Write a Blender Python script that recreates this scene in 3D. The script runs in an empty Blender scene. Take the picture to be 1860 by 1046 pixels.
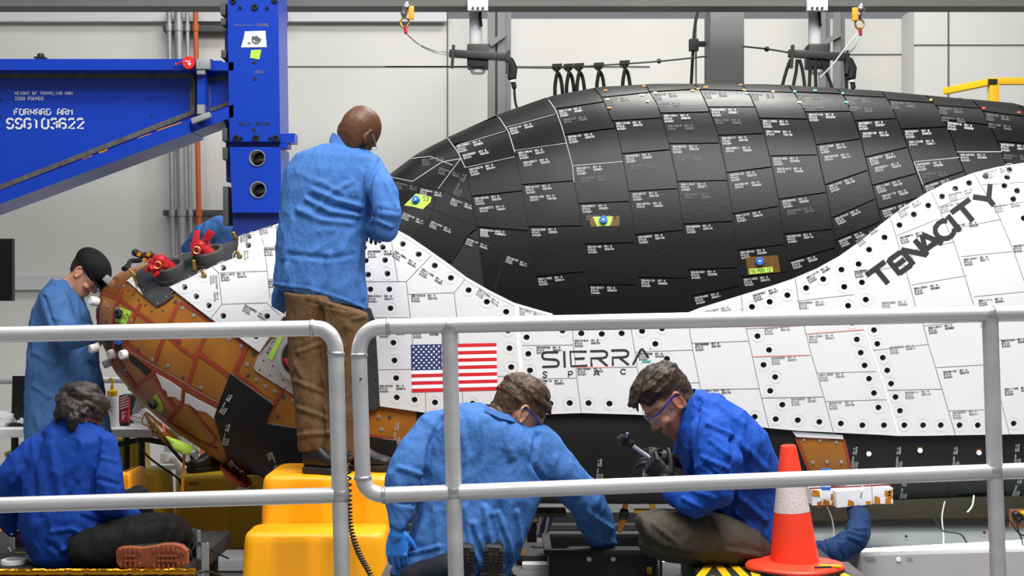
import bpy, bmesh, math, random
import numpy as np
from mathutils import Vector, Matrix, noise
from mathutils.bvhtree import BVHTree
from mathutils.geometry import delaunay_2d_cdt

random.seed(7)
scene = bpy.context.scene
COL = scene.collection
F = 2600.0            # focal length in pixels of the 1860-wide frame
CZ = 1.55             # camera height

# ---------------------------------------------------------------- camera, world, lights, exposure
cam = bpy.data.cameras.new('camera')
cam.sensor_width = 36.0
cam.lens = F * 36.0 / 1860.0
cam.clip_end = 200
camo = bpy.data.objects.new('camera', cam)
camo.location = (0, 0, CZ)
camo.rotation_euler = (math.pi / 2, 0, 0)
COL.objects.link(camo)
scene.camera = camo

w = bpy.data.worlds.new('hall_ambience')
scene.world = w
w.use_nodes = True
w.node_tree.nodes['Background'].inputs[0].default_value = (0.93, 0.96, 1.0, 1)
w.node_tree.nodes['Background'].inputs[1].default_value = 0.20

def area(name, loc, target, sx, sy, power, col=(1, 0.98, 0.95)):
    l = bpy.data.lights.new(name, 'AREA')
    l.shape = 'RECTANGLE'; l.size = sx; l.size_y = sy; l.energy = power; l.color = col
    o = bpy.data.objects.new(name, l)
    o.location = loc
    d = Vector(target) - Vector(loc)
    o.rotation_euler = d.to_track_quat('-Z', 'Y').to_euler()
    COL.objects.link(o)
    return o
area('ceiling_light_bank', (1.2, 4.6, 6.4), (1.0, 7.2, 1.5), 5.0, 0.9, 270)
area('ceiling_light_bank', (-3.4, 5.2, 6.4), (-1.8, 7.6, 1.2), 3.0, 0.9, 90)
area('ceiling_light_bank', (0.5, 9.6, 6.6), (0.2, 12.4, 1.6), 8.0, 0.8, 130)
area('ceiling_light_bank', (1.2, 3.0, 6.0), (0.3, 5.3, 0.6), 4.6, 1.2, 310)
area('ceiling_light_bank', (1.5, 9.4, 6.2), (1.1, 7.7, 2.4), 1.8, 0.45, 170)
scene.view_settings.view_transform = 'Standard'
scene.view_settings.look = 'None'
scene.view_settings.gamma = 1.0
scene.view_settings.exposure = 0.27

# ---------------------------------------------------------------- small helpers
def P(px, py, d):
    return Vector(((px - 930.0) / F * d, d, CZ - (py - 523.0) / F * d))

def lin(c):
    c = c / 255.0
    return c / 12.92 if c <= 0.04045 else ((c + 0.055) / 1.055) ** 2.4

def rgb(r, g, b):
    return (lin(r), lin(g), lin(b), 1.0)

def mat(name, col, rough=0.6, metal=0.0, bump=0.0, bscale=200.0, var=0.0, vscale=8.0, spec=0.5,
        coat=0.0, emit=None, alpha=1.0, trans=0.0, stretch=None, attr=None, dist=0.002, col2=None):
    m = bpy.data.materials.new(name)
    m.use_nodes = True
    nt = m.node_tree
    b = nt.nodes['Principled BSDF']
    b.inputs['Base Color'].default_value = col
    b.inputs['Roughness'].default_value = rough
    b.inputs['Metallic'].default_value = metal
    b.inputs['Specular IOR Level'].default_value = spec
    b.inputs['Coat Weight'].default_value = coat
    b.inputs['Alpha'].default_value = alpha
    b.inputs['Transmission Weight'].default_value = trans
    tc = nt.nodes.new('ShaderNodeTexCoord')
    mp = nt.nodes.new('ShaderNodeMapping')
    nt.links.new(tc.outputs['Object'], mp.inputs['Vector'])
    if stretch:
        mp.inputs['Scale'].default_value = stretch
    src = None
    if attr:
        a = nt.nodes.new('ShaderNodeVertexColor'); a.layer_name = attr
        src = a.outputs['Color']
    if var > 0:
        n = nt.nodes.new('ShaderNodeTexNoise')
        n.inputs['Scale'].default_value = vscale
        n.inputs['Detail'].default_value = 5
        nt.links.new(mp.outputs['Vector'], n.inputs['Vector'])
        r = nt.nodes.new('ShaderNodeMapRange')
        r.inputs['From Min'].default_value = 0.3; r.inputs['From Max'].default_value = 0.7
        r.inputs['To Min'].default_value = 0.0; r.inputs['To Max'].default_value = 1.0
        nt.links.new(n.outputs['Fac'], r.inputs['Value'])
        mx = nt.nodes.new('ShaderNodeMix'); mx.data_type = 'RGBA'
        nt.links.new(r.outputs['Result'], mx.inputs['Factor'])
        if col2 is not None:
            mx.inputs['A'].default_value = col; mx.inputs['B'].default_value = col2
        elif src is not None:
            mx.blend_type = 'MULTIPLY'
            nt.links.new(src, mx.inputs['A'])
            k = 1 - var
            mx.inputs['B'].default_value = (k, k, k, 1)
        else:
            mx.inputs['A'].default_value = tuple(min(1, c * (1 + var)) for c in col[:3]) + (1,)
            mx.inputs['B'].default_value = tuple(c * (1 - var) for c in col[:3]) + (1,)
        src = mx.outputs['Result']
    if src is not None:
        nt.links.new(src, b.inputs['Base Color'])
    if bump > 0:
        n2 = nt.nodes.new('ShaderNodeTexNoise')
        n2.inputs['Scale'].default_value = bscale
        n2.inputs['Detail'].default_value = 4
        nt.links.new(mp.outputs['Vector'], n2.inputs['Vector'])
        bp = nt.nodes.new('ShaderNodeBump')
        bp.inputs['Strength'].default_value = bump
        bp.inputs['Distance'].default_value = dist
        nt.links.new(n2.outputs['Fac'], bp.inputs['Height'])
        nt.links.new(bp.outputs['Normal'], b.inputs['Normal'])
    if emit:
        b.inputs['Emission Color'].default_value = emit[0]
        b.inputs['Emission Strength'].default_value = emit[1]
    return m

def finish(name, me, mats, parent=None, smooth=True, sharp=None):
    for m in (mats if isinstance(mats, (list, tuple)) else [mats]):
        me.materials.append(m)
    if smooth:
        me.polygons.foreach_set('use_smooth', [True] * len(me.polygons))
        if sharp:
            try:
                me.set_sharp_from_angle(angle=math.radians(sharp))
            except Exception:
                pass
    me.name = name
    o = bpy.data.objects.new(name, me)
    COL.objects.link(o)
    if parent is not None:
        o.parent = parent
        o.matrix_parent_inverse = Matrix.Translation(-parent.location)
    return o

class MB:
    """collects shapes, then links them as one mesh object"""
    def __init__(self):
        self.bm = bmesh.new()
        self.mi = 0
    def _face(self, vs):
        try:
            f = self.bm.faces.new(vs)
            f.material_index = self.mi
            return f
        except ValueError:
            return None
    def box(self, c, s, rot=None, bevel=0.0):
        M = Matrix.Translation(Vector(c)) @ (rot.to_4x4() if rot else Matrix.Identity(4)) @ Matrix.Diagonal((s[0], s[1], s[2], 1))
        r = bmesh.ops.create_cube(self.bm, size=1.0, matrix=M)
        vs = r['verts']
        fs = {f for v in vs for f in v.link_faces}
        for f in fs: f.material_index = self.mi
        if bevel:
            es = list({e for v in vs for e in v.link_edges})
            r = bmesh.ops.bevel(self.bm, geom=es, offset=bevel, segments=2, affect='EDGES', profile=0.7)
            for f in r['faces']: f.material_index = self.mi
        return self
    def bar(self, a, b, w, h, up=(0, 0, 1), bevel=0.0):
        a, b = Vector(a), Vector(b)
        x = (b - a).normalized(); y = Vector(up).cross(x).normalized(); z = x.cross(y)
        R = Matrix((x, y, z)).transposed()
        return self.box((a + b) / 2, ((b - a).length, w, h), R, bevel)
    def ball(self, c, r, rot=None, u=16, v=10):
        r = r if isinstance(r, (tuple, list)) else (r, r, r)
        M = Matrix.Translation(Vector(c)) @ (rot.to_4x4() if rot else Matrix.Identity(4)) @ Matrix.Diagonal((r[0], r[1], r[2], 1))
        q = bmesh.ops.create_uvsphere(self.bm, u_segments=u, v_segments=v, radius=1.0, matrix=M)
        for f in {f for vv in q['verts'] for f in vv.link_faces}: f.material_index = self.mi
        return self
    def rings(self, rings, caps=True, closed=False):
        vr = [[self.bm.verts.new(p) for p in r] for r in rings]
        n = len(vr[0])
        pairs = list(zip(vr[:-1], vr[1:]))
        if closed: pairs.append((vr[-1], vr[0]))
        for A, B in pairs:
            for i in range(n):
                self._face((A[i], A[(i + 1) % n], B[(i + 1) % n], B[i]))
        if caps and not closed:
            self._face(list(reversed(vr[0]))); self._face(vr[-1])
        return self
    def tube(self, pts, r, n=12, ry=None, caps=True, closed=False, up=None):
        pts = [Vector(p) for p in pts]
        k = len(pts)
        rs = r if isinstance(r, (list, tuple)) else [r] * k
        rys = (ry if isinstance(ry, (list, tuple)) else [ry] * k) if ry else rs
        out = []; prev = None
        for i, p in enumerate(pts):
            if closed:
                t = pts[(i + 1) % k] - pts[i - 1]
            else:
                t = pts[min(i + 1, k - 1)] - pts[max(i - 1, 0)]
            if t.length < 1e-9: t = Vector((0, 0, 1))
            t.normalize()
            if prev is None:
                u = Vector(up) if up else (Vector((0, 1, 0)) if abs(t.y) < 0.9 else Vector((0, 0, 1)))
            else:
                u = prev
            u = (u - t * u.dot(t))
            if u.length < 1e-6: u = t.orthogonal()
            u.normalize(); v = t.cross(u); prev = u
            out.append([p + u * (math.cos(a) * rys[i]) + v * (math.sin(a) * rs[i]) for a in [2 * math.pi * j / n for j in range(n)]])
        return self.rings(out, caps, closed)
    def limb(self, pts, r, n=14, ry=None):
        """tapered tube with round ends"""
        self.tube(pts, r, n, ry)
        rs = r if isinstance(r, (list, tuple)) else [r] * len(pts)
        self.ball(pts[0], rs[0], u=14, v=8); self.ball(pts[-1], rs[-1], u=14, v=8)
        return self
    def loft(self, secs, n=20, e=2.3, caps=True):
        """sections (x0,y0,x1,y1,depth,thickness): edge pixels of a slice, where its middle stands and how thick it is"""
        out = []
        for (x0, y0, x1, y1, d, th) in secs:
            a, b = P(x0, y0, d), P(x1, y1, d)
            c = (a + b) / 2; A = (b - a) / 2; B = Vector((0, th / 2, 0))
            ring = []
            for j in range(n):
                t = 2 * math.pi * j / n
                cs, sn = math.cos(t), math.sin(t)
                ring.append(c + A * (math.copysign(abs(cs) ** (2 / e), cs)) + B * (math.copysign(abs(sn) ** (2 / e), sn)))
            out.append(ring)
        return self.rings(out, caps)
    def lathe(self, c, prof, n=24, axis=(0, 0, 1), caps=True):
        ax = Vector(axis).normalized(); u = ax.orthogonal().normalized(); v = ax.cross(u)
        out = [[Vector(c) + ax * h + (u * math.cos(2 * math.pi * j / n) + v * math.sin(2 * math.pi * j / n)) * max(r, 1e-5) for j in range(n)] for r, h in prof]
        return self.rings(out, caps)
    def prism(self, pts, ext):
        """closed outline of world points pushed along ext"""
        pts = [Vector(p) for p in pts]; ext = Vector(ext)
        a = [self.bm.verts.new(p) for p in pts]; b = [self.bm.verts.new(p + ext) for p in pts]
        self._face(list(reversed(a))); self._face(b)
        n = len(a)
        for i in range(n): self._face((a[i], a[(i + 1) % n], b[(i + 1) % n], b[i]))
        return self
    def quad(self, *pts):
        self._face([self.bm.verts.new(p) for p in pts]); return self
    def ribbon(self, pts, wid, fn):
        """strip of width wid (pixels) along a pixel polyline; fn maps a pixel to the surface"""
        n = len(pts)
        L, R = [], []
        for i in range(n):
            x0, y0 = pts[max(i - 1, 0)]; x1, y1 = pts[min(i + 1, n - 1)]
            dx, dy = x1 - x0, y1 - y0
            l = math.hypot(dx, dy) or 1.0
            nx, ny = -dy / l * wid / 2, dx / l * wid / 2
            L.append(self.bm.verts.new(fn(pts[i][0] + nx, pts[i][1] + ny)))
            R.append(self.bm.verts.new(fn(pts[i][0] - nx, pts[i][1] - ny)))
        for i in range(n - 1):
            self._face((R[i], R[i + 1], L[i + 1], L[i]))
        return self
    def build(self, name, mats, parent=None, smooth=True, sharp=35, recalc=True):
        if recalc: bmesh.ops.recalc_face_normals(self.bm, faces=self.bm.faces[:])
        me = bpy.data.meshes.new(name)
        self.bm.to_mesh(me); self.bm.free()
        return finish(name, me, mats, parent, smooth, sharp)

def dens(pts, step=10.0):
    out = [tuple(pts[0])]
    for (x0, y0), (x1, y1) in zip(pts[:-1], pts[1:]):
        k = max(1, int(math.hypot(x1 - x0, y1 - y0) / step))
        for i in range(1, k + 1):
            out.append((x0 + (x1 - x0) * i / k, y0 + (y1 - y0) * i / k))
    return out

def smoothline(pts, k=6):
    """Catmull-Rom through the points"""
    pts = [Vector(p) for p in pts]
    out = []
    for i in range(len(pts) - 1):
        p0 = pts[max(i - 1, 0)]; p1 = pts[i]; p2 = pts[i + 1]; p3 = pts[min(i + 2, len(pts) - 1)]
        for j in range(k):
            t = j / k
            out.append(0.5 * ((2 * p1) + (p2 - p0) * t + (2 * p0 - 5 * p1 + 4 * p2 - p3) * t * t + (3 * p1 - p0 - 3 * p2 + p3) * t ** 3))
    out.append(pts[-1])
    return out

def tag(o, label, cat, group=None):
    o['label'] = label; o['category'] = cat
    if group: o['group'] = group
    return o

def struct(o):
    o['kind'] = 'structure'; return o

def thing(name, label, cat, loc=(0, 0, 0), group=None):
    o = bpy.data.objects.new(name, None)
    o.empty_display_size = 0.1
    COL.objects.link(o); o.location = loc
    return tag(o, label, cat, group)

# ---------------------------------------------------------------- stroke lettering
GL = {
 'A': '0,0 0,4 1,6 3,6 4,4 4,0;0,2.5 4,2.5', 'B': '0,0 0,6 3,6 4,5 4,4 3,3.2 0,3.2;3,3.2 4,2.4 4,1 3,0 0,0', 'C': '4,5 3,6 1,6 0,5 0,1 1,0 3,0 4,1',
 'D': '0,0 0,6 2.6,6 4,4.6 4,1.4 2.6,0 0,0', 'E': '4,6 0,6 0,0 4,0;0,3.1 3,3.1', 'F': '4,6 0,6 0,0;0,3.1 3,3.1', 'G': '4,5 3,6 1,6 0,5 0,1 1,0 3,0 4,1 4,2.8 2.3,2.8',
 'H': '0,0 0,6;4,0 4,6;0,3.1 4,3.1', 'I': '2,0 2,6', 'K': '0,0 0,6;4,6 0,2.8;1.3,3.8 4,0', 'L': '0,6 0,0 4,0', 'M': '0,0 0,6 2,3 4,6 4,0', 'N': '0,0 0,6 4,0 4,6',
 'O': '1,0 0,1 0,5 1,6 3,6 4,5 4,1 3,0 1,0', 'P': '0,0 0,6 3,6 4,5 4,3.8 3,2.8 0,2.8', 'R': '0,0 0,6 3,6 4,5 4,3.8 3,2.9 0,2.9;2,2.9 4,0', 'S': '4,5 3,6 1,6 0,5 0,4 1,3.1 3,2.9 4,2 4,1 3,0 1,0 0,1',
 'T': '0,6 4,6;2,6 2,0', 'U': '0,6 0,1 1,0 3,0 4,1 4,6', 'V': '0,6 2,0 4,6', 'W': '0,6 0.8,0 2,4 3.2,0 4,6', 'X': '0,0 4,6;0,6 4,0', 'Y': '0,6 2,3 4,6;2,3 2,0', 'Z': '0,6 4,6 0,0 4,0',
 '0': '1,0 0,1 0,5 1,6 3,6 4,5 4,1 3,0 1,0', '1': '0.8,5 2,6 2,0', '2': '0,5 1,6 3,6 4,5 4,3.8 0,0 4,0', '3': '0,5 1,6 3,6 4,5 4,4 3,3.1 1.5,3.1;3,3.1 4,2 4,1 3,0 1,0 0,1', '4': '3,0 3,6 0,2 4,2',
 '5': '4,6 0,6 0,3.4 3,3.4 4,2.4 4,1 3,0 0,0', '6': '4,5 3,6 1,6 0,5 0,1 1,0 3,0 4,1 4,2.4 3,3.2 0,3.2', '7': '0,6 4,6 1.5,0', '8': '1,3.1 0,4 0,5 1,6 3,6 4,5 4,4 3,3.1 1,3.1 0,2 0,1 1,0 3,0 4,1 4,2 3,3.1', '9': '4,2.8 1,2.8 0,3.8 0,5 1,6 3,6 4,5 4,1 3,0 0,0.4',
 '.': '1.8,0 2.3,0', '-': '0.5,3 3.5,3', ' ': '',
}
def glyph(ch):
    return [[tuple(float(v) for v in q.split(',')) for q in s.split()] for s in GL.get(ch, '').split(';') if s]

def text(mb, s, origin, right, up, wid, fn, adv=5.6, gaps=False):
    """stroke letters: origin px of the baseline, right/up px vectors for ONE font unit (a letter is 4 x 6 units)"""
    x = 0.0
    for ch in s:
        for st in glyph(ch):
            pl = [(origin[0] + right[0] * (x + a) + up[0] * b, origin[1] + right[1] * (x + a) + up[1] * b) for a, b in st]
            if gaps and len(pl) > 2:
                pl = pl[:]
                k = len(pl) // 2
                q0, q1 = pl[:k + 1], pl[k:]
                for q, end in ((q0, -1), (q1, 0)):
                    nb = q[-2] if end == -1 else q[1]
                    d = math.hypot(q[end][0] - nb[0], q[end][1] - nb[1]) or 1
                    t = min(0.45, wid * 0.7 / d)
                    q[end] = (q[end][0] + (nb[0] - q[end][0]) * t, q[end][1] + (nb[1] - q[end][1]) * t)
                    mb.ribbon(q, wid, fn)
            else:
                mb.ribbon(pl, wid, fn)
        x += adv

# ---------------------------------------------------------------- materials
M = {}
M['wall'] = mat('painted_wall', rgb(200, 200, 196), 0.75, var=0.035, vscale=1.3, bump=0.05, bscale=40)
M['wall_upper'] = mat('upper_wall', rgb(196, 197, 198), 0.8, var=0.05, vscale=2.0)
M['groove'] = mat('panel_joint', rgb(96, 96, 93), 0.9)
M['floor'] = mat('sealed_floor', rgb(150, 150, 150), 0.45, var=0.06, vscale=2.0)
M['steel'] = mat('painted_steel', rgb(96, 98, 96), 0.6, var=0.10, vscale=3.0)
M['pillar'] = mat('grey_column_paint', rgb(112, 113, 113), 0.6, var=0.04, vscale=3)
M['galv'] = mat('galvanised_steel', rgb(150, 153, 156), 0.45, metal=0.4, var=0.1, vscale=12)
M['dark_galv'] = mat('dull_channel', rgb(70, 72, 74), 0.6, metal=0.3)
M['orange_pipe'] = mat('orange_conduit', rgb(176, 84, 36), 0.5)
M['alu'] = mat('aluminium_pipe', rgb(214, 214, 216), 0.36, metal=0.45, var=0.12, vscale=16, bump=0.25, bscale=70, stretch=(0.12, 1, 1))
M['weld'] = mat('weld_bead', rgb(190, 190, 192), 0.35, metal=0.8, bump=0.4, bscale=120)
M['yellow'] = mat('yellow_plastic', rgb(250, 168, 6), 0.42, var=0.03, vscale=6, bump=0.05, bscale=300)
M['yellow_far'] = mat('dull_yellow_plastic', rgb(214, 176, 22), 0.5, var=0.05, vscale=6)
M['yellow_rail'] = mat('yellow_rail_paint', rgb(236, 186, 20), 0.4)
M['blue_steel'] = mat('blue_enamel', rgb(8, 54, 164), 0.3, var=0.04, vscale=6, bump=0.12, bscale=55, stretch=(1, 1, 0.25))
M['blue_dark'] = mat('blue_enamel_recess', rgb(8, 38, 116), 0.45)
M['caulk'] = mat('weld_seam', rgb(92, 90, 86), 0.55, metal=0.4, bump=0.6, bscale=60, var=0.3, vscale=30)
M['black'] = mat('black_plastic', rgb(18, 18, 19), 0.45)
M['rubber'] = mat('black_rubber', rgb(22, 22, 23), 0.7, bump=0.1, bscale=200)
M['screen'] = mat('dark_screen', rgb(6, 6, 7), 0.25)
M['white'] = mat('white_paint', rgb(238, 238, 238), 0.5)
M['white_ink'] = mat('white_ink', rgb(205, 207, 209), 0.8)
M['tile_ink'] = mat('tile_ink', rgb(168, 170, 172), 0.8)
M['faint_ink'] = mat('faint_ink', rgb(88, 90, 92), 0.8)
M['black_ink'] = mat('black_ink', rgb(24, 24, 26), 0.7)
M['grey_ink'] = mat('worn_ink', rgb(118, 118, 120), 0.8)
M['red'] = mat('red_fabric', rgb(178, 16, 28), 0.55, var=0.2, vscale=30, bump=0.3, bscale=60)
M['red_decal'] = mat('red_decal', rgb(200, 24, 36), 0.5)
M['blue_decal'] = mat('navy_decal', rgb(28, 44, 98), 0.5)
M['white_decal'] = mat('white_decal', rgb(232, 240, 246), 0.5)
M['teal'] = mat('teal_decal', rgb(52, 160, 148), 0.5)
M['brass'] = mat('brass', rgb(186, 148, 84), 0.35, metal=0.8)
M['chrome'] = mat('chrome', rgb(210, 212, 215), 0.18, metal=1.0)
M['tile_black'] = mat('black_tile', rgb(26, 26, 27), 0.40, bump=0.5, bscale=110, dist=0.0014, attr='tone', var=0.12, vscale=10, spec=0.22)
M['tile_gap'] = mat('tile_gap', rgb(8, 8, 8), 0.9)
M['tile_black_lower'] = mat('lower_black_tile', rgb(20, 20, 21), 0.5, spec=.3, bump=0.25, bscale=120, dist=0.001, var=0.15, vscale=4)
M['seam_white'] = mat('white_gap_filler', rgb(150, 152, 154), 0.8)
M['tile_white'] = mat('white_tile', rgb(208, 209, 211), 0.55, var=0.015, vscale=6)
M['seam_grey'] = mat('tile_joint', rgb(120, 120, 122), 0.9)
M['ring_grey'] = mat('plug_ring', rgb(205, 206, 208), 0.8)
M['pink_mark'] = mat('pink_marker', rgb(226, 150, 140), 0.8)
M['filler'] = mat('felt_filler', rgb(224, 224, 222), 0.95, bump=0.7, bscale=90, var=0.06, vscale=60)
M['composite'] = mat('amber_composite', rgb(134, 82, 20), 0.38, var=1.0, vscale=5.0, col2=rgb(160, 102, 30), bump=0.08, bscale=400)
M['composite_dark'] = mat('brown_composite', rgb(120, 72, 30), 0.3, var=0.15, vscale=8)
M['red_tape'] = mat('rust_red_filler', rgb(138, 48, 24), 0.6, var=0.12, vscale=40)
M['kapton'] = mat('amber_tape', rgb(188, 116, 20), 0.3, var=0.15, vscale=40)
M['kapton_dark'] = mat('dark_amber_tape', rgb(92, 62, 16), 0.3, var=0.2, vscale=30)
M['green_tape'] = mat('lime_tape', rgb(170, 205, 70), 0.55, var=0.08, vscale=60)
M['green_vivid'] = mat('green_tape', rgb(62, 178, 60), 0.5)
M['puck_blue'] = mat('blue_puck', rgb(30, 106, 200), 0.35)
M['panel_dark'] = mat('graphite_panel', rgb(66, 67, 69), 0.38, metal=0.25, var=0.06, vscale=8)
M['pad_grey'] = mat('charcoal_foam', rgb(70, 69, 67), 0.85, bump=0.3, bscale=200)
M['alloy'] = mat('bare_alloy_plate', rgb(186, 184, 178), 0.4, metal=0.5, var=0.05, vscale=20)
M['foil'] = mat('gold_foil', rgb(190, 130, 30), 0.22, metal=1.0, bump=1.0, bscale=22, dist=0.01)
M['clear'] = mat('clear_plastic', (0.9, 0.93, 0.95, 1), 0.12, trans=0.85, alpha=0.45)
M['lens'] = mat('clear_lens', (0.9, 0.94, 1.0, 1), 0.05, alpha=0.12)
M['frame_blue'] = mat('blue_frame', rgb(26, 50, 150), 0.3)
M['cone'] = mat('orange_cone', rgb(255, 66, 36), 0.5, var=0.04, vscale=8)
M['cone_band'] = mat('reflective_band', rgb(222, 208, 208), 0.4, bump=0.8, bscale=160, var=0.08, vscale=90)
M['bag'] = mat('wrinkled_poly', (0.86, 0.88, 0.9, 1), 0.2, alpha=0.4, bump=1.0, bscale=30, dist=0.01)
M['tube_light'] = mat('fluorescent_tube', (1, 1, 1, 1), 0.5, emit=((0.88, 0.97, 1.0, 1), 9.0))
M['deck'] = mat('deck_tread', rgb(74, 74, 74), 0.6, var=0.15, vscale=8, bump=0.3, bscale=60)
M['sheet'] = mat('grey_sheet_metal', rgb(170, 176, 178), 0.5, metal=0.35, var=0.06, vscale=4)
M['panel_grey'] = mat('grey_cabinet_paint', rgb(168, 168, 168), 0.55, var=0.03, vscale=5)
M['olive'] = mat('olive_beam_paint', rgb(116, 108, 82), 0.6, var=0.05, vscale=6)
M['card'] = mat('white_foam_board', rgb(232, 234, 238), 0.7)
# ================================================================ THE HALL
WD = 12.5
def wx(px): return (px - 930) / F * WD
def wz(py): return CZ - (py - 523) / F * WD
b = MB()
b.box((0, WD + 0.15, 1.6), (16, 0.3, 4.6))
struct(b.build('wall_back', [M['wall']]))
b = MB()       # upper band set back above the panels
b.box((wx(400), WD + 0.02 - 0.02, wz(20)), (wx(812) - wx(-300), 0.05, 0.001))
b.bm.clear()
for (y, x0, x1) in ((121, 503, 936), (100, 1500, 2100)):
    b.box(((wx(x0) + wx(x1)) / 2, WD - 0.004, wz(y - (0 if x0 < 1000 else 1))), (wx(x1) - wx(x0), 0.012, 0.008))
for (x, y0, y1) in ((813, 20, 760), (1699, 25, 300)):
    b.box((wx(x), WD - 0.004, (wz(y0) + wz(y1)) / 2), (0.010, 0.012, wz(y0) - wz(y1)))
b.box(((wx(700) + wx(1180)) / 2, WD - 0.004, wz(121)), (wx(1180) - wx(700), 0.012, 0.008))
struct(b.build('trim_1', M['groove'], smooth=False))
b = MB()
b.box(((wx(-400) + wx(812)) / 2, WD - 0.06, wz(-60) / 2 + wz(42) / 2), (wx(812) - wx(-400), 0.06, wz(-60) - wz(42)))
struct(b.build('trim_2', M['wall_upper'], smooth=False))
b = MB()
b.box((wx(-100), WD - 0.02, wz(513)), (wx(300) - wx(-700), 0.06, wz(500) - wz(526)))
struct(b.build('trim_3', M['wall_upper'], smooth=False))
b = MB()
b.box((0, 7.0, -0.02), (18, 14, 0.04))
struct(b.build('floor', M['floor'], smooth=False))
# projecting white enclosure on the right of the back wall
b = MB()
b.box(((wx(1637) + wx(2100)) / 2, WD - 0.2, (wz(30) + 0) / 2), (wx(2100) - wx(1637), 0.4, wz(30)), bevel=0.02)
struct(b.build('wall_right', M['wall']))
b = MB()
b.box(((wx(1637) + wx(2100)) / 2, WD - 0.402, wz(96)), (wx(2100) - wx(1637), 0.012, 0.009))
b.box((wx(1697), WD - 0.402, (wz(30) + wz(400)) / 2), (0.012, 0.012, wz(30) - wz(400)))
struct(b.build('trim_4', M['groove'], smooth=False))
# overhead beam and grey pillar
b = MB()
z1 = CZ + (523 - 22) / F * 9.5
b.box((0, 9.4, z1 + 0.015), (14, 0.2, 0.03)); b.box((0, 9.4, z1 + 0.22), (14, 0.05, 0.40)); b.box((0, 9.4, z1 + 0.42), (14, 0.2, 0.03))
o = struct(b.build('ceiling_beam', M['steel'], smooth=False))
b = MB()
x0, x1 = P(1290, 0, 10.4).x, P(1351, 0, 10.4).x
b.box(((x0 + x1) / 2, 10.4, 1.8), (x1 - x0, 0.03, 3.6)); b.box(((x0 + x1) / 2, 10.7, 1.8), (x1 - x0, 0.03, 3.6)); b.box((x0 + .02, 10.55, 1.8), (0.03, 0.3, 3.6))
struct(b.build('pillar', M['pillar'], smooth=False))
# working deck that carries the railing and the crouching crew
b = MB()
b.box((0.425, 5.0, 0.42), (1.85, 1.5, 0.06)); b.box((0.4, 4.0, 0.42), (7.4, 0.6, 0.06))
for k in range(9): b.box((-0.4 + k * 0.2, 5.0, 0.449), (0.02, 1.5, 0.004))
for x in (-2.6, -.4, 1.2, 3.4):
    for y in (3.8, 4.2): b.box((x, y, 0.2), (0.06, 0.06, 0.4))
for x in (-.4, 1.2): b.box((x, 5.6, 0.2), (0.06, 0.06, 0.4))
struct(b.build('floor_platform', M['deck'], smooth=False))

# conduits on the back wall
g = 'conduits running up the back wall'
for nm, px0, r, m, lab in (('conduit_pipe', 309, 0.022, 'galv', 'thin leftmost grey conduit on the back wall'),
                       ('conduit_pipe', 326, 0.036, 'galv', 'thick grey conduit between thin grey one and orange pipe on wall'),
                       ('conduit_pipe', 342, 0.017, 'galv', 'thin grey conduit touching the right side of the thick one'),
                       ('orange_conduit_pipe', 357, 0.022, 'orange_pipe', 'orange pipe running up the back wall beside the blue column')):
    b = MB()
    a = P(px0 - 2, 15, WD - 0.18); c = P(px0 + 12, 700, WD - 0.18); c.z = 0
    b.tube([a, c], r, 12)
    for py in (57, 232, 388): b.lathe(a.lerp(c, (a.z - wz(py)) / a.z) - Vector((0, 0, .03)), [(r + .008, 0), (r + .008, .06)], 12)
    tag(b.build(nm, M[m]), lab, 'pipe', g)
for py in (57, 388):
    b = MB()
    b.box(((wx(303) + wx(430)) / 2, WD - 0.07, wz(py)), (wx(430) - wx(303), 0.14, 0.05), bevel=.006)
    tag(b.build('pipe_support_channel', M['dark_galv']), 'dark strut channel across the conduits, %s the blue arm' % ('above' if py == 57 else 'below'), 'bracket')
# small grey junction bits at top of the wall
b = MB(); b.box((wx(516), WD - .15, wz(34)), (0.1, .1, .07), bevel=.01)
tag(b.build('junction_box', M['dark_galv']), 'small grey junction box high on wall right of blue column', 'box')

# wall channels behind the hoist units
for (xs, lab) in (((898, 916), 'pair of grey strut uprights on wall behind the left black cable unit'), ((1497, 1524), 'pair of grey strut uprights on wall behind the right black cable unit')):
    b = MB()
    for x in xs:
        x0 = P(x, 0, 11.6).x
        b.box((x0, 11.6, 2.1), (0.012, 0.07, 4.2)); b.box((x0 - .03, 11.57, 2.1), (0.05, 0.012, 4.2)); b.box((x0 + .03, 11.63, 2.1), (.05, .012, 4.2))
    b.bar(P(xs[0] - 8, 82, 11.55), P(xs[1] + 2, 62, 11.55), .04, .05, up=(0, 1, 0))
    b.box(((P(xs[0], 0, 11.6).x + P(xs[1], 0, 11.6).x) / 2, 11.6, 0.05), (.34, .2, .1))
    tag(b.build('strut_upright', M['pillar'], smooth=False), lab, 'bracket')

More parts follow.
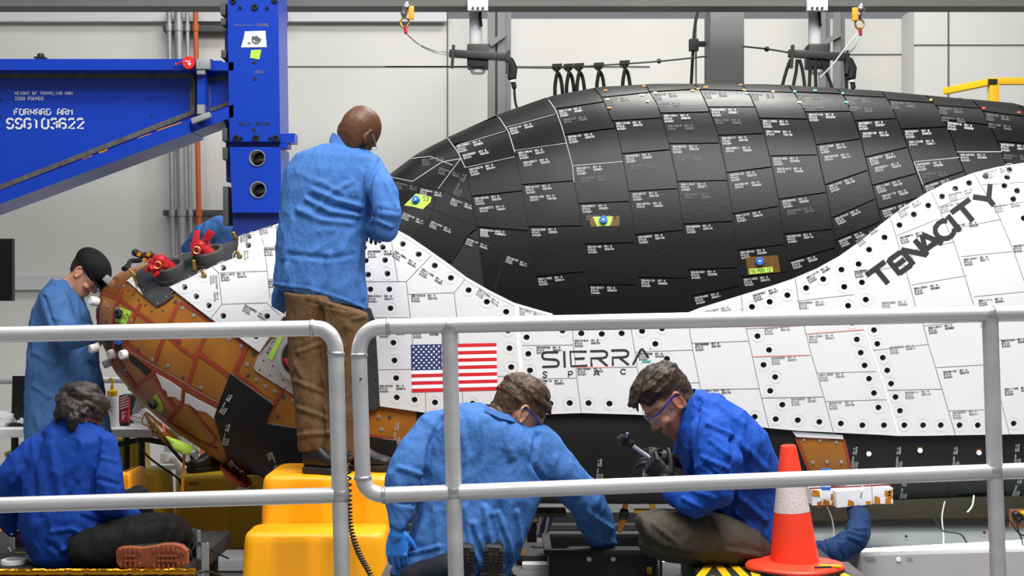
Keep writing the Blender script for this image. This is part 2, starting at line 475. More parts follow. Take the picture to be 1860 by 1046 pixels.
def hoist(px, flip, lab):
    d = 9.45
    t = thing('cable_unit', lab, 'hoist', P(px, 90, d))
    b = MB()
    b.box(P(px, 9, 9.27), (0.132, 0.05, 0.08), bevel=.006)
    b.mi = 1
    for k in (-1, 0, 1): b.lathe(P(px + k * 9, 15, 9.243), [(.008, 0), (.008, -.012)], 8, axis=(0, 1, 0))
    b.build('mount_plate', [M['white'], M['black']], t)
    b = MB(); b.tube([P(px - 4, 8, d), P(px - 4, 88, d)], 0.042, 18); b.build('drop_tube', M['ring_grey'], t)
    b = MB(); b.limb([P(px + 4, 22, d - .06), P(px + 4, 30, d - .06), P(px + 6, 46, d - .06)], .010, 8); b.build('handle', M['rubber'], t)
    b = MB(); b.box(P(px, 104, d - .02), (0.138, .16, .15), bevel=.01)
    b.box(P(px, 86, d - .02), (.13, .12, .03), bevel=.008)
    b.build('housing', M['black'], t)
    b = MB(); b.lathe(P(px, 126, d - .02), [(.05, 0), (.05, -.02), (.04, -.03)], 18); b.build('lens_cap', M['white'], t)
    b = MB()
    b.bar(P(px - 52, 97, d - .1), P(px + 56, 104, d - .1), .05, .045, up=(0, 1, 0), bevel=.006)
    b.build('cross_arm', M['black'], t)
    for s, x, y in ((-1, px - 46, 102), (1, px + 54, 112)):
        b = MB(); b.bar(P(x + 2, y - 20, d - .13), P(x - 1, y + 22, d - .13), .02, .028, up=(0, 1, 0)); b.build('end_bracket', M['black'], t)
    b = MB(); b.limb([P(px + 58, 112, d - .12), P(px + 64, 124, d - .12), P(px + 62, 140, d - .12)], .03, 10)
    b.limb([P(px + 63, 140, d - .12), P(px + 66, 158, d - .12)], .016, 8)
    b.tube(smoothline([P(px + 66, 158, d - .12), P(px + 68, 185, d - .12), P(px + 73, 200, d - .12)]), .008, 8)
    b.mi = 1; b.lathe(P(px + 63, 141, d - .12), [(.022, 0), (.022, -.03)], 12)
    b.build('plug_connector', [M['rubber'], M['white']], t)
    return t
hoist(868, 1, 'left black cable unit with cross arm hanging from the overhead beam')
t2 = hoist(1484, 1, 'right black cable unit with cross arm and many hanging leads')
for k, (xa, xb, xc) in enumerate(((1436, 1428, 1420), (1448, 1446, 1440), (1452, 1458, 1462), (1470, 1471, 1470), (1482, 1481, 1482), (1492, 1500, 1512), (1543, 1545, 1549), (1535, 1536, 1538))):
    b = MB(); b.tube(smoothline([P(xa, 108, 9.35), P(xb, 130, 9.35), P(xc, 165, 9.35), P(xc, 215, 9.35)]), .011, 8)
    b.build('lead', M['rubber'], t2)
# catenary wire with trolleys
for (pts, r, lab) in (((P(930, 122, 10.8), P(1010, 123, 10.8), P(1100, 118, 10.8), P(1200, 111, 10.75), P(1294, 101, 10.6)), .007, 'thin steel wire carrying the black cable trolleys'),
                 ((P(1348, 84, 10.3), P(1393, 89, 10.1), P(1436, 96, 9.4)), .007, 'short steel wire from grey pillar to the right cable unit')):
    b = MB(); b.tube(smoothline(list(pts)), r, 6)
    tag(b.build('support_wire', M['dark_galv']), lab, 'wire')
for px, py, wname in ((1012, 121, 'leftmost'), (1033, 121, 'second from the left'), (1052, 120, 'middle'), (1088, 119, 'fourth from the left'), (1135, 115, 'rightmost')):
    t = thing('cable_trolley', '%s black cable trolley with looped lead on the overhead wire' % wname, 'trolley', P(px, py, 10.8), 'cable trolleys on the wire')
    b = MB()
    b.prism([P(px - 9, py - 5, 10.77), P(px + 9, py - 6, 10.77), P(px + 9, py + 1, 10.77), P(px + 4, py + 6, 10.77), P(px - 4, py + 7, 10.77), P(px - 9, py + 2, 10.77)], (0, .06, 0))
    for dx in (-5, 5): b.lathe(P(px + dx, py - 1, 10.76), [(.016, 0), (.016, -.01)], 10, axis=(0, 1, 0))
    b.build('carriage', M['black'], t, smooth=False)
    b = MB(); b.box(P(px, py + 9, 10.8), (.025, .025, .03)); b.build('clamp', M['galv'], t)
    b = MB()
    b.tube(smoothline([P(px - 3, py + 66, 10.78), P(px - 4, py + 40, 10.78), P(px - 2, py + 22, 10.78), P(px + 1, py + 12, 10.78), P(px + 6, py + 20, 10.8), P(px + 9.5, py + 42, 10.8), P(px + 10, py + 70, 10.8)]), .014, 8)
    b.build('lead', M['rubber'], t)
for (px, py, d, lab) in ((1197, 111, 10.79, 'black stop ball on the trolley wire left of the grey pillar'), (1393, 89, 10.09, 'black stop ball on the short wire right of the grey pillar')):
    b = MB(); b.ball(P(px, py, d), .019); tag(b.build('stop_ball', M['black']), lab, 'ball')
b = MB()
b.tube(smoothline([P(1267, 20, 10.7), P(1262, 50, 10.7), P(1259, 90, 10.7), P(1254, 180, 10.7)]), .012, 8)
b.box(P(1260, 82, 10.7), (.07, .06, .09), bevel=.01); b.box(P(1274, 80, 10.7), (.06, .04, .04), bevel=.01)
tag(b.build('drop_cable', M['rubber']), 'black cable with clamp dropping from the beam left of the grey pillar', 'cable')
b = MB(); b.tube([P(1264, -20, 10.75), Vector((P(1265, 180, 10.75).x, 10.75, 0))], .007, 6)
tag(b.build('drop_rod', M['galv']), 'thin steel rod hanging beside the black cable left of the pillar', 'rod')

# snap hooks on the beam
def hook(px, py, lab, cl):
    d = 9.15
    t = thing('lifting_hook', lab, 'hook', P(px, py, d))
    b = MB(); b.limb([P(px + 4, py - 30, d), P(px - 2, py - 12, d)], .016, 10); b.ball(P(px + 3, py - 24, d - .02), .026); b.lathe(P(px - 1, py - 12, d), [(.02, .012), (.024, 0), (.012, -.03)], 10); b.build('shackle', M['chrome'], t)
    b = MB(); b.tube([P(px + 8 * math.sin(a) * (1 if math.cos(a) > -.2 else .9), py + 4 - 9 * math.cos(a), d) for a in [2 * math.pi * k / 20 for k in range(20)]], .007, 8, closed=True); b.build('ring', M['brass'], t)
    b = MB(); b.limb([P(px + 1, py + 13, d), P(px + 2, py + 22, d)], .011, 8); b.build('clip', M['red'], t)
    b = MB()
    c = P(px + cl, py - 14, d - .02)
    b.box(c, (.036, .03, .085), bevel=.008); b.build('gate_lever', M['yellow'], t)
    return t
h1 = hook(735, 37, 'brass ring hook with yellow lever hanging under the beam at left', 12)
h2 = hook(1561, 40, 'brass ring hook with amber lever hanging under the beam at right', -8)
b = MB(); b.tube(smoothline([P(737, 60, 9.15), P(760, 80, 9.4), P(790, 92, 9.3), P(820, 96, 9.35)]), .004, 6); b.tube(smoothline([P(737, 60, 9.15), P(765, 84, 9.4), P(795, 97, 9.3), P(820, 100, 9.35)]), .003, 6)
tag(b.build('tether_wire', M['galv']), 'thin slack wire from left hook to the left cable unit', 'wire')
b = MB(); b.tube(smoothline([P(1558, 60, 9.15), P(1535, 88, 9.2), P(1512, 118, 9.25), P(1490, 140, 9.3)]), .005, 6); b.tube(smoothline([P(1560, 62, 9.15), P(1552, 85, 9.2), P(1537, 100, 9.35)]), .005, 6)
tag(b.build('tether_wire', M['white']), 'white cord from right hook down across the right cable unit', 'wire')

# yellow guard rail far right
t = thing('yellow_guardrail', 'yellow guard rail beyond the spaceplane at far right', 'railing', P(1800, 160, 9.6))
b = MB(); b.bar(P(1716, 166, 9.9), P(1798, 149, 9.6), .045, .045, bevel=.004); b.bar(P(1796, 148, 9.6), P(1990, 147, 9.6), .05, .045, bevel=.004); b.build('top_rail', M['yellow_rail'], t)
b = MB(); b.bar(P(1804, 152, 9.6), P(1804, 300, 9.6), .06, .06, up=(0, 1, 0), bevel=.004); b.build('post', M['yellow_rail'], t)
b = MB(); b.box(P(1803, 148, 9.57), (.055, .03, .03)); b.build('end_plug', M['black'], t)

# ================================================================ FOREGROUND RAILINGS
RD = 4.1; RR = 0.0228
def rail_pt(x, y): return P(x, y, RD)
def collar(b, p, axis): b.lathe(Vector(p) - Vector(axis) * .006, [(RR + .0005, 0), (RR + .0028, .003), (RR + .0028, .009), (RR + .0005, .012)], 24, axis=axis)
def tee(b, p, r=.0265): b.ball(p, (r * 1.12, r, r * 1.12), u=20, v=12)
t = thing('guard_railing', 'left aluminium pipe railing ending in a rounded corner', 'railing', P(615, 1300, RD))
b = MB(); b.tube([rail_pt(-900, 627), rail_pt(567, 596)], RR, 24); b.build('top_rail', M['alu'], t)
b = MB(); b.tube(smoothline([rail_pt(567, 596), rail_pt(585, 598), rail_pt(600, 609), rail_pt(608, 625), rail_pt(610, 642)]), RR, 24); b.build('elbow', M['alu'], t)
b = MB(); b.tube([rail_pt(610, 642), rail_pt(624, 1140)], RR, 24); b.build('post', M['alu'], t)
b = MB(); b.tube([rail_pt(-900, 944), rail_pt(617, 899)], RR, 24); b.build('mid_rail', M['alu'], t)
for f_, a_ in ((collar, (rail_pt(567, 596), (1, 0, 0))), (collar, (rail_pt(610, 642), (0.03, 0, 1))), (tee, (rail_pt(617, 900),))):
    b = MB(); f_(b, *a_); b.build('weld', M['weld'], t)
t = thing('guard_railing', 'right aluminium pipe railing with rounded left end and two crossing posts', 'railing', P(820, 1300, RD))
b = MB(); b.tube([rail_pt(705, 593), rail_pt(2900, 548)], RR, 24); b.build('top_rail', M['alu'], t)
b = MB(); b.tube(smoothline([rail_pt(705, 593), rail_pt(680, 596), rail_pt(662, 609), rail_pt(654, 627), rail_pt(652, 645)]), RR, 24); b.build('elbow', M['alu'], t)
b = MB(); b.tube([rail_pt(652, 645), rail_pt(659, 868)], RR, 24); b.build('post', M['alu'], t)
b = MB(); b.tube(smoothline([rail_pt(659, 868), rail_pt(663, 880), rail_pt(672, 891), rail_pt(684, 897), rail_pt(697, 899)]), RR, 24); b.build('elbow', M['alu'], t)
b = MB(); b.tube([rail_pt(697, 899), rail_pt(2900, 815)], RR, 24); b.build('mid_rail', M['alu'], t)
b = MB(); b.tube([rail_pt(816, 592), rail_pt(831, 1140)], RR, 24); b.build('post', M['alu'], t)
b = MB(); b.tube([rail_pt(1798, 572), rail_pt(1816, 1140)], RR, 24); b.build('post', M['alu'], t)
for p, ax in ((rail_pt(705, 593), (1, 0, 0)), (rail_pt(652, 645), (-.03, 0, 1)), (rail_pt(659, 868), (-.03, 0, 1)), (rail_pt(697, 899), (1, 0, 0))):
    b = MB(); collar(b, p, ax); b.build('weld', M['weld'], t)
for p in (rail_pt(816, 595), rail_pt(824, 894), rail_pt(1798, 573), rail_pt(1807, 857)):
    b = MB(); tee(b, p); b.build('weld', M['weld'], t)
b = MB(); b.ball(P(655, 688, RD - .022), (.004, .003, .004)); b.build('plug_screw', M['dark_galv'], t)
# ================================================================ SPACEPLANE
YC = 8.0
NOSE_X = (172 - 930) / F * (YC - .1)
T_PX = [(172, 592), (173, 565), (178, 540), (190, 514), (215, 492), (260, 476), (300, 466), (400, 440), (440, 427), (505, 407), (600, 372), (700, 318), (760, 272), (830, 236), (905, 202), (1000, 168), (1090, 151), (1200, 145), (1400, 146), (1600, 158), (1860, 182), (2100, 208), (2400, 240)]
B_PX = [(172, 592), (174, 615), (181, 645), (195, 690), (230, 742), (290, 798), (370, 850), (430, 874), (500, 892), (600, 907), (900, 921), (1200, 923), (1500, 916), (1860, 909), (2100, 903), (2400, 898)]
def interp(tab, x):
    return float(np.interp(x, [a for a, _ in tab], [c for _, c in tab]))
def half_w(X):
    s = X - NOSE_X
    if s <= 0: return 0.0
    L = 1.9
    wv = 0.93 * math.sqrt(max(0.0, 1 - ((L - s) / L) ** 2)) if s < L else 0.93
    return wv + max(0, (X + .9)) * 0.055
PROF = [(0, 1), (.22, .992), (.42, .965), (.58, .915), (.71, .845), (.80, .76), (.87, .655), (.915, .54), (.945, .43), (.97, .32), (.99, .22), (1.0, .14), (.985, .075), (.93, .025), (.8, 0.0), (.5, -.004), (0, -.006)]
pc = smoothline([Vector((a, b_, 0)) for a, b_ in PROF], 4)
def station(X):
    W = half_w(X)
    dt = YC - 0.3 * W; db = YC - 0.93 * W
    pt = 930 + F * X / dt; pb = 930 + F * X / db
    zt = CZ - (interp(T_PX, max(pt, 172.5)) - 523) * dt / F
    zb = CZ - (interp(B_PX, max(pb, 172.5)) - 523) * db / F
    # nose sections are rounder
    s = min(1.0, max(0.0, (X - NOSE_X) / 1.5))
    right = [Vector((X, YC - W * (q.x * s + (1 - s) * math.sin(math.acos(max(-1, min(1, 2 * q.y - 1)))) if True else 0), zb + (zt - zb) * q.y)) for q in pc]
    left = [Vector((X, 2 * YC - v.y, v.z)) for v in reversed(right[1:-1])]
    return right + left
Xs = [NOSE_X + 0.004 + 1.5 * (k / 60) ** 2.0 for k in range(61)]
Xs += [Xs[-1] + (5.2 - Xs[-1]) * k / 110 for k in range(1, 111)]
rings = [station(X) for X in Xs]
plane = thing('spaceplane', 'black and white tiled spaceplane fuselage with amber unfinished nose', 'spacecraft', (0.8, YC, 0.5))
SPLIT = next(i for i, X in enumerate(Xs) if X > (752 - 930) / F * 7.05)
b = MB(); b.rings(rings); bmesh.ops.recalc_face_normals(b.bm, faces=b.bm.faces[:])
HB = BVHTree.FromBMesh(b.bm)
b.bm.free()
b = MB(); b.rings(rings[:SPLIT + 1]); b.build('nose_shell', M['composite'], plane, sharp=60)
b = MB(); b.rings(rings[SPLIT:]); b.build('fuselage_shell', M['tile_black_lower'], plane, sharp=60)

CAMP = Vector((0, 0, CZ))
def hit(px, py, off=0.0):
    d = Vector(((px - 930) / F, 1, -(py - 523) / F)).normalized()
    loc, nor, idx, dist = HB.ray_cast(CAMP, d)
    if loc is None:
        q = P(px, py, YC - .25)
        loc, nor, idx, dist = HB.find_nearest(q)
    if nor.dot(d) > 0.0: nor = -nor
    return loc + nor * off
def hit2(px, py):
    d = Vector(((px - 930) / F, 1, -(py - 523) / F)).normalized()
    loc, nor, idx, dist = HB.ray_cast(CAMP, d)
    if loc is None:
        loc, nor, idx, dist = HB.find_nearest(P(px, py, YC - .25))
        d = (loc - CAMP).normalized()
    if nor.dot(d) > 0: nor = -nor
    return loc, nor
def onhull(off): return lambda x, y: hit(x, y, off)

def patch(b, poly, off, step=14.0, holes=(), thick=0.012, hr=5.6, edge=True):
    """skin patch of the outline poly (pixels) laid on the hull, with real bored holes"""
    bd = dens(poly, step)
    if (bd[0][0] - bd[-1][0]) ** 2 + (bd[0][1] - bd[-1][1]) ** 2 < 0.01: bd = bd[:-1]
    P2 = np.array(bd)
    def inside(x, y):
        x0, y0 = P2[:, 0], P2[:, 1]; x1, y1 = np.roll(x0, -1), np.roll(y0, -1)
        c = ((y0 > y) != (y1 > y)) & (x < (x1 - x0) * (y - y0) / (y1 - y0 + 1e-12) + x0)
        return bool(c.sum() % 2)
    def far(x, y, r):
        return float(np.min((P2[:, 0] - x) ** 2 + (P2[:, 1] - y) ** 2)) > r * r
    pts = list(bd); edges = [(i, (i + 1) % len(bd)) for i in range(len(bd))]
    hs = [h for h in holes if inside(*h) and far(h[0], h[1], hr + 1)]
    H = np.array(hs) if hs else None
    for (hx, hy) in hs:
        s = len(pts)
        for k in range(16):
            a = 2 * math.pi * k / 16
            pts.append((hx + hr * math.cos(a), hy + hr * .93 * math.sin(a)))
        edges += [(s + k, s + (k + 1) % 16) for k in range(16)]
    mn, mxx = P2.min(0), P2.max(0)
    y = mn[1] + step * .5; row = 0
    while y < mxx[1]:
        x = mn[0] + step * (.5 if row % 2 else .0) + .3
        while x < mxx[0]:
            if inside(x, y) and far(x, y, step * .45) and (H is None or float(np.min((H[:, 0] - x) ** 2 + (H[:, 1] - y) ** 2)) > (hr + 3) ** 2):
                pts.append((x, y))
            x += step
        y += step * .87; row += 1
    vs, es, fs, ov, oe, of = delaunay_2d_cdt([Vector(p) for p in pts], edges, [], 0, 1e-4)
    keep = []
    for f in fs:
        cx = sum(vs[i][0] for i in f) / len(f); cy = sum(vs[i][1] for i in f) / len(f)
        if not inside(cx, cy): continue
        if H is not None and float(np.min((H[:, 0] - cx) ** 2 + ((H[:, 1] - cy) / .93) ** 2)) < (hr * .97) ** 2: continue
        keep.append(f)
    used = sorted({i for f in keep for i in f})
    V = {i: b.bm.verts.new(hit(vs[i][0], vs[i][1], off)) for i in used}
    for f in keep:
        b._face([V[i] for i in reversed(f)])
    # outer rim and bores
    if edge:
        ring = [(b.bm.verts.new(hit(x, y, off)), b.bm.verts.new(hit(x, y, off - thick))) for x, y in bd]
        for i in range(len(ring)):
            a, c = ring[i], ring[(i + 1) % len(ring)]
            b._face((a[0], c[0], c[1], a[1]))
    for (hx, hy) in hs:
        loc, nor = hit2(hx, hy)
        top, bot = [], []
        for k in range(16):
            a = 2 * math.pi * k / 16
            p = hit(hx + hr * math.cos(a), hy + hr * .93 * math.sin(a), off)
            top.append(b.bm.verts.new(p)); bot.append(b.bm.verts.new(p - nor * 0.021))
        for k in range(16):
            b._face((top[k], top[(k + 1) % 16], bot[(k + 1) % 16], bot[k]))
        m0 = b.mi; b.mi = 2
        b._face(bot); b.mi = m0


def lat(name, m, loc, prof, n, axis, parent=None, extra=None):
    b = MB(); b.lathe(loc, prof, n, axis=axis)
    return b.build(name, m, parent or plane)

# ---- black upper tiles
SEAM = [
 [(800, 236), (812, 250), (833, 279), (846, 307), (856, 358), (866, 414), (880, 520), (886, 580)],
 [(880, 190), (896, 206), (909, 218), (925, 243), (936, 279), (944, 314), (950, 348), (959, 413), (969, 478), (974, 562), (976, 600)],
 [(960, 160), (975, 170), (994, 180), (1009, 201), (1020, 230), (1030, 264), (1040, 302), (1043, 333), (1053, 387), (1059, 425), (1064, 494), (1070, 570), (1072, 600)],
 [(1050, 143), (1068, 153), (1090, 175), (1103, 199), (1108, 214), (1120, 237), (1129, 279), (1139, 333), (1149, 394), (1154, 448), (1158, 509), (1162, 570), (1164, 600)],
 [(1150, 138), (1168, 150), (1180, 170), (1194, 192), (1204, 224), (1216, 269), (1228, 321), (1236, 381), (1240, 417), (1248, 494), (1257, 558), (1262, 600)],
 [(1236, 136), (1253, 148), (1271, 166), (1285, 196), (1301, 236), (1317, 305), (1329, 385), (1337, 453), (1347, 536), (1355, 600)],
 [(1324, 136), (1341, 148), (1361, 174), (1373, 200), (1387, 244), (1401, 301), (1413, 361), (1423, 437), (1435, 507), (1450, 600)],
 [(1408, 138), (1425, 148), (1445, 176), (1461, 204), (1477, 248), (1493, 317), (1502, 357), (1512, 417), (1520, 461), (1545, 600)],
 [(1492, 140), (1510, 152), (1534, 180), (1547, 209), (1562, 252), (1580, 325), (1590, 365), (1600, 402), (1640, 560)],
 [(1576, 146), (1594, 159), (1619, 195), (1636, 237), (1648, 270), (1661, 308), (1678, 355), (1720, 480)],
 [(1656, 154), (1674, 167), (1703, 199), (1720, 232), (1737, 279), (1753, 320), (1800, 440)],
 [(1735, 160), (1753, 172), (1783, 203), (1804, 245), (1829, 305), (1870, 400)],
 [(1815, 168), (1833, 180), (1859, 203), (1885, 260), (1900, 310), (1930, 400)],
 [(1895, 175), (1915, 190), (1940, 230), (1965, 300), (1985, 380)],
]
ROWS = [
 [(250, 214), (266, 241), (307, 287), (358, 348), (413, 420)],
 [(234, 211), (276, 262), (337, 330), (413, 411), (503, 494)],
 [(201, 188), (247, 235), (303, 295), (371, 367), (444, 441), (517, 518)],
 [(180, 171), (222, 217), (281, 274), (349, 344), (427, 419), (504, 506)],
 [(170, 165), (208, 206), (263, 262), (331, 329), (408, 403), (490, 487), (538, 520)],
 [(166, 168), (197, 197), (248, 245), (315, 305), (389, 376), (455, 445), (504, 494)],
 [(169, 171), (217, 219), (285, 283), (363, 351), (426, 417), (475, 451)],
 [(170, 174), (206, 205), (265, 255), (337, 311), (397, 363), (437, 403)],
 [(176, 180), (222, 218), (287, 270), (338, 317), (382, 357)],
 [(184, 190), (237, 233), (296, 288), (338, 313)],
 [(194, 200), (220, 230), (278, 278)],
 [(205, 215), (259, 265)],
 [(230, 240)],
]
def seam_x(k, y):
    s = SEAM[k]
    return float(np.interp(y, [c for _, c in s], [a for a, _ in s]))
def label(b, x, y, ang, lines=2, sz=1.0, mi=None, fn=None, inks=(0, 0), sk=0.0):
    """part-number stencil: two stacked blocks of small letters"""
    u = 0.52 * sz
    c, s = math.cos(ang), math.sin(ang)
    right = (c * u, s * u); up = (math.sin(sk + ang) * u, -math.cos(sk + ang) * u)
    n = random.randint(1000, 9999)
    for blk in range(lines):
        b.mi = inks[blk % len(inks)]
        rows = [('SSG%d%d' % (random.choice((35, 39, 40, 41)), n + blk * 37), 'REV %s' % random.choice('AAB')), ('67U43', '%s00%d' % ('ST'[blk % 2], random.randint(100, 999))), ('SNC001', '')]
        if blk: rows = rows[:2]
        for r, (a, d_) in enumerate(rows):
            dn = -(r * 9.5 + blk * 36 + 6)
            ox = 8 if blk else 0
            for tx, xo in ((a, ox), (d_, ox + 58)):
                if tx: text(b, tx, (x + right[0] * xo + up[0] * dn, y + right[1] * xo + up[1] * dn), right, up, .80 * sz, fn, adv=5.4)
    b.mi = 0
b = MB()
TONE = []
offb = 0.010
def tile_quad(L0, L1, R0, R1, k, k2, nu=8, nv=7, gap=1.1):
    """tile between seams k and k2; L/R: row y at its four corners"""
    o = offb + random.uniform(-.0006, .0006)
    tone = random.uniform(.82, 1.18)
    grid = []
    for j in range(nv + 1):
        v = j / nv
        yl = L0 + (L1 - L0) * v; yr = R0 + (R1 - R0) * v
        yl += gap * (1 - 2 * v) if j in (0, nv) else 0; yr += gap * (1 - 2 * v) if j in (0, nv) else 0
        xl, xr = seam_x(k, yl) + gap, seam_x(k2, yr) - gap
        row = []
        for i in range(nu + 1):
            u = i / nu
            x = xl + (xr - xl) * u; y = yl + (yr - yl) * u
            row.append(b.bm.verts.new(hit(x, y, o)))
        grid.append(row)
    for j in range(nv):
        for i in range(nu):
            f = b._face((grid[j][i], grid[j + 1][i], grid[j + 1][i + 1], grid[j][i + 1]))
            if f: TONE.append((f, tone))
    per = [grid[0][i] for i in range(nu + 1)] + [grid[j][nu] for j in range(1, nv + 1)] + [grid[nv][i] for i in range(nu - 1, -1, -1)] + [grid[j][0] for j in range(nv - 1, 0, -1)]
    low = []
    cen = sum((v.co for v in per), Vector()) / len(per)
    for v in per:
        loc, nor, idx, dist = HB.find_nearest(v.co)
        if nor.dot(loc - CAMP) > 0: nor = -nor
        low.append(b.bm.verts.new(loc + nor * .0015))
    tops = [b.bm.verts.new(v.co) for v in per]
    for i in range(len(per)):
        f = b._face((tops[i], tops[(i + 1) % len(per)], low[(i + 1) % len(per)], low[i]))
        if f: TONE.append((f, tone * .8))
LAB = []
for k in range(13):
    rws = ROWS[k]
    top = (SEAM[k][0][1], SEAM[k + 1][0][1])
    bot = (min(rws[-1][0] + 130, SEAM[k][-1][1]), min(rws[-1][1] + 130, SEAM[k + 1][-1][1]))
    allr = [top] + rws + [bot]
    for r in range(len(allr) - 1):
        (l0, r0), (l1, r1) = allr[r], allr[r + 1]
        if k == 0 and r == len(allr) - 2: bot_ = (560, 590); l1, r1 = bot_
        tile_quad(l0, l1, r0, r1, k, k + 1)
        if r > (1 if k == 0 else 0):
            xl = seam_x(k, l0); xr = seam_x(k + 1, r0)
            LAB.append((xl + 7, l0 + 4 + (r0 - l0) * .08, math.atan2(r0 - l0, xr - xl), r, k))
# forward canopy tile field (everything left of the first seam)
fwd = [(600, 372), (640, 352), (700, 320), (760, 274), (808, 249), (833, 279), (846, 307), (856, 358), (865, 414), (848, 430), (818, 476), (780, 470), (717, 430), (680, 410), (640, 395)]
patch(b, fwd, offb, 12)
fnb = onhull(offb + .0010)
# engraved and filled joints
b.mi = 1
for ln, w_ in (([(700, 322), (751, 332), (797, 345), (858, 369)], 1.8), ([(797, 345), (783, 398), (749, 432)], 1.6), ([(768, 375), (866, 411)], 1.6),
           ([(850, 428), (919, 461), (971, 481)], 2.4), ([(919, 461), (898, 527)], 2.0), ([(866, 414), (848, 429), (820, 476)], 2.0)):
    b.ribbon(dens(ln, 8), w_, fnb)
b.mi = 2
for ln, w_ in ((SEAM[0][1:4], 1.6), (SEAM[1][1:5], 1.6), (SEAM[2][1:8], 1.4), ([(751, 332), (804, 297), (837, 291)], 1.4), ([(749, 291), (783, 287), (824, 303)], 1.2), ([(700, 322), (751, 332)], 1.3), ([(797, 345), (838, 291)], 1.2),
           ([(1040, 303), (1131, 295)], 1.3), ([(833, 266), (919, 241)], .9), ([(846, 307), (936, 287)], 1.0), ([(921, 234), (1009, 211)], .9), ([(936, 276), (1030, 262)], .8),
           ([(1659, 296), (1741, 288)], 1.6), ([(1659, 296), (1676, 338)], 1.6), ([(1737, 278), (1819, 278)], 1.6)):
    b.ribbon(dens(ln, 8), w_, fnb)
fnl = onhull(offb + .0012)
for (x, y, a, r, k) in LAB:
    if r <= 1 and k > 2: inks = (4, 4)
    else: inks = (3, random.choice((3, 4, 4)))
    label(b, x, y, a, 2 if r < 5 and random.random() < .72 else 1, 1.0 if r > 1 else .9, fn=fnl, inks=inks, sk=-.12)
for (x, y, a, n) in ((768, 293, -.15, 1), (800, 307, .3, 1), (722, 333, .25, 1), (766, 345, .2, 1), (735, 388, .4, 1), (822, 362, .35, 1), (785, 403, .4, 1), (850, 434, .35, 1), (874, 417, .1, 1), (922, 466, .35, 1)):
    label(b, x, y, a, n, .85, fn=fnl, inks=(3 if y > 340 else 4,))
for (x, y, a) in ((824, 354, -1.1),):
    label(b, x, y, a, 1, .9, fn=fnl, inks=(4,))
cl = b.bm.loops.layers.color.new('tone')
for f in b.bm.faces:
    for l in f.loops: l[cl] = (.010, .0102, .0106, 1)
for f, tn in TONE:
    if f.is_valid:
        for l in f.loops: l[cl] = (.010 * tn, .0102 * tn, .0106 * tn, 1)
b.build('upper_black_tiles', [M['tile_black'], M['tile_gap'], M['seam_white'], M['tile_ink'], M['faint_ink']], plane, sharp=40)

# ---- white side tiles
HOLES = [(339,526),(360,542),(383,558),(374,506),(409,492),(438,472),(454,452),(454,437),(409,576),(488,576),(468,612),
 (698,452),(664,453),(702,475),(667,476),(706,499),(671,501),(675,527),(709,527),(711,561),(734,446),(762,464),(791,484),(820,506),(852,528),(885,549),(920,567),(716,623),(718,655),(721,687),(722,722),(754,726),(791,731),(859,733),(897,733),(926,633),(929,667),(957,613),(960,643),(963,673),(1000,733),(1035,732),(923,601),(1022,601),(1056,606),(1093,607),(1129,606),(1166,602),(1202,597),(1190,625),(1211,652),(1069,732),(1107,733),(1145,735),(1375,611),(1396,636),(1386,663),(1407,685),(1398,710),(1420,735),(1408,761),(1448,763),(1370,757),(1487,766),(1526,769),(1565,772),(1604,772),(1641,772),(1675,772),(1707,772),(1741,772),(1774,772),(1839,769),(1546,587),(1555,617),(1562,641),(1569,664),(1577,688),(1586,714),(1594,740),(1586,600),(1592,625),(1602,650),(1610,673),(1617,697),(1625,721),(1633,746),(1365,558),(1397,549),(1429,537),(1463,524),(1494,508),(1527,491),(1532,522),(1539,556),(1558,481),(1564,514),(1571,545),(1577,455),(1605,433),(1632,411),(1658,392),(1684,376),(1709,360),(1733,346),(1758,336),(1788,324),(1831,313),(1827,326),(1822,341),(1845,350),(1838,365),(1857,399)]
TOPW = [(640, 388), (680, 402), (717, 419), (745, 434), (783, 460), (815, 482), (847, 506), (887, 529), (933, 552), (985, 568), (1004, 573), (1060, 579), (1130, 581), (1200, 578), (1245, 570), (1270, 560), (1345, 537), (1401, 520), (1437, 508), (1482, 489), (1522, 467), (1562, 439), (1600, 408), (1640, 378), (1678, 355), (1716, 336), (1766, 318), (1808, 308), (1859, 300), (1960, 288), (2120, 276)]
BOTW = [(2120, 776), (1960, 784), (1860, 788), (1733, 790), (1630, 791), (1572, 788), (1512, 785), (1450, 782), (1393, 777), (1330, 769), (1250, 759), (1158, 753), (1057, 750), (1000, 752), (900, 757), (776, 750), (735, 744), (692, 738)]
MAIN = TOPW + BOTW + [(686, 690), (684, 620), (660, 585), (640, 560)]
LEFTW = [(312, 526), (350, 509), (389, 490), (430, 474), (436, 452), (431, 423), (470, 413), (506, 405), (580, 380), (640, 388), (640, 560), (560, 575), (517, 577), (474, 640), (430, 609), (386, 580), (350, 554)]
offw = 0.024
WM = [M['tile_white'], M['seam_grey'], M['rubber'], M['ring_grey'], M['black_ink'], M['grey_ink'], M['pink_mark'], M['filler']]
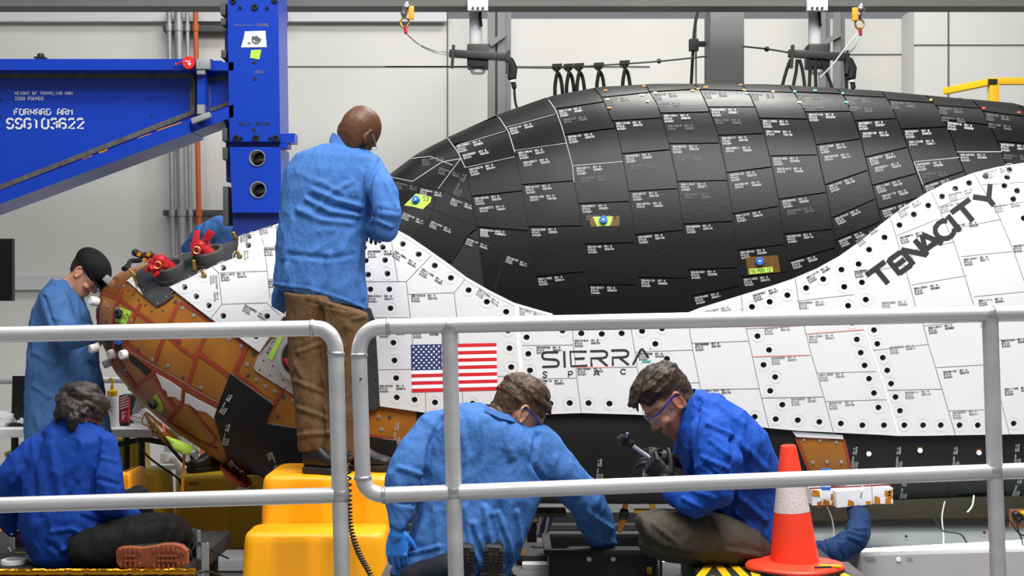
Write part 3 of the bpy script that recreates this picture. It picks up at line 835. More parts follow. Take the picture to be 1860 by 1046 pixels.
W_SEAMS = [
 ([(714,440),(725,513)],1.2),([(663,443),(714,440)],1.2),([(663,514),(740,513),(785,467)],1.3),([(740,513),(747,579),(752,635)],1.2),([(774,712),(775,750)],1.2),([(744,536),(826,533),(847,508)],1.2),([(826,533),(831,578),(834,625)],1.2),([(841,709),(842,734)],1),([(684,578),(746,578)],1),([(690,672),(748,671)],1.2),([(904,684),(938,683)],1.2),([(949,628),(1042,627)],1.2),([(1040,601),(1042,629),(1048,687),(1056,749)],1.2),([(949,689),(1048,687)],1.2),([(1047,668),(1156,667)],1.2),([(1146,598),(1153,639),(1160,685),(1168,752)],1.2),([(1153,640),(1258,636)],1.2),([(1251,595),(1258,637),(1272,708),(1284,760)],1.2),([(1256,624),(1359,620)],1.2),([(1245,696),(1270,695)],1.2),([(1271,708),(1378,706)],1.3),([(1345,560),(1353,592),(1366,649),(1378,706),(1396,778)],1.2),([(1355,598),(1457,592)],1.2),([(1451,560),(1459,592),(1472,643),(1495,721),(1513,787)],1.2),([(1366,649),(1470,646)],1.2),([(1383,723),(1493,721)],1.3),([(1463,608),(1567,600)],1.1),([(1483,678),(1590,675)],1),([(1498,729),(1608,726)],1),([(1584,637),(1684,626)],1),([(1610,709),(1709,707)],1.2),([(1673,584),(1684,626),(1709,707),(1733,790)],1.2),([(1676,593),(1777,582)],1),([(1699,668),(1787,663)],1.2),([(1721,746),(1800,744)],1),([(1777,582),(1785,613),(1819,741),(1831,789)],1),([(1793,619),(1870,616)],1),
 ([(1615,399),(1627,435),(1661,557)],1.2),([(1690,352),(1732,447),(1766,554)],1.2),([(1766,319),(1808,388),(1838,456),(1862,525),(1880,600)],1.2),([(1627,430),(1702,400)],1),([(1638,460),(1732,441)],1),([(1555,498),(1642,483)],1),([(1653,519),(1754,502)],1),([(1726,418),(1817,401)],1),([(1743,468),(1842,458)],1),([(1446,548),(1549,536)],1),([(1766,540),(1870,530)],1),([(1700,380),(1758,359)],1),([(1781,340),(1870,334)],1),([(1804,380),(1870,368)],1),([(1443,506),(1451,560)],1.1),([(1345,536),(1351,580)],1)]
L_SEAMS = [([(389,490),(401,502),(407,556),(386,582)],1.3),([(401,501),(490,497)],1.2),([(407,556),(488,553),(510,574)],1.3),([(472,414),(484,456),(494,545)],1.2),([(484,456),(506,454)],1.1),([(490,512),(503,511)],1.1)]
def ring(b, x, y, r, w_, fn):
    b.ribbon([(x + r * math.cos(2 * math.pi * k / 22), y + r * .95 * math.sin(2 * math.pi * k / 22)) for k in range(23)], w_, fn)
def white_part(name, poly, seams, labels, fillers=(), pinks=()):
    b = MB()
    patch(b, poly, offw, 15, HOLES, thick=.02)
    fnw = onhull(offw + .0009)
    b.mi = 1
    for ln, w_ in seams: b.ribbon(dens(ln, 12), w_, fnw)
    b.mi = 3
    P2 = poly
    for (x, y) in HOLES:
        if (x < 600) == (poly is LEFTW): ring(b, x - (0 if x < 1300 else 0), y + 0, 11.5, 1.0, fnw)
    b.mi = 7
    for ln, w_ in fillers: b.ribbon(dens(ln, 10), w_, onhull(offw + .0016))
    b.mi = 6
    for ln, w_ in pinks: b.ribbon(dens(ln, 8), w_, onhull(offw + .0014))
    fnt = onhull(offw + .0012)
    for (x, y, a, ink) in labels:
        label(b, x, y, a, 1, .98, fn=fnt, inks=(ink,), sk=-.05)
    return b.build(name, WM, plane, sharp=40)
WLAB = [(671, 459, -.02, 4), (721, 458, .55, 4), (769, 489, .55, 4), (671, 538, 0, 4), (749, 537, 0, 4), (872, 525, .62, 5), (943, 558, .35, 5), (692, 601, 0, 4), (752, 602, 0, 4), (692, 700, 0, 4), (975, 630, 0, 4), (1044, 618, -.02, 4), (1049, 669, -.02, 4), (978, 691, -.02, 4), (1160, 642, -.02, 4), (1262, 625, -.05, 4), (1280, 709, -.05, 4), (1387, 596, -.07, 5), (1400, 650, -.06, 5), (1436, 724, -.05, 5), (1468, 611, -.07, 5), (1487, 680, -.05, 5), (1504, 731, -.05, 5), (1614, 631, -.1, 5), (1642, 712, -.06, 5), (1684, 595, -.12, 4), (1711, 675, -.1, 4), (1728, 748, -.06, 5), (1816, 619, -.1, 4), (1822, 706, -.08, 4),
 (1550, 494, -.15, 4), (1552, 440, -.6, 5), (1628, 388, -.5, 5), (1632, 433, -.25, 4), (1640, 463, -.2, 5), (1658, 524, -.15, 4), (1728, 412, -.15, 4), (1748, 472, -.12, 4), (1775, 546, -.1, 4), (1838, 448, -.1, 4), (1720, 357, -.25, 5), (1705, 378, -.2, 5), (1803, 377, -.15, 5), (1784, 318, -.25, 5), (1463, 505, -.5, 4), (1366, 537, -.3, 4), (1450, 550, -.06, 5), (1600, 550, -.06, 5), (1280, 566, -.2, 5)]
white_part('side_white_tiles', MAIN, W_SEAMS, WLAB,
           fillers=[([(939, 553), (943, 631), (948, 686), (949, 750)], 8), ([(1567, 589), (1581, 635), (1607, 709), (1630, 790)], 4), ([(1537, 464), (1549, 512), (1563, 574)], 4), ([(717, 420), (745, 435), (783, 461), (815, 483), (847, 507), (887, 530), (933, 553), (985, 568), (1004, 573)], 5)],
           pinks=[([(1366, 648), (1470, 645)], 1.5), ([(1463, 607), (1567, 599)], 1.5), ([(1567, 593), (1581, 638), (1600, 692)], 1.2), ([(1536, 464), (1552, 530)], 1.2), ([(1048, 668), (1110, 667)], 1.6)])
white_part('nose_white_tiles', LEFTW, L_SEAMS, [(405, 503, -.05, 4), (449, 556, .5, 4), (483, 458, -.05, 4), (491, 514, -.05, 4), (474, 420, -.1, 5), (452, 402 + 30, 1.5, 5), (398, 505, 1.5, 5)])

# ---- lettering and flag
b = MB(); fnd = onhull(offw + .0022)
o0 = (1611, 516); bd = Vector((206, -150)); upv = Vector((-22.5, -27))
GT = {'T': ['-.5,1 .5,1', '0,1 0,0'], 'E': ['0,1 0,0', '0,.93 .62,.93', '0,.5 .56,.5', '0,.07 .62,.07'], 'N': ['0,0 0,1', '0,1 .72,0', '.72,0 .72,1'], 'A': ['0,0 .44,1', '.44,1 .88,0', '.16,.26 .72,.26'],
      'C': ['.78,.80 .62,.94 .42,.96 .2,.88 .07,.68 .05,.45 .12,.22 .3,.07 .5,.04 .66,.1 .78,.22'], 'I': ['0,0 0,1'], 'Y': ['0,.42 0,0', '-.46,1 0,.42', '.46,1 0,.42']}
place = [('T', 0.0), ('E', .108), ('N', .225), ('A', .335), ('C', .478), ('I', .632), ('T', .745), ('Y', .93)]
Ln = bd.length; sc = 42.0
bu = bd / Ln
for ch, u in place:
    for st in GT[ch]:
        pl = []
        for q in st.split():
            a, v = (float(t) for t in q.split(','))
            p = Vector(o0) + bu * (u * Ln + a * sc) + upv * v
            pl.append((p.x, p.y))
        b.ribbon(pl, 9.4 if ch != 'C' else 9.0, fnd)
b.build('name_lettering', M['black_ink'], plane, smooth=False)
b = MB()
def cp(l):   # points read from an enlargement of the logo
    return [(970 + x * 250 / 1860, 610 + y * 250 / 1860) for x, y in l]
def arc(cx, cy, r, a0, a1, n=8, ry=None):
    return [(cx + r * math.cos(math.radians(a0 + (a1 - a0) * k / n)), cy - (ry or r) * math.sin(math.radians(a0 + (a1 - a0) * k / n))) for k in range(n + 1)]
LW = 3.9
for pl in ([(330, 224), (160, 224)] + arc(160, 272, 45, 90, 270, 10) + [(285, 322)] + arc(290, 370, 45, 90, -90, 10) + [(115, 420)],
           [(408, 208), (418, 428)], [(712, 214), (490, 216), (505, 412), (722, 404)], [(548, 312), (685, 306)],
           [(758, 210), (940, 206)] + arc(945, 252, 42, 90, -80, 10) + [(930, 302), (772, 305), (780, 415)], [(870, 308), (992, 408)],
           [(1042, 200), (1225, 196)] + arc(1230, 242, 42, 90, -80, 10) + [(1215, 290), (1060, 295), (1066, 402)], [(1155, 298), (1280, 394)],
           [(1335, 392), (1440, 190), (1455, 182), (1470, 190), (1545, 300)]):
    b.ribbon(cp(pl), LW, fnd)
for st, wv in (([(180, 500), (165, 486), (140, 486), (125, 500), (130, 514), (165, 530), (178, 545), (165, 560), (135, 562), (118, 550)], 1.9), ([(468, 556), (466, 482), (505, 480), (522, 492), (520, 512), (505, 522), (470, 523)], 2.0),
               ([(808, 540), (846, 458), (884, 536)], 2.0), ([(822, 516), (870, 514)], 1.7), ([(1238, 468), (1215, 450), (1185, 455), (1168, 480), (1180, 510), (1210, 518), (1238, 505)], 2.0), ([(1575, 432), (1530, 434), (1534, 505), (1580, 503)], 1.9), ([(1532, 468), (1570, 466)], 1.7)):
    b.ribbon(cp(st), wv, fnd)
for tx in (([(1550, 176), (1562, 176)], .5), ([(1556, 176), (1556, 186)], .5), ([(1565, 186), (1565, 176), (1570, 182), (1576, 176), (1576, 186)], .5)):
    b.ribbon(cp(tx[0]), tx[1], fnd)
b.mi = 1
q = cp([(1448, 364), (1465, 340), (1583, 336), (1566, 362)])
b.quad(*[fnd(*p) for p in q])
b.build('logo_lettering', [M['black_ink'], M['teal']], plane, smooth=False)
b = MB()
def fl(u, v):   # flag corners
    x0, y0 = 748 + 1.5 * v, 627 + 86 * v
    x1, y1 = 902.5 + 1.8 * v, 623.5 + 85.5 * v
    return (x0 + (x1 - x0) * u, y0 + (y1 - y0) * u)
def strip(u0, u1, v, hgt, off=0):
    pts = [fl(u0 + (u1 - u0) * k / 16, v) for k in range(17)]
    b.ribbon(pts, hgt, onhull(offw + .0018 + off))
for k in range(13):
    b.mi = 0 if k % 2 == 0 else 2
    strip(.0 if k >= 7 else .35, 1, (k + .5) / 13, 86 / 13)
b.mi = 1
for k in range(7): strip(0, .355, (k + .5) / 13, 86 / 13 + .2, .0002)
b.mi = 2
fs = onhull(offw + .0026)
for r in range(9):
    for c in range(6 if r % 2 == 0 else 5):
        u = .355 * ((c + .5) / 6 + (0 if r % 2 == 0 else 1 / 12)); v = 7 / 13 * (r + .75) / 9.5
        cx, cy = fl(u, v)
        pts = [(cx + (2.6 if k % 2 == 0 else 1.05) * math.sin(math.pi * k / 5), cy - (2.6 if k % 2 == 0 else 1.05) * math.cos(math.pi * k / 5)) for k in range(10)]
        cc = b.bm.verts.new(fs(cx, cy)); vv = [b.bm.verts.new(fs(*p)) for p in pts]
        for k in range(10): b._face((cc, vv[(k + 1) % 10], vv[k]))
b.build('flag_decal', [M['red_decal'], M['blue_decal'], M['white_decal']], plane, smooth=False)

# ---- lower black tile joints and labels
fnk = onhull(.0015)
for ln in ([(1055, 748), (1062, 800), (1072, 850), (1085, 922)], [(1157, 752), (1160, 820), (1163, 925)], [(1392, 777), (1425, 850), (1440, 915)], [(1621, 790), (1622, 850), (1624, 915)], [(1722, 790), (1724, 850), (1722, 912)], [(1827, 788), (1828, 850), (1822, 912)], [(870, 755), (880, 850), (885, 920)]):
    b = MB(); b.ribbon(dens(ln, 8), 2.2, fnk); b.build('lower_tile_joint', M['tile_gap'], plane, smooth=False)
for (x, y, a, n) in ((1083, 872, -1.48, 1), (1167, 872, -1.5, 1), (715, 806, -1.5, 1), (1546, 850, -1.45, 1), (1627, 850, -1.5, 1), (1730, 850, -1.5, 1), (1842, 845, -1.5, 1), (1634, 907, -1.4, 1), (1838, 900, -1.2, 1)):
    b = MB(); label(b, x, y, a, n, .85, fn=onhull(.002), inks=(0,)); b.build('tile_part_number', M['tile_ink'], plane, smooth=False)

# ---- nose: black lower cap, bay panels, tapes
CAP = [(421, 679), (460, 708), (497, 735), (490, 752), (484, 769), (548, 779), (640, 790), (720, 800), (745, 905), (620, 908), (520, 897), (480, 888), (443, 876), (420, 838), (405, 795), (393, 755), (405, 720)]
b = MB(); patch(b, CAP, .02, 14, thick=.03)
b.mi = 1
for ln in ([(393, 755), (410, 757)], [(440, 850), (500, 862), (520, 895)], [(484, 772), (545, 783)]): b.ribbon(dens(ln), 1.6, onhull(.0212))
for (x, y, a) in ((402, 746, -1.05), (408, 803, -1.35), (498, 818, 1.2), (425, 830, .9)):
    label(b, x, y, a, 1, .8, fn=onhull(.0216), inks=(3,))
b.build('nose_black_cap', [M['tile_black_lower'], M['tile_gap'], M['rubber'], M['white_ink']], plane, sharp=40)
b = MB(); fr = onhull(.004)
def rs(*l): return dens(list(l), 8)
for ln, w_ in ((rs((178, 560), (176, 620), (190, 660)), 4), (rs((184, 531), (214, 542), (249, 566), (290, 596), (330, 622)), 6), (rs((224, 529), (209, 560), (205, 600), (208, 645)), 5), (rs((256, 552), (240, 586), (232, 618)), 6),
               (rs((326, 549), (303, 600), (289, 637), (278, 668)), 7), (rs((330, 549), (384, 583), (430, 612), (474, 642)), 7), (rs((300, 606), (329, 632), (358, 652)), 6), (rs((374, 609), (360, 640), (341, 702)), 7), (rs((362, 641), (392, 664), (418, 684)), 8),
               (rs((449, 628), (427, 676)), 9), (rs((222, 618), (245, 640), (280, 668), (312, 687), (343, 704), (398, 736)), 11), (rs((282, 675), (262, 690), (243, 703), (225, 712)), 7), (rs((332, 704), (330, 735), (306, 765), (295, 780)), 7),
               (rs((217, 657), (232, 680), (250, 705)), 5), (rs((281, 687), (300, 715), (322, 745)), 6), (rs((427, 677), (460, 702), (495, 735)), 6), (rs((514, 706), (496, 738)), 7), (rs((484, 770), (548, 781)), 6), (rs((199, 660), (240, 640)), 4), (rs((380, 812), (395, 796)), 6), (rs((305, 765), (360, 800), (396, 815)), 4), (rs((345, 738), (375, 775), (392, 795)), 4), (rs((668, 790), (716, 797)), 5)):
    b.ribbon(ln, w_, fr)
b.build('red_joint_filler', M['red_tape'], plane)
b = MB(); fr2 = onhull(.0046)
for ln in (rs((240, 640), (282, 664), (345, 700)), rs((345, 702), (398, 731)), rs((421, 679), (497, 733), (484, 768), (548, 778)), rs((690, 797), (716, 799))):
    b.ribbon(ln, 1.3, fr2)
b.build('white_sealant_line', M['seam_white'], plane)
b = MB(); patch(b, [(284, 677), (309, 691), (331, 706), (329, 728), (318, 720), (306, 720), (303, 710), (296, 705)], .005, 8, thick=.002)
b.build('white_primer_patch', M['white_ink'], plane)
b = MB(); patch(b, [(338, 713), (368, 729), (398, 744), (392, 762), (375, 748), (358, 744), (345, 734), (336, 732)], .005, 8, thick=.002)
b.build('white_primer_patch', M['white_ink'], plane)
b = MB(); patch(b, [(233, 642), (250, 652), (275, 671), (269, 685), (252, 668), (238, 657)], .003, 7, thick=.002); b.build('bare_black_patch', M['rubber'], plane)
b = MB(); patch(b, [(190, 615), (219, 622), (222, 634), (210, 640), (205, 655), (196, 640)], .003, 6, thick=.002)
b.build('bare_black_patch', M['rubber'], plane)
for i, (x, y) in enumerate([(319, 548), (332, 560), (352, 573), (252, 634), (277, 653), (305, 664), (333, 684), (365, 704), (438, 629), (461, 643), (417, 616), (449, 662), (451, 681), (483, 702), (499, 711), (515, 720), (533, 728), (466, 690), (505, 756), (543, 762), (196, 557), (194, 583), (212, 561), (240, 582), (214, 506), (240, 495), (225, 520), (213, 520), (688, 757), (693, 780), (708, 757), (278, 536), (228, 672), (352, 600)]):
    loc, nor = hit2(x, y)
    b = MB(); b.lathe(loc, [(.010, 0), (.010, .004), (.007, .005), (.004, .005), (.0035, .002)], 12, axis=nor); b.build('panel_fastener', M['galv' if i % 3 else 'pad_grey'], plane)
for (x, y) in ((233, 528), (242, 536), (252, 545), (264, 555), (276, 566), (296, 564)):
    loc, nor = hit2(x, y); lat('open_fastener_hole', M['rubber'], loc, [(.006, 0), (.006, .001)], 8, nor)
# brown upper nose plate
b = MB(); patch(b, [(196, 516), (215, 496), (262, 478), (300, 470), (260, 492), (236, 512), (222, 520), (216, 538), (188, 528)], .003, 9, thick=.004)
b.build('nose_top_panel', M['composite_dark'], plane)
# graphite thruster panel on top
DP = [(233, 512), (259, 490), (290, 474), (320, 462), (370, 447), (418, 431), (433, 427), (438, 450), (431, 468), (389, 490), (350, 508), (312, 526), (316, 540), (303, 550), (287, 559), (262, 538)]
b = MB(); patch(b, DP, .012, 9, thick=.012)
b.build('thruster_panel', [M['panel_dark'], M['rubber'], M['rubber']], plane)
b = MB(); patch(b, [(233, 513), (243, 505), (257, 528), (262, 538)], .0135, 8, thick=.001); b.build('white_edge_strip', M['white'], plane)
for (x, y) in ((248, 519), (262, 529), (275, 540), (289, 553), (304, 541), (315, 532), (346, 505), (395, 482), (345, 458), (400, 440), (428, 462), (290, 480), (368, 470)):
    loc, nor = hit2(x, y); lat('panel_rivet', M['galv'], loc + nor * .012, [(.005, 0), (.004, .003)], 8, nor)
b = MB(); patch(b, [(325, 482), (360, 467), (368, 474), (335, 492)], .0128, 7, thick=.001); b.build('panel_opening', M['rubber'], plane)
for (x, y, r) in ((314, 500, .080), (384, 474, .082)):
    loc, nor = hit2(x, y); nor = (nor + Vector((0, -.15, .7))).normalized()
    b = MB(); b.lathe(loc - nor * .01, [(r * 1.15, 0), (r * 1.15, .018)], 32, axis=nor); b.build('thruster_ring', M['panel_dark'], plane)
    b = MB(); b.lathe(loc, [(r * .96, 0), (r, .02), (r * .97, .062), (r * .9, .068), (r * .72, .066), (r * .66, .04), (0, .035)], 32, axis=nor, caps=False); b.build('thruster_cover', M['pad_grey'], plane)
    b = MB()
    top = loc + nor * .06
    rnd = random.Random(int(x))
    b.limb([top - nor * .03, top + nor * .03 + Vector((-.03, -.02, .0))], [.04, .03], 12)
    for k in range(11):
        a = top + Vector((rnd.uniform(-.08, .02), rnd.uniform(-.06, -.02), rnd.uniform(-.03, .055)))
        c = a + Vector((rnd.uniform(-.05, .05), rnd.uniform(-.04, .03), rnd.uniform(-.05, .06)))
        b.bar(a, c, rnd.uniform(.025, .045), .010, up=(rnd.uniform(-.5, .8), 1, rnd.uniform(-.5, .6)), bevel=.003)
    b.build('red_strap_cover', M['red'], plane)
    b = MB(); b.tube([top + Vector((-.045 + .018 * math.cos(q), -.075, .0 + .018 * math.sin(q))) for q in [2 * math.pi * k / 14 for k in range(14)]], .004, 6, closed=True); b.build('strap_ring', M['brass'], plane)
# probe with hose at nose
b = MB(); b.limb([hit(254, 520, .02), P(243, 499, 7.42), P(232, 486, 7.44)], [.012, .010, .010], 10); b.build('brass_probe', M['brass'], plane)
b = MB(); b.limb([P(232, 486, 7.44), P(226, 488, 7.44), P(232, 484, 7.45)], .016, 10); b.tube(smoothline([P(232, 484, 7.44), P(238, 474, 7.5), P(252, 473, 7.55), P(268, 467, 7.6), P(285, 468, 7.65)]), .013, 10); b.limb([P(246, 459, 7.55), P(258, 464, 7.57), P(272, 464, 7.6), P(292, 474, 7.65)], [.02, .016, .022, .012], 10); b.build('probe_hose', M['rubber'], plane)
for (x, y) in ((253, 462), (263, 472), (270, 462)):
    b = MB(); b.box(P(x, y, 7.53), (.02, .02, .02), Matrix.Rotation(.5, 3, 'Y')); b.build('hose_tag', M['kapton'], plane)
# brass locating pins
for (x, y, dx, dy) in ((357, 494, -2, -24), (374, 507, -3, -14), (438, 472, -5, -16), (450, 430, -5, -17), (428, 432, -6, -16)):
    loc = hit(x, y, .02)
    tip = loc + Vector((dx * .0028, -.02, -dy * .0028)); mid = loc.lerp(tip, .62)
    b = MB(); b.limb([loc, mid], [.012, .010], 10); b.build('brass_pin', M['brass'], plane)
    b = MB(); b.limb([mid, tip], [.006, .004], 8); b.build('pin_tip', M['black'], plane)
# target pucks on tape
def puck(x, y, m, tape, poly, tilt=0, r=.021):
    loc, nor = hit2(x, y)
    if tape:
        for pl, tm, off in poly:
            b = MB(); patch(b, pl, off, 6, thick=.0005); b.build('tape', M[tm], plane)
    b = MB(); q = loc + nor * .012
    b.lathe(q, [(r, 0), (r, .012), (r * .85, .02), (r * .45, .02), (r * .4, .012), (0, .012)], 24, axis=nor, caps=False); b.build('target_puck', M[m], plane)
    if m == 'puck_blue':
        b = MB(); b.ball(q + nor * .014, (r * .34,) * 3, u=12, v=8); b.build('puck_center', M['white'], plane)
puck(758, 367, 'puck_blue', 1, [([(736, 375), (757, 354), (785, 360), (783, 369), (769, 382)], 'green_tape', .0116)])
puck(1096, 401, 'puck_blue', 1, [([(1070, 397), (1125, 393), (1125, 411), (1074, 413)], 'kapton_dark', .0116), ([(1077, 395), (1114, 394), (1108, 411), (1085, 412)], 'green_tape', .0124)])
puck(1379, 476, 'puck_blue', 1, [([(1354, 468), (1412, 464), (1417, 495), (1358, 500)], 'kapton_dark', .0116), ([(1360, 489), (1402, 485), (1404, 494), (1361, 499)], 'green_tape', .0124)])
puck(220, 572, 'rubber', 1, [([(210, 583), (219, 558), (240, 566), (229, 590)], 'green_tape', .003)], r=.026)
puck(282, 731, 'rubber', 1, [([(271, 731), (283, 715), (292, 725), (298, 742), (293, 750)], 'green_tape', .003)], r=.026)
for s_, o_, r_, u_, w_, h_ in (('TSS PUCK 12', (1362, 497), (.62, -.06), (-.05, -.95), .8, .0132), ('53', (769, 366), (1.0, .2), (.2, -1.2), 1.0, .0126), ('53', (228, 582), (.8, -.7), (-.6, -.9), 1.0, .0042), ('15', (1111, 399), (.8, 0), (.1, -.9), .7, .0132), ('FWD NLG LW', (489, 643), (.35, -.75), (-.6, -.3), .8, .0145)):
    b = MB(); text(b, s_, o_, r_, u_, w_, onhull(h_)); b.build('tape_handwriting', M['black_ink'], plane, smooth=False)
# silver aperture plate
b = MB(); patch(b, [(462, 668), (470, 645), (495, 617), (515, 602), (545, 598), (600, 600), (600, 720), (540, 720), (500, 696), (466, 674)], .010, 10, thick=.01)
b.build('aperture_plate', [M['alloy'], M['rubber'], M['rubber']], plane)
for (x, y) in ((473, 672), (480, 655), (488, 641), (492, 682), (497, 665), (505, 700), (512, 612), (505, 625), (514, 640), (509, 660), (512, 678), (520, 705), (515, 690), (530, 715)):
    loc, nor = hit2(x, y); lat('plate_hole', M['rubber'], loc + nor * .010, [(.0045, 0), (.004, .0015)], 8, nor)
loc, nor = hit2(548, 650)
b = MB(); b.lathe(loc + nor * .012, [(.125, 0), (.125, .012), (.1, .014), (.095, .0), (.09, -.02)], 40, axis=nor, caps=False); b.build('aperture_ring', M['alloy'], plane)
b = MB(); b.lathe(loc + nor * .013, [(.095, 0), (.095, .004), (0.0, .004)], 36, axis=nor, caps=False); b.build('aperture_cover', M['rubber'], plane)
b = MB(); b.limb([hit(522, 655, .03), hit(532, 668, .03)], .012, 8); b.build('red_lanyard', M['red'], plane)
b = MB(); patch(b, [(488, 650), (508, 612), (518, 608), (496, 655)], .0138, 7, thick=.0005); b.build('tape', M['green_tape'], plane)
# dark hinged plate
pl = [(640, 560), (662, 556), (676, 562), (684, 585), (690, 690), (692, 736), (684, 745), (640, 745)]
b = MB(); patch(b, pl, .026, 12, thick=.02)
b.build('hinge_plate', [M['panel_dark'], M['rubber'], M['rubber']], plane)
for y in range(580, 740, 22):
    loc, nor = hit2(678 + (y - 560) * .05, y); lat('plate_bolt', M['rubber'], loc + nor * .026, [(.005, 0), (.005, .002)], 8, nor)
# white round caps and pad on the nose tip
for (x, y, dx) in ((207, 642, 0), (229, 643, 0), (182, 634, -.05), (176, 545, -.03)):
    loc, nor = hit2(x, y); nor = (nor + Vector((-.3, -.6, 0))).normalized()
    b = MB(); b.lathe(loc + Vector((dx, 0, 0)) - nor * .01, [(.024, 0), (.026, .02), (.024, .042), (.02, .046)], 24, axis=nor); b.build('white_sensor_cap', M['white'], plane)
for (x, y) in ((187, 663), (199, 512)):
    loc, nor = hit2(x, y)
    b = MB(); b.box(loc + nor * .015, (.05, .04, .05), nor.to_track_quat('Z', 'Y').to_matrix(), .006); b.build('sensor_block', M['galv'], plane)
# wire bundle under the nose
b = MB(); rnd = random.Random(3)
b.limb([P(266, 752, 7.55), P(285, 776, 7.5), P(305, 795, 7.5), P(330, 812, 7.5)], [.012, .03, .035, .02], 10)
for k in range(7):
    x = 262 + k * 9
    b.tube(smoothline([P(x, 752 + k * 7, 7.5), P(x + rnd.uniform(-8, 8), 768 + k * 7, 7.42), P(x + rnd.uniform(0, 20), 776 + k * 7, 7.45), P(x + 16, 790 + k * 5, 7.5)]), .004, 6)
b.build('wire_harness', M['kapton_dark'], plane)
b = MB(); b.loft([(300, 790, 306, 800, 7.46, .03), (312, 795, 318, 818, 7.44, .05), (328, 800, 334, 826, 7.44, .05), (345, 808, 350, 826, 7.46, .04), (360, 818, 362, 824, 7.5, .03)]); b.build('green_tape_wrap', M['green_tape'], plane)
b = MB(); b.limb([P(352, 822, 7.46), P(357, 832, 7.46)], [.02, .012], 8); b.build('foil_tip', M['galv'], plane)
b = MB(); b.tube(smoothline([P(296, 772, 7.42), P(299, 782, 7.4), P(302, 792, 7.42)]), .005, 6); b.build('orange_lead', M['cone'], plane)
b = MB(); b.ribbon([(335, 822), (333, 850), (331, 895)], 5, lambda x, y: P(x, y, 7.48)); b.build('hanging_amber_strip', M['kapton'], plane)
# keel blocks under nose
b = MB(); b.loft([(402, 842, 455, 882, 7.5, .3), (410, 856, 450, 880, 7.5, .3), (430, 862, 452, 884, 7.5, .25)]); b.build('nose_support_shoe', M['red_tape'], plane)
# open bay on the lower right side
BAY = [(1446, 793), (1533, 797), (1546, 853), (1470, 855)]
b = MB(); patch(b, BAY, .004, 9, thick=.004); b.build('open_bay_panel', M['composite'], plane)
b = MB()
for ln, w_ in ((rs((1446, 794), (1470, 855)), 6), (rs((1532, 798), (1545, 853)), 5), (rs((1446, 795), (1468, 796)), 5), (rs((1505, 797), (1533, 798)), 5)): b.ribbon(ln, w_, onhull(.006))
b.build('bay_edge_filler', M['red_tape'], plane)
for (x, y) in ((1460, 799), (1489, 800), (1519, 803), (1476, 840), (1502, 839), (1528, 839)):
    loc, nor = hit2(x, y); lat('bay_screw', M['galv'], loc + nor * .004, [(.009, 0), (.006, .006)], 12, nor)
b = MB(); patch(b, [(1438, 783), (1512, 788), (1530, 790), (1531, 797), (1446, 793)], .014, 9, thick=.01); b.build('white_tile_edge', M['ring_grey'], plane)
for (x, y) in ((1578, 824), (1671, 818), (1778, 822)):
    loc, nor = hit2(x, y)
    b = MB(); b.lathe(loc, [(.012, 0), (.012, .006), (.009, .007)], 16, axis=nor); b.build('white_plug', M['white'], plane)
    if x > 1600:
        b = MB(); patch(b, [(x - 5, y - 7), (x + 5, y - 7), (x + 5, y + 3), (x - 5, y + 3)], .0015, 5, thick=.0005); b.build('tape', M['kapton_dark'], plane)
# amber tape tabs along the spine
b = MB(); rnd = random.Random(11)
for (x, y, w_, m) in ((1206, 152, 10, 0), (1255, 149, 8, 0), (1328, 151, 9, 0), (1345, 158, 8, 0), (1170, 160, 9, 0), (1190, 172, 9, 0), (1166, 176, 12, 0), (1100, 168, 9, 0), (1104, 184, 9, 0), (1107, 199, 11, 0), (1282, 162, 12, 0), (1258, 168, 10, 0), (1268, 165, 8, 0), (1352, 167, 9, 0), (1357, 173, 7, 1), (1404, 170, 8, 0), (1432, 155, 8, 0), (1443, 170, 8, 1), (1452, 189, 10, 0), (1480, 168, 9, 1), (1516, 160, 9, 0), (1530, 173, 7, 1), (1537, 189, 10, 1), (1585, 158, 8, 0), (1665, 167, 9, 0), (1690, 185, 7, 2), (1745, 172, 8, 0), (1786, 200, 8, 3), (1850, 208, 8, 3), (1176, 187, 8, 4)):
    b = MB(); a = rnd.uniform(-.2, .2)
    b.ribbon([(x - w_ * .36, y - a * 3), (x + w_ * .36, y + a * 3)], 3.0, onhull(.0125)); b.build('spine_tape_tab', M[('kapton', 'teal', 'yellow_rail', 'cone', 'white')[m]], plane)
# green masking tape hanging along the lower edge
b = MB(); b.ribbon(dens([(1650, 911), (1700, 906), (1760, 902), (1829, 899)], 10), 5, lambda x, y: hit(x, y, .004)); b.ribbon(dens([(1740, 903), (1829, 898)], 10), 9, lambda x, y: hit(x, y, .005)); b.build('green_masking_tape', M['green_vivid'], plane)
# ================================================================ BLUE LIFTING ARM AND COLUMN
def pxprism(b, pts, d, depth): b.prism([P(x, y, d) for x, y in pts], (0, depth, 0))
arm = thing('lifting_crane', 'blue tapered steel crane arm with stencilled white weight lettering', 'crane', P(150, 110, 7.9))
b = MB(); pxprism(b, [(-160, 107), (384, 107), (384, 127), (-160, 127)], 7.72, .34); b.build('top_flange', M['blue_steel'], arm, sharp=20)
b = MB(); pxprism(b, [(-160, 405), (-160, 430), (345, 242), (345, 218)], 7.72, .34); pxprism(b, [(345, 218), (345, 242), (424, 212), (424, 190)], 7.76, .26); b.build('bottom_flange', M['blue_steel'], arm, sharp=20)
b = MB(); pxprism(b, [(-160, 126), (430, 126), (430, 200), (-160, 410)], 7.86, .06); b.build('web_plate', M['blue_steel'], arm, sharp=20)
b = MB(); pxprism(b, [(384, 110), (402, 110), (404, 113), (424, 113), (424, 128), (384, 128)], 7.76, .24); b.build('end_lug', M['blue_steel'], arm, sharp=20)
b = MB(); pxprism(b, [(358, 128), (373, 128), (373, 214), (358, 220)], 7.74, .13); b.build('stiffener', M['blue_steel'], arm, sharp=20)
b = MB()
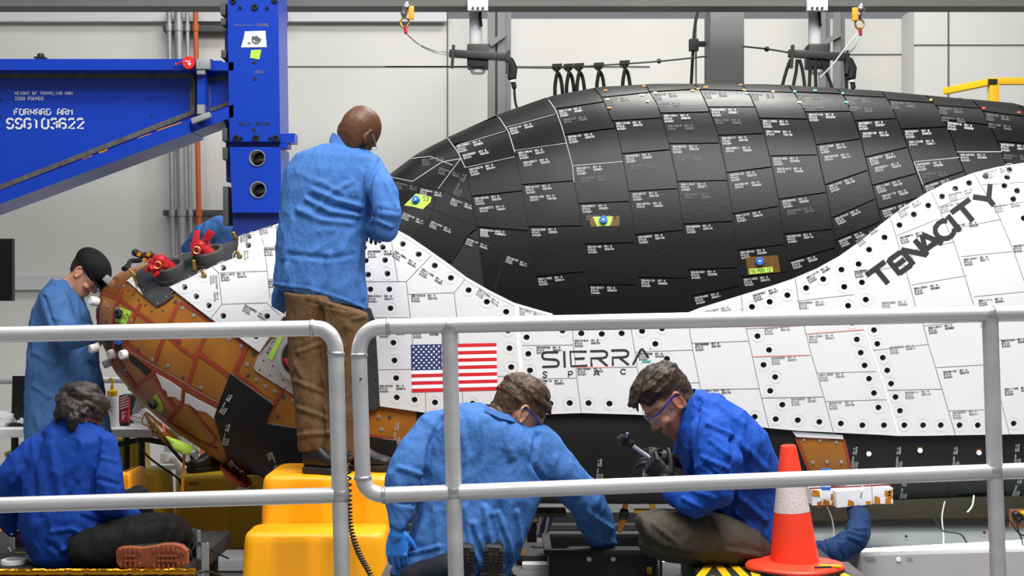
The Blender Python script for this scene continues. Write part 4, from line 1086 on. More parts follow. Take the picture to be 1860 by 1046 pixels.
b.ribbon(dens([(-160, 138), (340, 138), (348, 140), (350, 150), (349, 204), (330, 212), (-160, 402)], 12), 9, lambda x, y: P(x, y, 7.852))
b.ribbon(dens([(419, 143), (384, 143), (380, 150), (379, 196), (384, 199), (420, 186)], 6), 7, lambda x, y: P(x, y, 7.852))
b.build('weld_seam', M['caulk'], arm)
b = MB(); b.ribbon([(-160, 129), (430, 129)], 7, lambda x, y: P(x, y, 7.853)); b.ribbon([(355, 130), (355, 210)], 5, lambda x, y: P(x, y, 7.853)); b.ribbon([(376, 132), (376, 206)], 5, lambda x, y: P(x, y, 7.853)); b.build('shade_strip', M['rubber'], arm)  # black strips paint in the shade under the top flange and beside the stiffener
b = MB(); b.box(P(370, 117, 7.71), (.075, .04, .055), bevel=.006); b.box(P(366, 131, 7.72), (.045, .04, .03), bevel=.006); b.build('clevis_bracket', M['galv'], arm)
b = MB(); b.bar(P(349, 221, 7.71), P(383, 208, 7.71), .03, .04, up=(0, 1, 0), bevel=.004); b.box(P(366, 199, 7.73), (.04, .03, .05)); b.build('clevis_bracket', M['galv'], arm)
fa = lambda x, y: P(x, y, 7.857)
for s_, o_, r_, u_, w_ in (('WEIGHT OF TRAVELING ARM', (27, 172), .82, .92, 1.1), ('2200 POUNDS', (27, 181.5), .86, .92, 1.1), ('FORWARD ARM', (26, 208.5), 1.75, 1.75, 2.2), ('SSG103622', (12.5, 233), 2.85, 2.9, 3.6)):
    b = MB(); text(b, s_, o_, (r_, 0), (0, -u_), w_, fa, gaps=True); b.build('stencil_lettering', M['white_ink'], arm, smooth=False)
for x, y in ((276, 180), (276, 210), (1, 182), (1, 212)):
    b = MB(); b.lathe(P(x, y, 7.858), [(.006, 0), (.005, -.002)], 10, axis=(0, 1, 0)); b.build('web_hole', M['rubber'], arm)
b = MB(); b.lathe(P(344, 115, 7.715), [(.034, 0), (.036, -.008), (.036, -.018), (.032, -.024)], 28, axis=(0, 1, 0)); rl = b.build('red_reel_tag', M['red_decal'], arm)
b = MB(); b.lathe(P(344, 116, 7.69), [(.008, 0), (.007, -.004)], 12, axis=(0, 1, 0)); b.ribbon([(336, 110), (341, 112), (346, 110)], 1.2, lambda x, y: P(x, y, 7.688)); b.build('reel_hub', M['white'], rl)
b = MB(); b.tube(smoothline([P(334, 108, 7.7), P(329, 113, 7.69), P(322, 116, 7.7)]), .004, 6); b.box(P(321, 116, 7.7), (.02, .01, .01)); b.build('reel_cord', M['red'], rl)
b = MB(); b.box(P(74, 105.5, 7.85), (.06, .06, .008)); b.lathe(P(74, 105, 7.85), [(.02, 0), (.02, .018), (.014, .024)], 8); b.build('lifting_bolt', M['black'], arm)
b = MB()
for ln, w_ in (([(180, 277), (188, 275), (195, 271)], 4), ([(150, 289), (168, 282)], 2), ([(285, 237), (330, 222)], 3), ([(250, 251), (275, 242)], 2)): b.ribbon(ln, w_ * .7, lambda x, y: P(x, y, 7.718))
b.build('paint_chip', M['kapton'], arm)

colm = thing('blue_column', 'upright blue steel column with two chrome holes above the nose', 'column', P(462, 420, 7.9))
b = MB(); pxprism(b, [(412, -70), (504.5, -70), (509, 257), (417, 257)], 7.76, .30); b.build('upper_box', M['blue_steel'], colm, sharp=20)
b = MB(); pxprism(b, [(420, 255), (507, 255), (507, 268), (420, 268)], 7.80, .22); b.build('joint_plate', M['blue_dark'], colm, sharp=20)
b = MB()
def plate_holes(poly, holes, r, d, th):
    pts = [Vector(p) for p in poly]; ed = [(i, (i + 1) % len(pts)) for i in range(len(pts))]
    for hx, hy in holes:
        s = len(pts); pts += [Vector((hx + r * math.cos(2 * math.pi * k / 28), hy + r * math.sin(2 * math.pi * k / 28))) for k in range(28)]
        ed += [(s + k, s + (k + 1) % 28) for k in range(28)]
    vs, es, fs, *_ = delaunay_2d_cdt(pts, ed, [], 1, 1e-4)
    V = [b.bm.verts.new(P(v.x, v.y, d)) for v in vs]
    for f in fs:
        c = sum((vs[i] for i in f), Vector((0, 0))) / 3
        if any((c.x - hx) ** 2 + (c.y - hy) ** 2 < (r * .96) ** 2 for hx, hy in holes): continue
        b._face([V[i] for i in reversed(f)])
HO = [(467, 287), (468.5, 344.5)]
poly = [(417, 267), (509.5, 267), (511, 386), (422, 386)]
plate_holes(poly, HO, 14, 7.76, .01)
for e0, e1 in ((0, 1), (1, 2), (2, 3), (3, 0)):
    a, c = P(*poly[e0], 7.76), P(*poly[e1], 7.76); b.quad(a, c, c + Vector((0, .3, 0)), a + Vector((0, .3, 0)))
b.quad(*[P(x, y, 7.76) + Vector((0, .3, 0)) for x, y in poly])
b.build('lower_box', M['blue_steel'], colm, sharp=20)
for hx, hy in HO:
    b = MB(); b.lathe(P(hx, hy, 7.755), [(.045, 0), (.0425, -.004), (.040, 0), (.040, .12)], 32, axis=(0, 1, 0), caps=False); b.build('bore_liner', M['alloy'], colm)
    b = MB(); b.limb([P(hx - 12, hy + 6, 7.95), P(hx + 14, hy + 2, 7.95)], .028, 14); b.build('bore_pin', M['alloy'], colm)
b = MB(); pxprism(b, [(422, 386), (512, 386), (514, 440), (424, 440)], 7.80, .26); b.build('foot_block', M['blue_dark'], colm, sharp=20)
b = MB(); pxprism(b, [(509, 243), (535, 242), (535, 259), (509, 260)], 7.78, .12); pxprism(b, [(507, 261), (523, 260), (523, 268), (507, 269)], 7.78, .12); b.build('side_stub', M['blue_steel'], colm, sharp=20)
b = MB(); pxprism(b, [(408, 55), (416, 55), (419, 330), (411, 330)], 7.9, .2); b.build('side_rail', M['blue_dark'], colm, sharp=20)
for y, h in ((10, 22), (38, 12), (95, 14), (235, 24), (270, 22), (340, 70)):
    b = MB(); b.box(P(410 + y * .014, y + h / 2, 7.85), (.028, .16, h * .003), bevel=.003); b.build('side_clamp', M['dark_galv'], colm)
for x, y, r in ((424, 2, .017), (463, 13, .019), (499, 1, .017), (429, 251, .02), (465, 251, .02), (501.5, 251, .02), (436.5, 14, .008), (485, 14.5, .008), (438.5, 251, .008), (491, 251, .008)):
    b = MB(); b.lathe(P(x, y, 7.758), [(r, 0), (r, -.008), (r * .8, -.012), (r * .45, -.012), (r * .4, -.002)], 16 if r < .015 else 6, axis=(0, 1, 0)); b.build('socket_bolt', M['black'], colm)
for x, y in ((462, 113.5), (463, 143), (461, 235.5)):
    b = MB(); b.lathe(P(x, y, 7.758), [(.010, 0), (.009, -.002)], 14, axis=(0, 1, 0)); b.build('tapped_hole', M['rubber'], colm)
b = MB(); b.prism([P(x, y, 7.758) for x, y in ((445, 57), (482, 56), (484.5, 85.5), (438, 86), (440, 78), (443, 68))], (0, -.001, 0)); tp = b.build('white_tape', M['white'], colm, smooth=False)
b = MB(); b.lathe(P(466, 71, 7.757), [(.026, 0), (.026, -.005), (.018, -.008), (.016, -.004), (0.0, -.004)], 24, axis=(0, 1, 0), caps=False); b.build('washer', M['chrome'], tp)
b = MB(); text(b, '9M', (450, 80), (.75, .1), (.05, -.6), .8, lambda x, y: P(x, y, 7.7555)); b.build('tape_note', M['black_ink'], tp)
b = MB(); b.prism([P(x, y, 7.758) for x, y in ((456, 91), (475, 90), (471, 108), (454, 105))], (0, -.001, 0)); b.build('green_tape', M['green_tape'], colm, smooth=False)
fc = lambda x, y: P(x, y, 7.7575)
b = MB(); text(b, 'TOOL WT. 235 LBS', (433.5, 228), (.62, -.005), (0, -.88), 1.0, fc); b.build('stencil_lettering', M['black_ink'], colm, smooth=False)
b = MB(); text(b, 'FORWARD', (464, 48), (.62, 0), (0, -.85), .6, fc); b.build('faded_lettering', M['grey_ink'], colm, smooth=False)
b = MB(); b.ribbon([(425, 45.5), (461, 46)], .9, fc); b.ribbon([(428, 44), (425, 45.5), (428, 47)], .8, fc); b.build('faded_arrow', M['grey_ink'], colm, smooth=False)
b = MB(); text(b, 'BRACE', (464, 133), (.62, 0), (0, -.85), .5, fc); b.build('faded_lettering', M['grey_ink'], colm, smooth=False)

# ================================================================ BACKGROUND LEFT
b = MB(); b.box(P(-16, 490, 9.2), (.29, .05, .40), bevel=.006); b.mi = 1; b.box(P(-16, 490, 9.172), (.27, .005, .38))
b.mi = 0; b.bar(P(-30, 470, 9.25), P(-30, 0, 9.25), .05, .05, up=(0, 1, 0))
tag(b.build('monitor', [M['black'], M['screen']]), 'black monitor cut by the left frame edge', 'monitor')
t = thing('pipe_railing', 'pale pipe railing behind the table at the left', 'railing', P(250, 900, 9.9))
b = MB(); b.tube([P(-150, 692, 9.9), P(420, 688, 9.9)], .026, 14); b.build('top_rail', M['alu'], t)
b = MB(); b.tube([P(-150, 848, 9.9), P(420, 846, 9.9)], .024, 14); b.build('mid_rail', M['alu'], t)
for x in (305, 326, -60):
    b = MB(); a = P(x, 690, 9.95); b.tube([a, Vector((a.x, a.y, 0))], .026, 14); b.build('post', M['alu'], t)
b = MB(); b.lathe(P(303, 838, 9.93), [(.045, 0), (.045, .06)], 18); b.limb([P(320, 832, 9.9), P(330, 848, 9.9), P(345, 850, 9.9)], .035, 12); b.build('pipe_fitting', M['white'], t)
t = thing('folding_table', 'white folding table with black legs behind the nose', 'table', (P(150, 0, 8.7).x, 8.75, 0))
zt = CZ - (781 - 523) / F * 8.45
b = MB(); b.box((P(86, 0, 8.45).x, 8.78, zt - .02), (P(322, 0, 8.45).x - P(-150, 0, 8.45).x, .66, .05), bevel=.012); b.build('tabletop', M['white'], t)
for x in (27, 230):
    b = MB(); a = P(x, 800, 8.6); b.tube([Vector((a.x, 8.6, zt - .04)), Vector((a.x, 8.6, .01))], .022, 10); b.tube([Vector((a.x, 8.95, zt - .04)), Vector((a.x, 8.95, .01))], .022, 10); b.tube([Vector((a.x, 8.6, .2)), Vector((a.x, 8.95, .2))], .018, 8); b.build('leg', M['black'], t)
b = MB(); b.bar(P(196, 812, 8.5), P(262, 796, 8.5), .03, .03); b.bar(P(262, 797, 8.5), P(310, 806, 8.5), .03, .03); b.build('folding_brace', M['black'], t)
zt += .005
t = thing('laptop', 'open black laptop on white table behind the man in dark cap', 'laptop', (P(37, 0, 8.7).x, 8.7, zt))
b = MB(); b.box((P(48, 0, 8.7).x, 8.68, zt + .012), (.19, .16, .02), bevel=.005); b.build('keyboard_base', M['black'], t)
b = MB(); b.box((P(48, 0, 8.75).x, 8.77, zt + .155), (.19, .014, .28), Matrix.Rotation(-.08, 3, 'X'), .005); b.build('screen', M['screen'], t)
b = MB(); b.box((P(41, 0, 8.6).x, 8.6, zt + .035), (.035, .02, .03), Matrix.Rotation(.3, 3, 'Y'), .004); b.box((P(34, 0, 8.6).x, 8.62, zt + .028), (.03, .02, .02), bevel=.003)
tag(b.build('paper_scrap', M['white']), 'crumpled white paper scrap in front of the laptop', 'paper')
def crumple(name, c, r, lab, seed, m='bag'):
    b = MB(); q = bmesh.ops.create_icosphere(b.bm, subdivisions=4, radius=1.0)
    rnd = Vector((seed * 3.1, seed * 1.7, seed))
    for v in q['verts']:
        n = noise.noise(v.co * 1.6 + rnd) * .45 + (1 - abs(noise.noise(v.co * 4 + rnd))) * .22
        p = v.co * (.75 + n); v.co = Vector((c[0] + p.x * r[0], c[1] + p.y * r[1], max(c[2] + .002, c[2] + r[2] * .75 + p.z * r[2])))
    return tag(b.build(name, M[m], smooth=False), lab, 'bag')
crumple('plastic_bag', (P(2, 0, 8.65).x, 8.62, zt), (.10, .08, .055), 'crumpled clear plastic bag left of the laptop', 1)
crumple('plastic_bag', (P(275, 0, 8.6).x, 8.62, zt), (.12, .10, .055), 'clear plastic bag on table under the nose', 2)
crumple('plastic_bag', (P(262, 0, 8.8).x, 8.85, zt), (.07, .07, .12), 'tall limp clear plastic bag against the grey box', 4)
t = thing('wash_bottle', 'white wash bottle with yellow cap and bent spout', 'bottle', (P(204, 0, 8.6).x, 8.6, zt))
c = Vector((P(204, 0, 8.6).x, 8.6, zt))
b = MB(); b.lathe(c, [(.036, 0), (.038, .01), (.038, .16), (.034, .18), (.03, .19)], 22); b.build('bottle_body', M['card'], t)
b = MB(); b.lathe(c, [(.033, .186), (.033, .215), (.012, .225), (.008, .25)], 18); b.tube(smoothline([c + Vector((0, 0, .24)), c + Vector((0, 0, .275)), c + Vector((-.008, 0, .29)), c + Vector((-.03, 0, .268))]), .006, 8); b.build('spout_cap', M['yellow_rail'], t)
b = MB()
fb = lambda x, y: c + Vector(((x) * .001, -.0395 + abs(x) ** 2 * .00001, .12 - y * .001))
b.mi = 1; b.ribbon([(-20, -22), (20, -22)], 8, fb); b.mi = 0
for q in (-9, 9): b.ribbon([(q + 6 * math.cos(a), 6 * math.sin(a)) for a in [k * math.pi / 6 for k in range(13)]], 1.5, fb); b.ribbon([(q - 2, 0), (q + 2, 0)], 3, fb)
b.ribbon([(0, 12), (0, 26)], 6, fb)
b.build('label_print', [M['black_ink'], M['yellow_rail']], t, smooth=False)
b = MB(); c = Vector((P(224, 0, 8.62).x, 8.66, zt)); b.box(c + Vector((0, 0, .085)), (.05, .04, .17), bevel=.004)
b.mi = 1
for k in range(5): b.prism([c + Vector((-.024, -.0212, .10 + k * .016)), c + Vector((.024, -.0212, .118 + k * .016)), c + Vector((.024, -.0212, .125 + k * .016)), c + Vector((-.024, -.0212, .107 + k * .016))], (0, -.001, 0))
fq = lambda x, y: c + Vector((x * .001, -.0222, y * .001))
b.ribbon([(-8, 40), (-8, 85), (14, 85)], 8, fq); b.ribbon([(-8, 62), (10, 62)], 7, fq)
b.mi = 2; b.box(c + Vector((0, -.001, .012)), (.051, .042, .02))
tag(b.build('warning_carton', [M['red_decal'], M['white'], M['black']]), 'red and white striped carton beside the wash bottle', 'box')
b = MB(); c = P(243, 0, 8.9); b.box(Vector((c.x, 8.92, zt + .085)), (.16, .14, .17), bevel=.01); tag(b.build('grey_case', M['dark_galv']), 'dull grey box at the back of table behind the striped carton', 'box')

# yellow step stools
def stool(name, lab, tiers, m, group=None):
    """tiers: (x0,y0,x1,y1,d,depth,zbot) boxes, moulded with rounded edges"""
    t = thing(name, lab, 'step stool', P((tiers[0][0] + tiers[0][2]) / 2, tiers[0][3], tiers[0][4]), group)
    for i, (x0, y0, x1, d, dep, zb) in enumerate(tiers):
        a, c = P(x0, y0, d), P(x1, y0, d)
        w_ = c.x - a.x; zt_ = a.z
        b = MB()
        N = 40; out = []
        nz = 6
        rings = []
        for (zz, ins) in ((zb, -.022), (zt_ - .05, -.004), (zt_ - .02, 0), (zt_ - .006, .006), (zt_, .02)):
            ring = []
            hw, hd = w_ / 2 - ins, dep / 2 - ins
            rr = min(.05, w_ * .28)
            for (sx, sy, a0) in ((1, 1, 0), (-1, 1, 90), (-1, -1, 180), (1, -1, 270)):
                for k in range(7):
                    an = math.radians(a0 + 15 * k)
                    ring.append(Vector(((a.x + c.x) / 2 + sx * (hw - rr) + rr * math.cos(an), d + dep / 2 + sy * (hd - rr) + rr * math.sin(an), zz)))
                if (sx, sy) in ((-1, -1),):      # ribs and flutes on the front
                    for k in range(1, 24):
                        u = k / 24
                        x = (a.x + c.x) / 2 - (hw - rr) + 2 * (hw - rr) * u
                        f = .012 * (1 if (0.16 < u < .42 or .58 < u < .84) else 0)
                        if zz > zt_ - .04: f = 0
                        ring.append(Vector((x, d + dep / 2 - hd + f, zz)))
            rings.append(ring)
        b.rings(rings)
        b.build('step' if i else 'top_step', M[m], t, sharp=50)
    return t
st = stool('step_stool', 'bright yellow two step stool the bald man stands on', [(476, 865, 712, 6.40, .50, 0.0), (442, 969, 698, 6.12, .28, 0.0)], 'yellow')
stool('step_stool', 'dull yellow wide step block under the nose carrying a black boot', [(319, 866, 500, 8.55, .55, 0.0)], 'yellow_far')
stool('step_stool', 'tall dull yellow step block behind the seated man', [(203, 796, 252, 9.1, .3, 0.0)], 'yellow_far')
stool('step_stool', 'low dull yellow step block right of the seated man', [(234, 858, 299, 8.2, .22, 0.0)], 'yellow_far')
stool('step_stool', 'narrow orange yellow step block at the seated man right shoulder', [(216, 857, 238, 7.6, .3, 0.0)], 'yellow')
stool('step_stool', 'small yellow step block below the table at the left', [(-4, 940, 34, 7.0, .3, 0.0), (-4, 972, 34, 6.78, .22, 0.0)], 'yellow')
b = MB(); b.box(P(35, 822, 9.0), (.12, .2, .03), bevel=.01); b.box(P(35, 834, 9.0) - Vector((0, 0, .2)), (.1, .18, .4), bevel=.01); tag(b.build('yellow_bin', M['yellow_far']), 'yellow lidded bin under the white table at left', 'bin')
b = MB(); text(b, 'DANGER', (344, 881), (.5, 0), (0, -.9), .9, lambda x, y: P(x, y, 8.546)); o = b.build('warning_lettering', M['red_tape'], None, smooth=False); o.parent = [q for q in bpy.data.objects if q.get('label', '').startswith('dull yellow wide')][0]; o.matrix_parent_inverse = Matrix.Translation(-o.parent.location)
b = MB(); b.box(P(415, 1017, 7.4), (.30, .3, .055), bevel=.006); b.box(P(415, 1045, 7.4) - Vector((0, 0, .15)), (.24, .25, .38), bevel=.01); tag(b.build('grey_plinth', M['sheet']), 'pale grey block low between wide step block and bright stool', 'block')
b = MB(); b.box(P(441, 890, 8.5), (.07, .1, .03), bevel=.004); b.tube(smoothline([P(430, 893, 8.46), P(440, 886, 8.46), P(452, 891, 8.46)]), .005, 6); tag(b.build('white_connector', M['white']), 'small white connector on top of the wide step block', 'connector')
b = MB(); b.tube(smoothline([P(247, 797, 8.4), P(262, 822, 8.3), P(285, 842, 8.3), P(320, 866, 8.3), P(330, 880, 8.4)]), .006, 8); tag(b.build('black_cable', M['rubber']), 'thin black cable drooping from table edge to the wide step', 'cable')
b = MB(); b.tube(smoothline([P(304, 806, 9.2), P(330, 836, 9.2), P(352, 862, 9.2), P(352, 960, 9.2)]), .012, 8); b.tube(smoothline([P(348, 826, 9.3), P(350, 850, 9.3), P(340, 952, 9.3)]), .014, 8); tag(b.build('black_cable', M['rubber']), 'thick black hoses hanging behind the nose by the pipe railing', 'cable')
# ================================================================ LEFT PLATFORM
b = MB(); b.box(((P(-120, 0, 6).x + P(362, 0, 6).x) / 2, 6.2, .38), (P(362, 0, 6).x - P(-120, 0, 6).x, 1.0, .07), bevel=.01)
for x in (P(-80, 0, 6).x, P(330, 0, 6).x):
    for y in (5.8, 6.6): b.box((x, y, .17), (.05, .05, .34))
tag(b.build('work_platform', M['rubber']), 'low black work platform the seated man sits on', 'platform')
b = MB(); q = [P(-120, 1039, 5.69), P(100, 1040, 5.68), P(355, 1038, 5.69)]
b.tube(dens_pts := [q[0].lerp(q[2], k / 60) + Vector((0, 0, .004 * noise.noise(Vector((k * .7, 0, 0))))) for k in range(61)], [.014 + .006 * noise.noise(Vector((k * .9, 3, 0))) for k in range(61)], 10); tag(b.build('gold_foil_edging', M['foil']), 'crinkled gold foil roll along the front edge of left platform', 'foil')
t = thing('tool_case', 'small open black case at the seated man left hand', 'case', P(46, 1015, 6.3))
b = MB(); b.box(P(46, 1004, 6.2), (.19, .2, .03), bevel=.005); b.box(P(50, 985, 6.28), (.14, .05, .09), bevel=.006); b.build('case_body', M['black'], t)
b = MB(); b.box(P(22, 988, 6.2), (.02, .02, .11), bevel=.003); b.limb([P(15, 996, 6.15), P(19, 1002, 6.15)], .006, 8); b.build('latch', M['galv'], t)
b = MB(); b.box(P(48, 1003.5, 6.098), (.10, .002, .004)); b.build('green_strip', M['green_tape'], t)
b = MB(); b.lathe(P(25, 1028, 5.9), [(.03, -.005), (.05, -.005), (.052, .02), (.05, .028), (.03, .028), (.03, -.005)], 28, caps=False); tag(b.build('tape_roll', M['white']), 'white tape roll on the left platform', 'tape')
crumple('plastic_bag', (P(58, 0, 5.9).x, 5.95, .416), (.05, .05, .018), 'flat clear plastic wrap beside the white tape roll', 6)
b = MB(); rnd = random.Random(5)
for k in range(12):
    x = 345 + rnd.uniform(-8, 8)
    b.tube(smoothline([P(x, 1034, 6.0), P(x + rnd.uniform(-12, 12), 1010, 5.95 + rnd.uniform(0, .1)), P(x + rnd.uniform(-10, 10), 985, 6.0), P(352 + rnd.uniform(-10, 6), 960, 6.05), P(x + rnd.uniform(-12, 8), 985, 6.05), P(x + rnd.uniform(-12, 12), 1030, 6.0)]), .0035, 5)
b.tube(smoothline([P(360, 985, 6.0), P(385, 1000, 6.1), P(415, 1014, 6.3)]), .004, 6); b.tube(smoothline([P(362, 1040, 5.9), P(380, 1038, 5.95), P(402, 1046, 6.0)]), .005, 6)
o = tag(b.build('wire_tangle', M['rubber']), 'tangle of thin black wires beside the boot sole', 'wires'); o['kind'] = 'stuff'
b = MB(); b.box(P(361, 1000, 6.02), (.012, .02, .17)); b.box(P(371, 1022, 5.95), (.02, .012, .16)); b.box(P(375, 1022, 5.95) + Vector((0, .01, 0)), (.012, .03, .16)); b.box(P(366, 1040, 5.98), (.05, .04, .012)); tag(b.build('metal_bracket', M['galv']), 'pair of short steel uprights at right end of the left platform', 'bracket')

# ================================================================ MIDDLE FOREGROUND
zd = .4505
t = thing('equipment_case', 'open black equipment case with brass rivets in front of the crouching crew', 'case', (P(1100, 0, 5.5).x, 5.5, zd))
x0, x1 = P(1000, 0, 5.38).x, P(1190, 0, 5.38).x
z1 = CZ - (1003 - 523) / F * 5.38; z0 = zd
b = MB()
for (c, s) in ((((x0 + x1) / 2, 5.40, (z0 + z1) / 2), (x1 - x0, .012, z1 - z0)), (((x0 + x1) / 2, 5.72, (z0 + z1) / 2), (x1 - x0, .012, z1 - z0)), ((x0, 5.56, (z0 + z1) / 2), (.012, .33, z1 - z0)), ((x1, 5.56, (z0 + z1) / 2), (.012, .33, z1 - z0)), (((x0 + x1) / 2, 5.56, z0 + .006), (x1 - x0, .33, .012))): b.box(c, s)
b.build('case_body', M['black'], t)
b = MB()
for (a, c) in (((x0 - .02, 5.385, z1), (x1 + .02, 5.385, z1)), ((x0 - .02, 5.735, z1), (x1 + .02, 5.735, z1)), ((x0 - .01, 5.385, z1), (x0 - .01, 5.735, z1)), ((x1 + .01, 5.385, z1), (x1 + .01, 5.735, z1))): b.bar(a, c, .03, .022, bevel=.004)
b.build('rim', M['rubber'], t)
b = MB(); b.limb([Vector((x0 + .08, 5.5, z1 - .02)), Vector((x1 - .05, 5.5, z1 - .02))], .02, 14); b.build('lid_hinge_tube', M['rubber'], t)
for x in (1070, 1114):
    b = MB(); b.lathe(P(x, 1015, 5.39), [(.009, 0), (.009, -.004), (.004, -.004), (.004, -.001)], 16, axis=(0, 1, 0)); b.build('rivet', M['white'], t)
b = MB(); b.box(P(1179.5, 1036, 5.392), (.018, .002, .026)); lab_ = b.build('yellow_label', M['yellow_rail'], t)
b = MB(); fy = lambda x, y: P(x, y, 5.3885)
b.ribbon([(1176, 1039), (1180, 1031), (1183, 1039), (1176, 1039)], .8, fy); b.ribbon([(1177, 1036), (1181, 1038)], .9, fy); b.ribbon([(1175, 1041.5), (1184, 1041)], .6, fy); b.build('label_symbol', M['black_ink'], lab_)
for k, m_ in enumerate(('galv', 'chrome', 'dark_galv')):
    b = MB(); b.box(P(1192 + k * 4, 1030, 5.44), (.008, .05, .15), bevel=.002); b.build('corner_strip', M[m_], t)
b = MB(); b.box(P(974, 1062, 5.75), (.115, .3, .22), bevel=.004); o = tag(b.build('grey_cabinet', M['panel_grey']), 'small pale grey cabinet left of the black equipment case', 'cabinet')
b = MB(); b.box(P(968, 1003, 5.82), (.14, .3, .03), bevel=.008); b.box(P(1000, 998, 5.98), (.22, .06, .02), bevel=.006); b.ball(P(978, 993, 5.85), (.03, .02, .012)); tag(b.build('tool_tray', M['rubber']), 'black tool tray on the grey cabinet', 'tray')
b = MB(); b.box(P(948, 1002, 5.68), (.022, .004, .022), Matrix.Rotation(.6, 3, 'Y')); tag(b.build('tape_flag', M['kapton']), 'small amber tape flag at edge of tool tray', 'tape')
t = thing('step_ladder', 'blue step ladder with silver rails standing under the fuselage', 'ladder', P(985, 985, 7.5))
b = MB(); b.bar(P(1003, 925, 7.5), P(983, 975, 7.5), .028, .05); b.build('stile', M['blue_decal'], t)
for dx in (-7, 7):
    b = MB(); b.bar(P(1003 + dx - 12, 928, 7.47), P(983 + dx, 970, 7.47), .02, .014); b.build('rail', M['galv'], t)
b = MB(); b.bar(P(983, 975, 7.5), Vector((P(978, 0, 7.5).x, 7.5, 0.0)), .05, .045, bevel=.004); b.build('foot', M['white'], t)
b = MB(); b.box(P(1000, 930, 7.5), (.16, .2, .02)); b.build('tread', M['black'], t)
b = MB(); b.box(P(968, 945, 7.55), (.06, .05, .025), bevel=.005); b.box(P(966, 968, 7.6), (.05, .05, .12), bevel=.005); b.box(P(966, 1000, 7.62), (.05, .05, .18)); post_ = tag(b.build('black_strap_post', M['rubber']), 'black post with yellow cap beside blue step ladder', 'post')
b = MB(); b.box(P(968, 944, 7.52), (.05, .02, .018)); b.build('yellow_cap', M['yellow_rail'], post_)
b = MB(); b.box((P(1090, 0, 9.5).x, 9.5, .05), (2.6, .5, .10)); b.box((P(1090, 0, 9.5).x, 9.2, .02), (2.6, .12, .03)); tag(b.build('floor_rail', M['galv']), 'long pale metal floor track under the fuselage', 'track')
b = MB(); b.limb([P(1138, 902, 7.3), P(1132, 944, 7.3), P(1126, 963, 7.3)], [.012, .018, .013], 10); b.mi = 1; b.limb([P(1134, 930, 7.3), P(1132, 938, 7.3)], .024, 10); tag(b.build('hanging_brush', [M['kapton'], M['black']]), 'brown and black tool hanging under the fuselage near the knee', 'tool')
b = MB(); b.box(P(1175, 928, 7.3), (.13, .05, .018), bevel=.004); b.box(P(1185, 915, 7.3), (.03, .03, .07)); b.mi = 1; b.box(P(1170, 940, 7.3), (.036, .04, .055), bevel=.01); tag(b.build('keel_clamp', [M['yellow_rail'], M['card']]), 'yellow clamp bar with white fitting under fuselage by the knee', 'clamp')
b = MB(); b.tube([P(1195, 1022, 6.6), P(1250, 1016, 6.6)], .02, 12); b.mi = 1; b.box(P(1222, 1030, 6.6) - Vector((0, 0, .13)), (.16, .06, .27)); tag(b.build('work_lamp', [M['tube_light'], M['dark_galv']]), 'short glowing lamp tube below the crouching man thigh', 'lamp')

# caution taped pad and cone
t = thing('taped_pad', 'flat pad wrapped in yellow and black caution tape under the cone', 'pad', (P(1400, 0, 5.2).x, 5.2, zd))
x0, x1 = P(1262, 0, 5.1).x, P(1535, 0, 5.1).x
zp = CZ - (1033 - 523) / F * 5.1 - .004
b = MB(); b.box(((x0 + x1) / 2, 5.25, (zd + zp) / 2), (x1 - x0, .56, zp - zd), bevel=.008); b.build('pad_core', M['rubber'], t)
rnd = random.Random(9)
for k in range(9):
    x = x0 + .04 + (x1 - x0 - .08) * k / 8
    b = MB(); a = rnd.uniform(-.05, .05)
    b.box((x, 4.966, zp - .02), (.028, .004, .05), Matrix.Rotation(rnd.uniform(-.6, .6), 3, 'Y')); b.box((x, 5.1, zp + .001), (.03, .26, .003), Matrix.Rotation(rnd.uniform(-.4, .4), 3, 'Z')); b.build('caution_tape', M['yellow_rail'], t)
zp += .006
t = thing('traffic_cone', 'orange traffic cone with white reflective band on the taped pad', 'traffic cone', (P(1444, 0, 5.1).x, 5.1, zp))
cb = Vector((P(1444, 0, 5.1).x, 5.1, zp)); ax = Vector((-.055, 0, 1)).normalized()
u = 5.1 / F
def cz(py): return (1033 - py) * u
b = MB(); b.lathe(cb, [(44.5 * u, cz(1024)), (43.5 * u, cz(1016)), (32.4 * u, cz(929))], 40, axis=ax, caps=False); b.build('cone_body', M['cone'], t)
b = MB(); b.lathe(cb, [(21.5 * u, cz(857)), (14.5 * u, cz(814)), (13.5 * u, cz(810)), (11 * u, cz(808.5)), (9 * u, cz(809)), (9 * u, cz(825))], 40, axis=ax, caps=False); b.build('cone_tip', M['cone'], t)
b = MB(); b.lathe(cb, [(32.6 * u, cz(929)), (21.7 * u, cz(857))], 40, axis=ax, caps=False); b.build('reflective_band', M['cone_band'], t)
b = MB(); ring0 = []
for (s, z) in ((1.0, .002), (1.0, .012), (.96, .019), (.6, .026), (.5, .03)):
    r_ = []
    for k in range(64):
        a = 2 * math.pi * k / 64
        rad = 85 * u * s * (1 + .06 * abs(math.cos(2 * a)) ** 2 * (1 if s > .9 else 0))
        r_.append(cb + Vector((rad * math.cos(a), rad * .95 * math.sin(a), z)))
    ring0.append(r_)
b.rings(ring0); b.build('base', M['cone'], t)
b = MB()
for k in range(60):
    a = math.pi + math.pi * k / 59
    rad = 86.5 * u
    b.box(cb + Vector((rad * math.cos(a), rad * .95 * math.sin(a), .0035)), (.005, .006, .007))
o = b.build('base_teeth', M['rubber'], t); o['kind'] = 'stuff'
b = MB(); b.limb([cb + Vector((.045, -.13, .028)), cb + Vector((.10, -.12, .028))], .004, 6); b.mi = 1; b.limb([cb + Vector((.07, -.10, .028)), cb + Vector((.14, -.09, .024))], .006, 6); b.build('base_scuff', [M['rubber'], M['yellow_rail']], t)

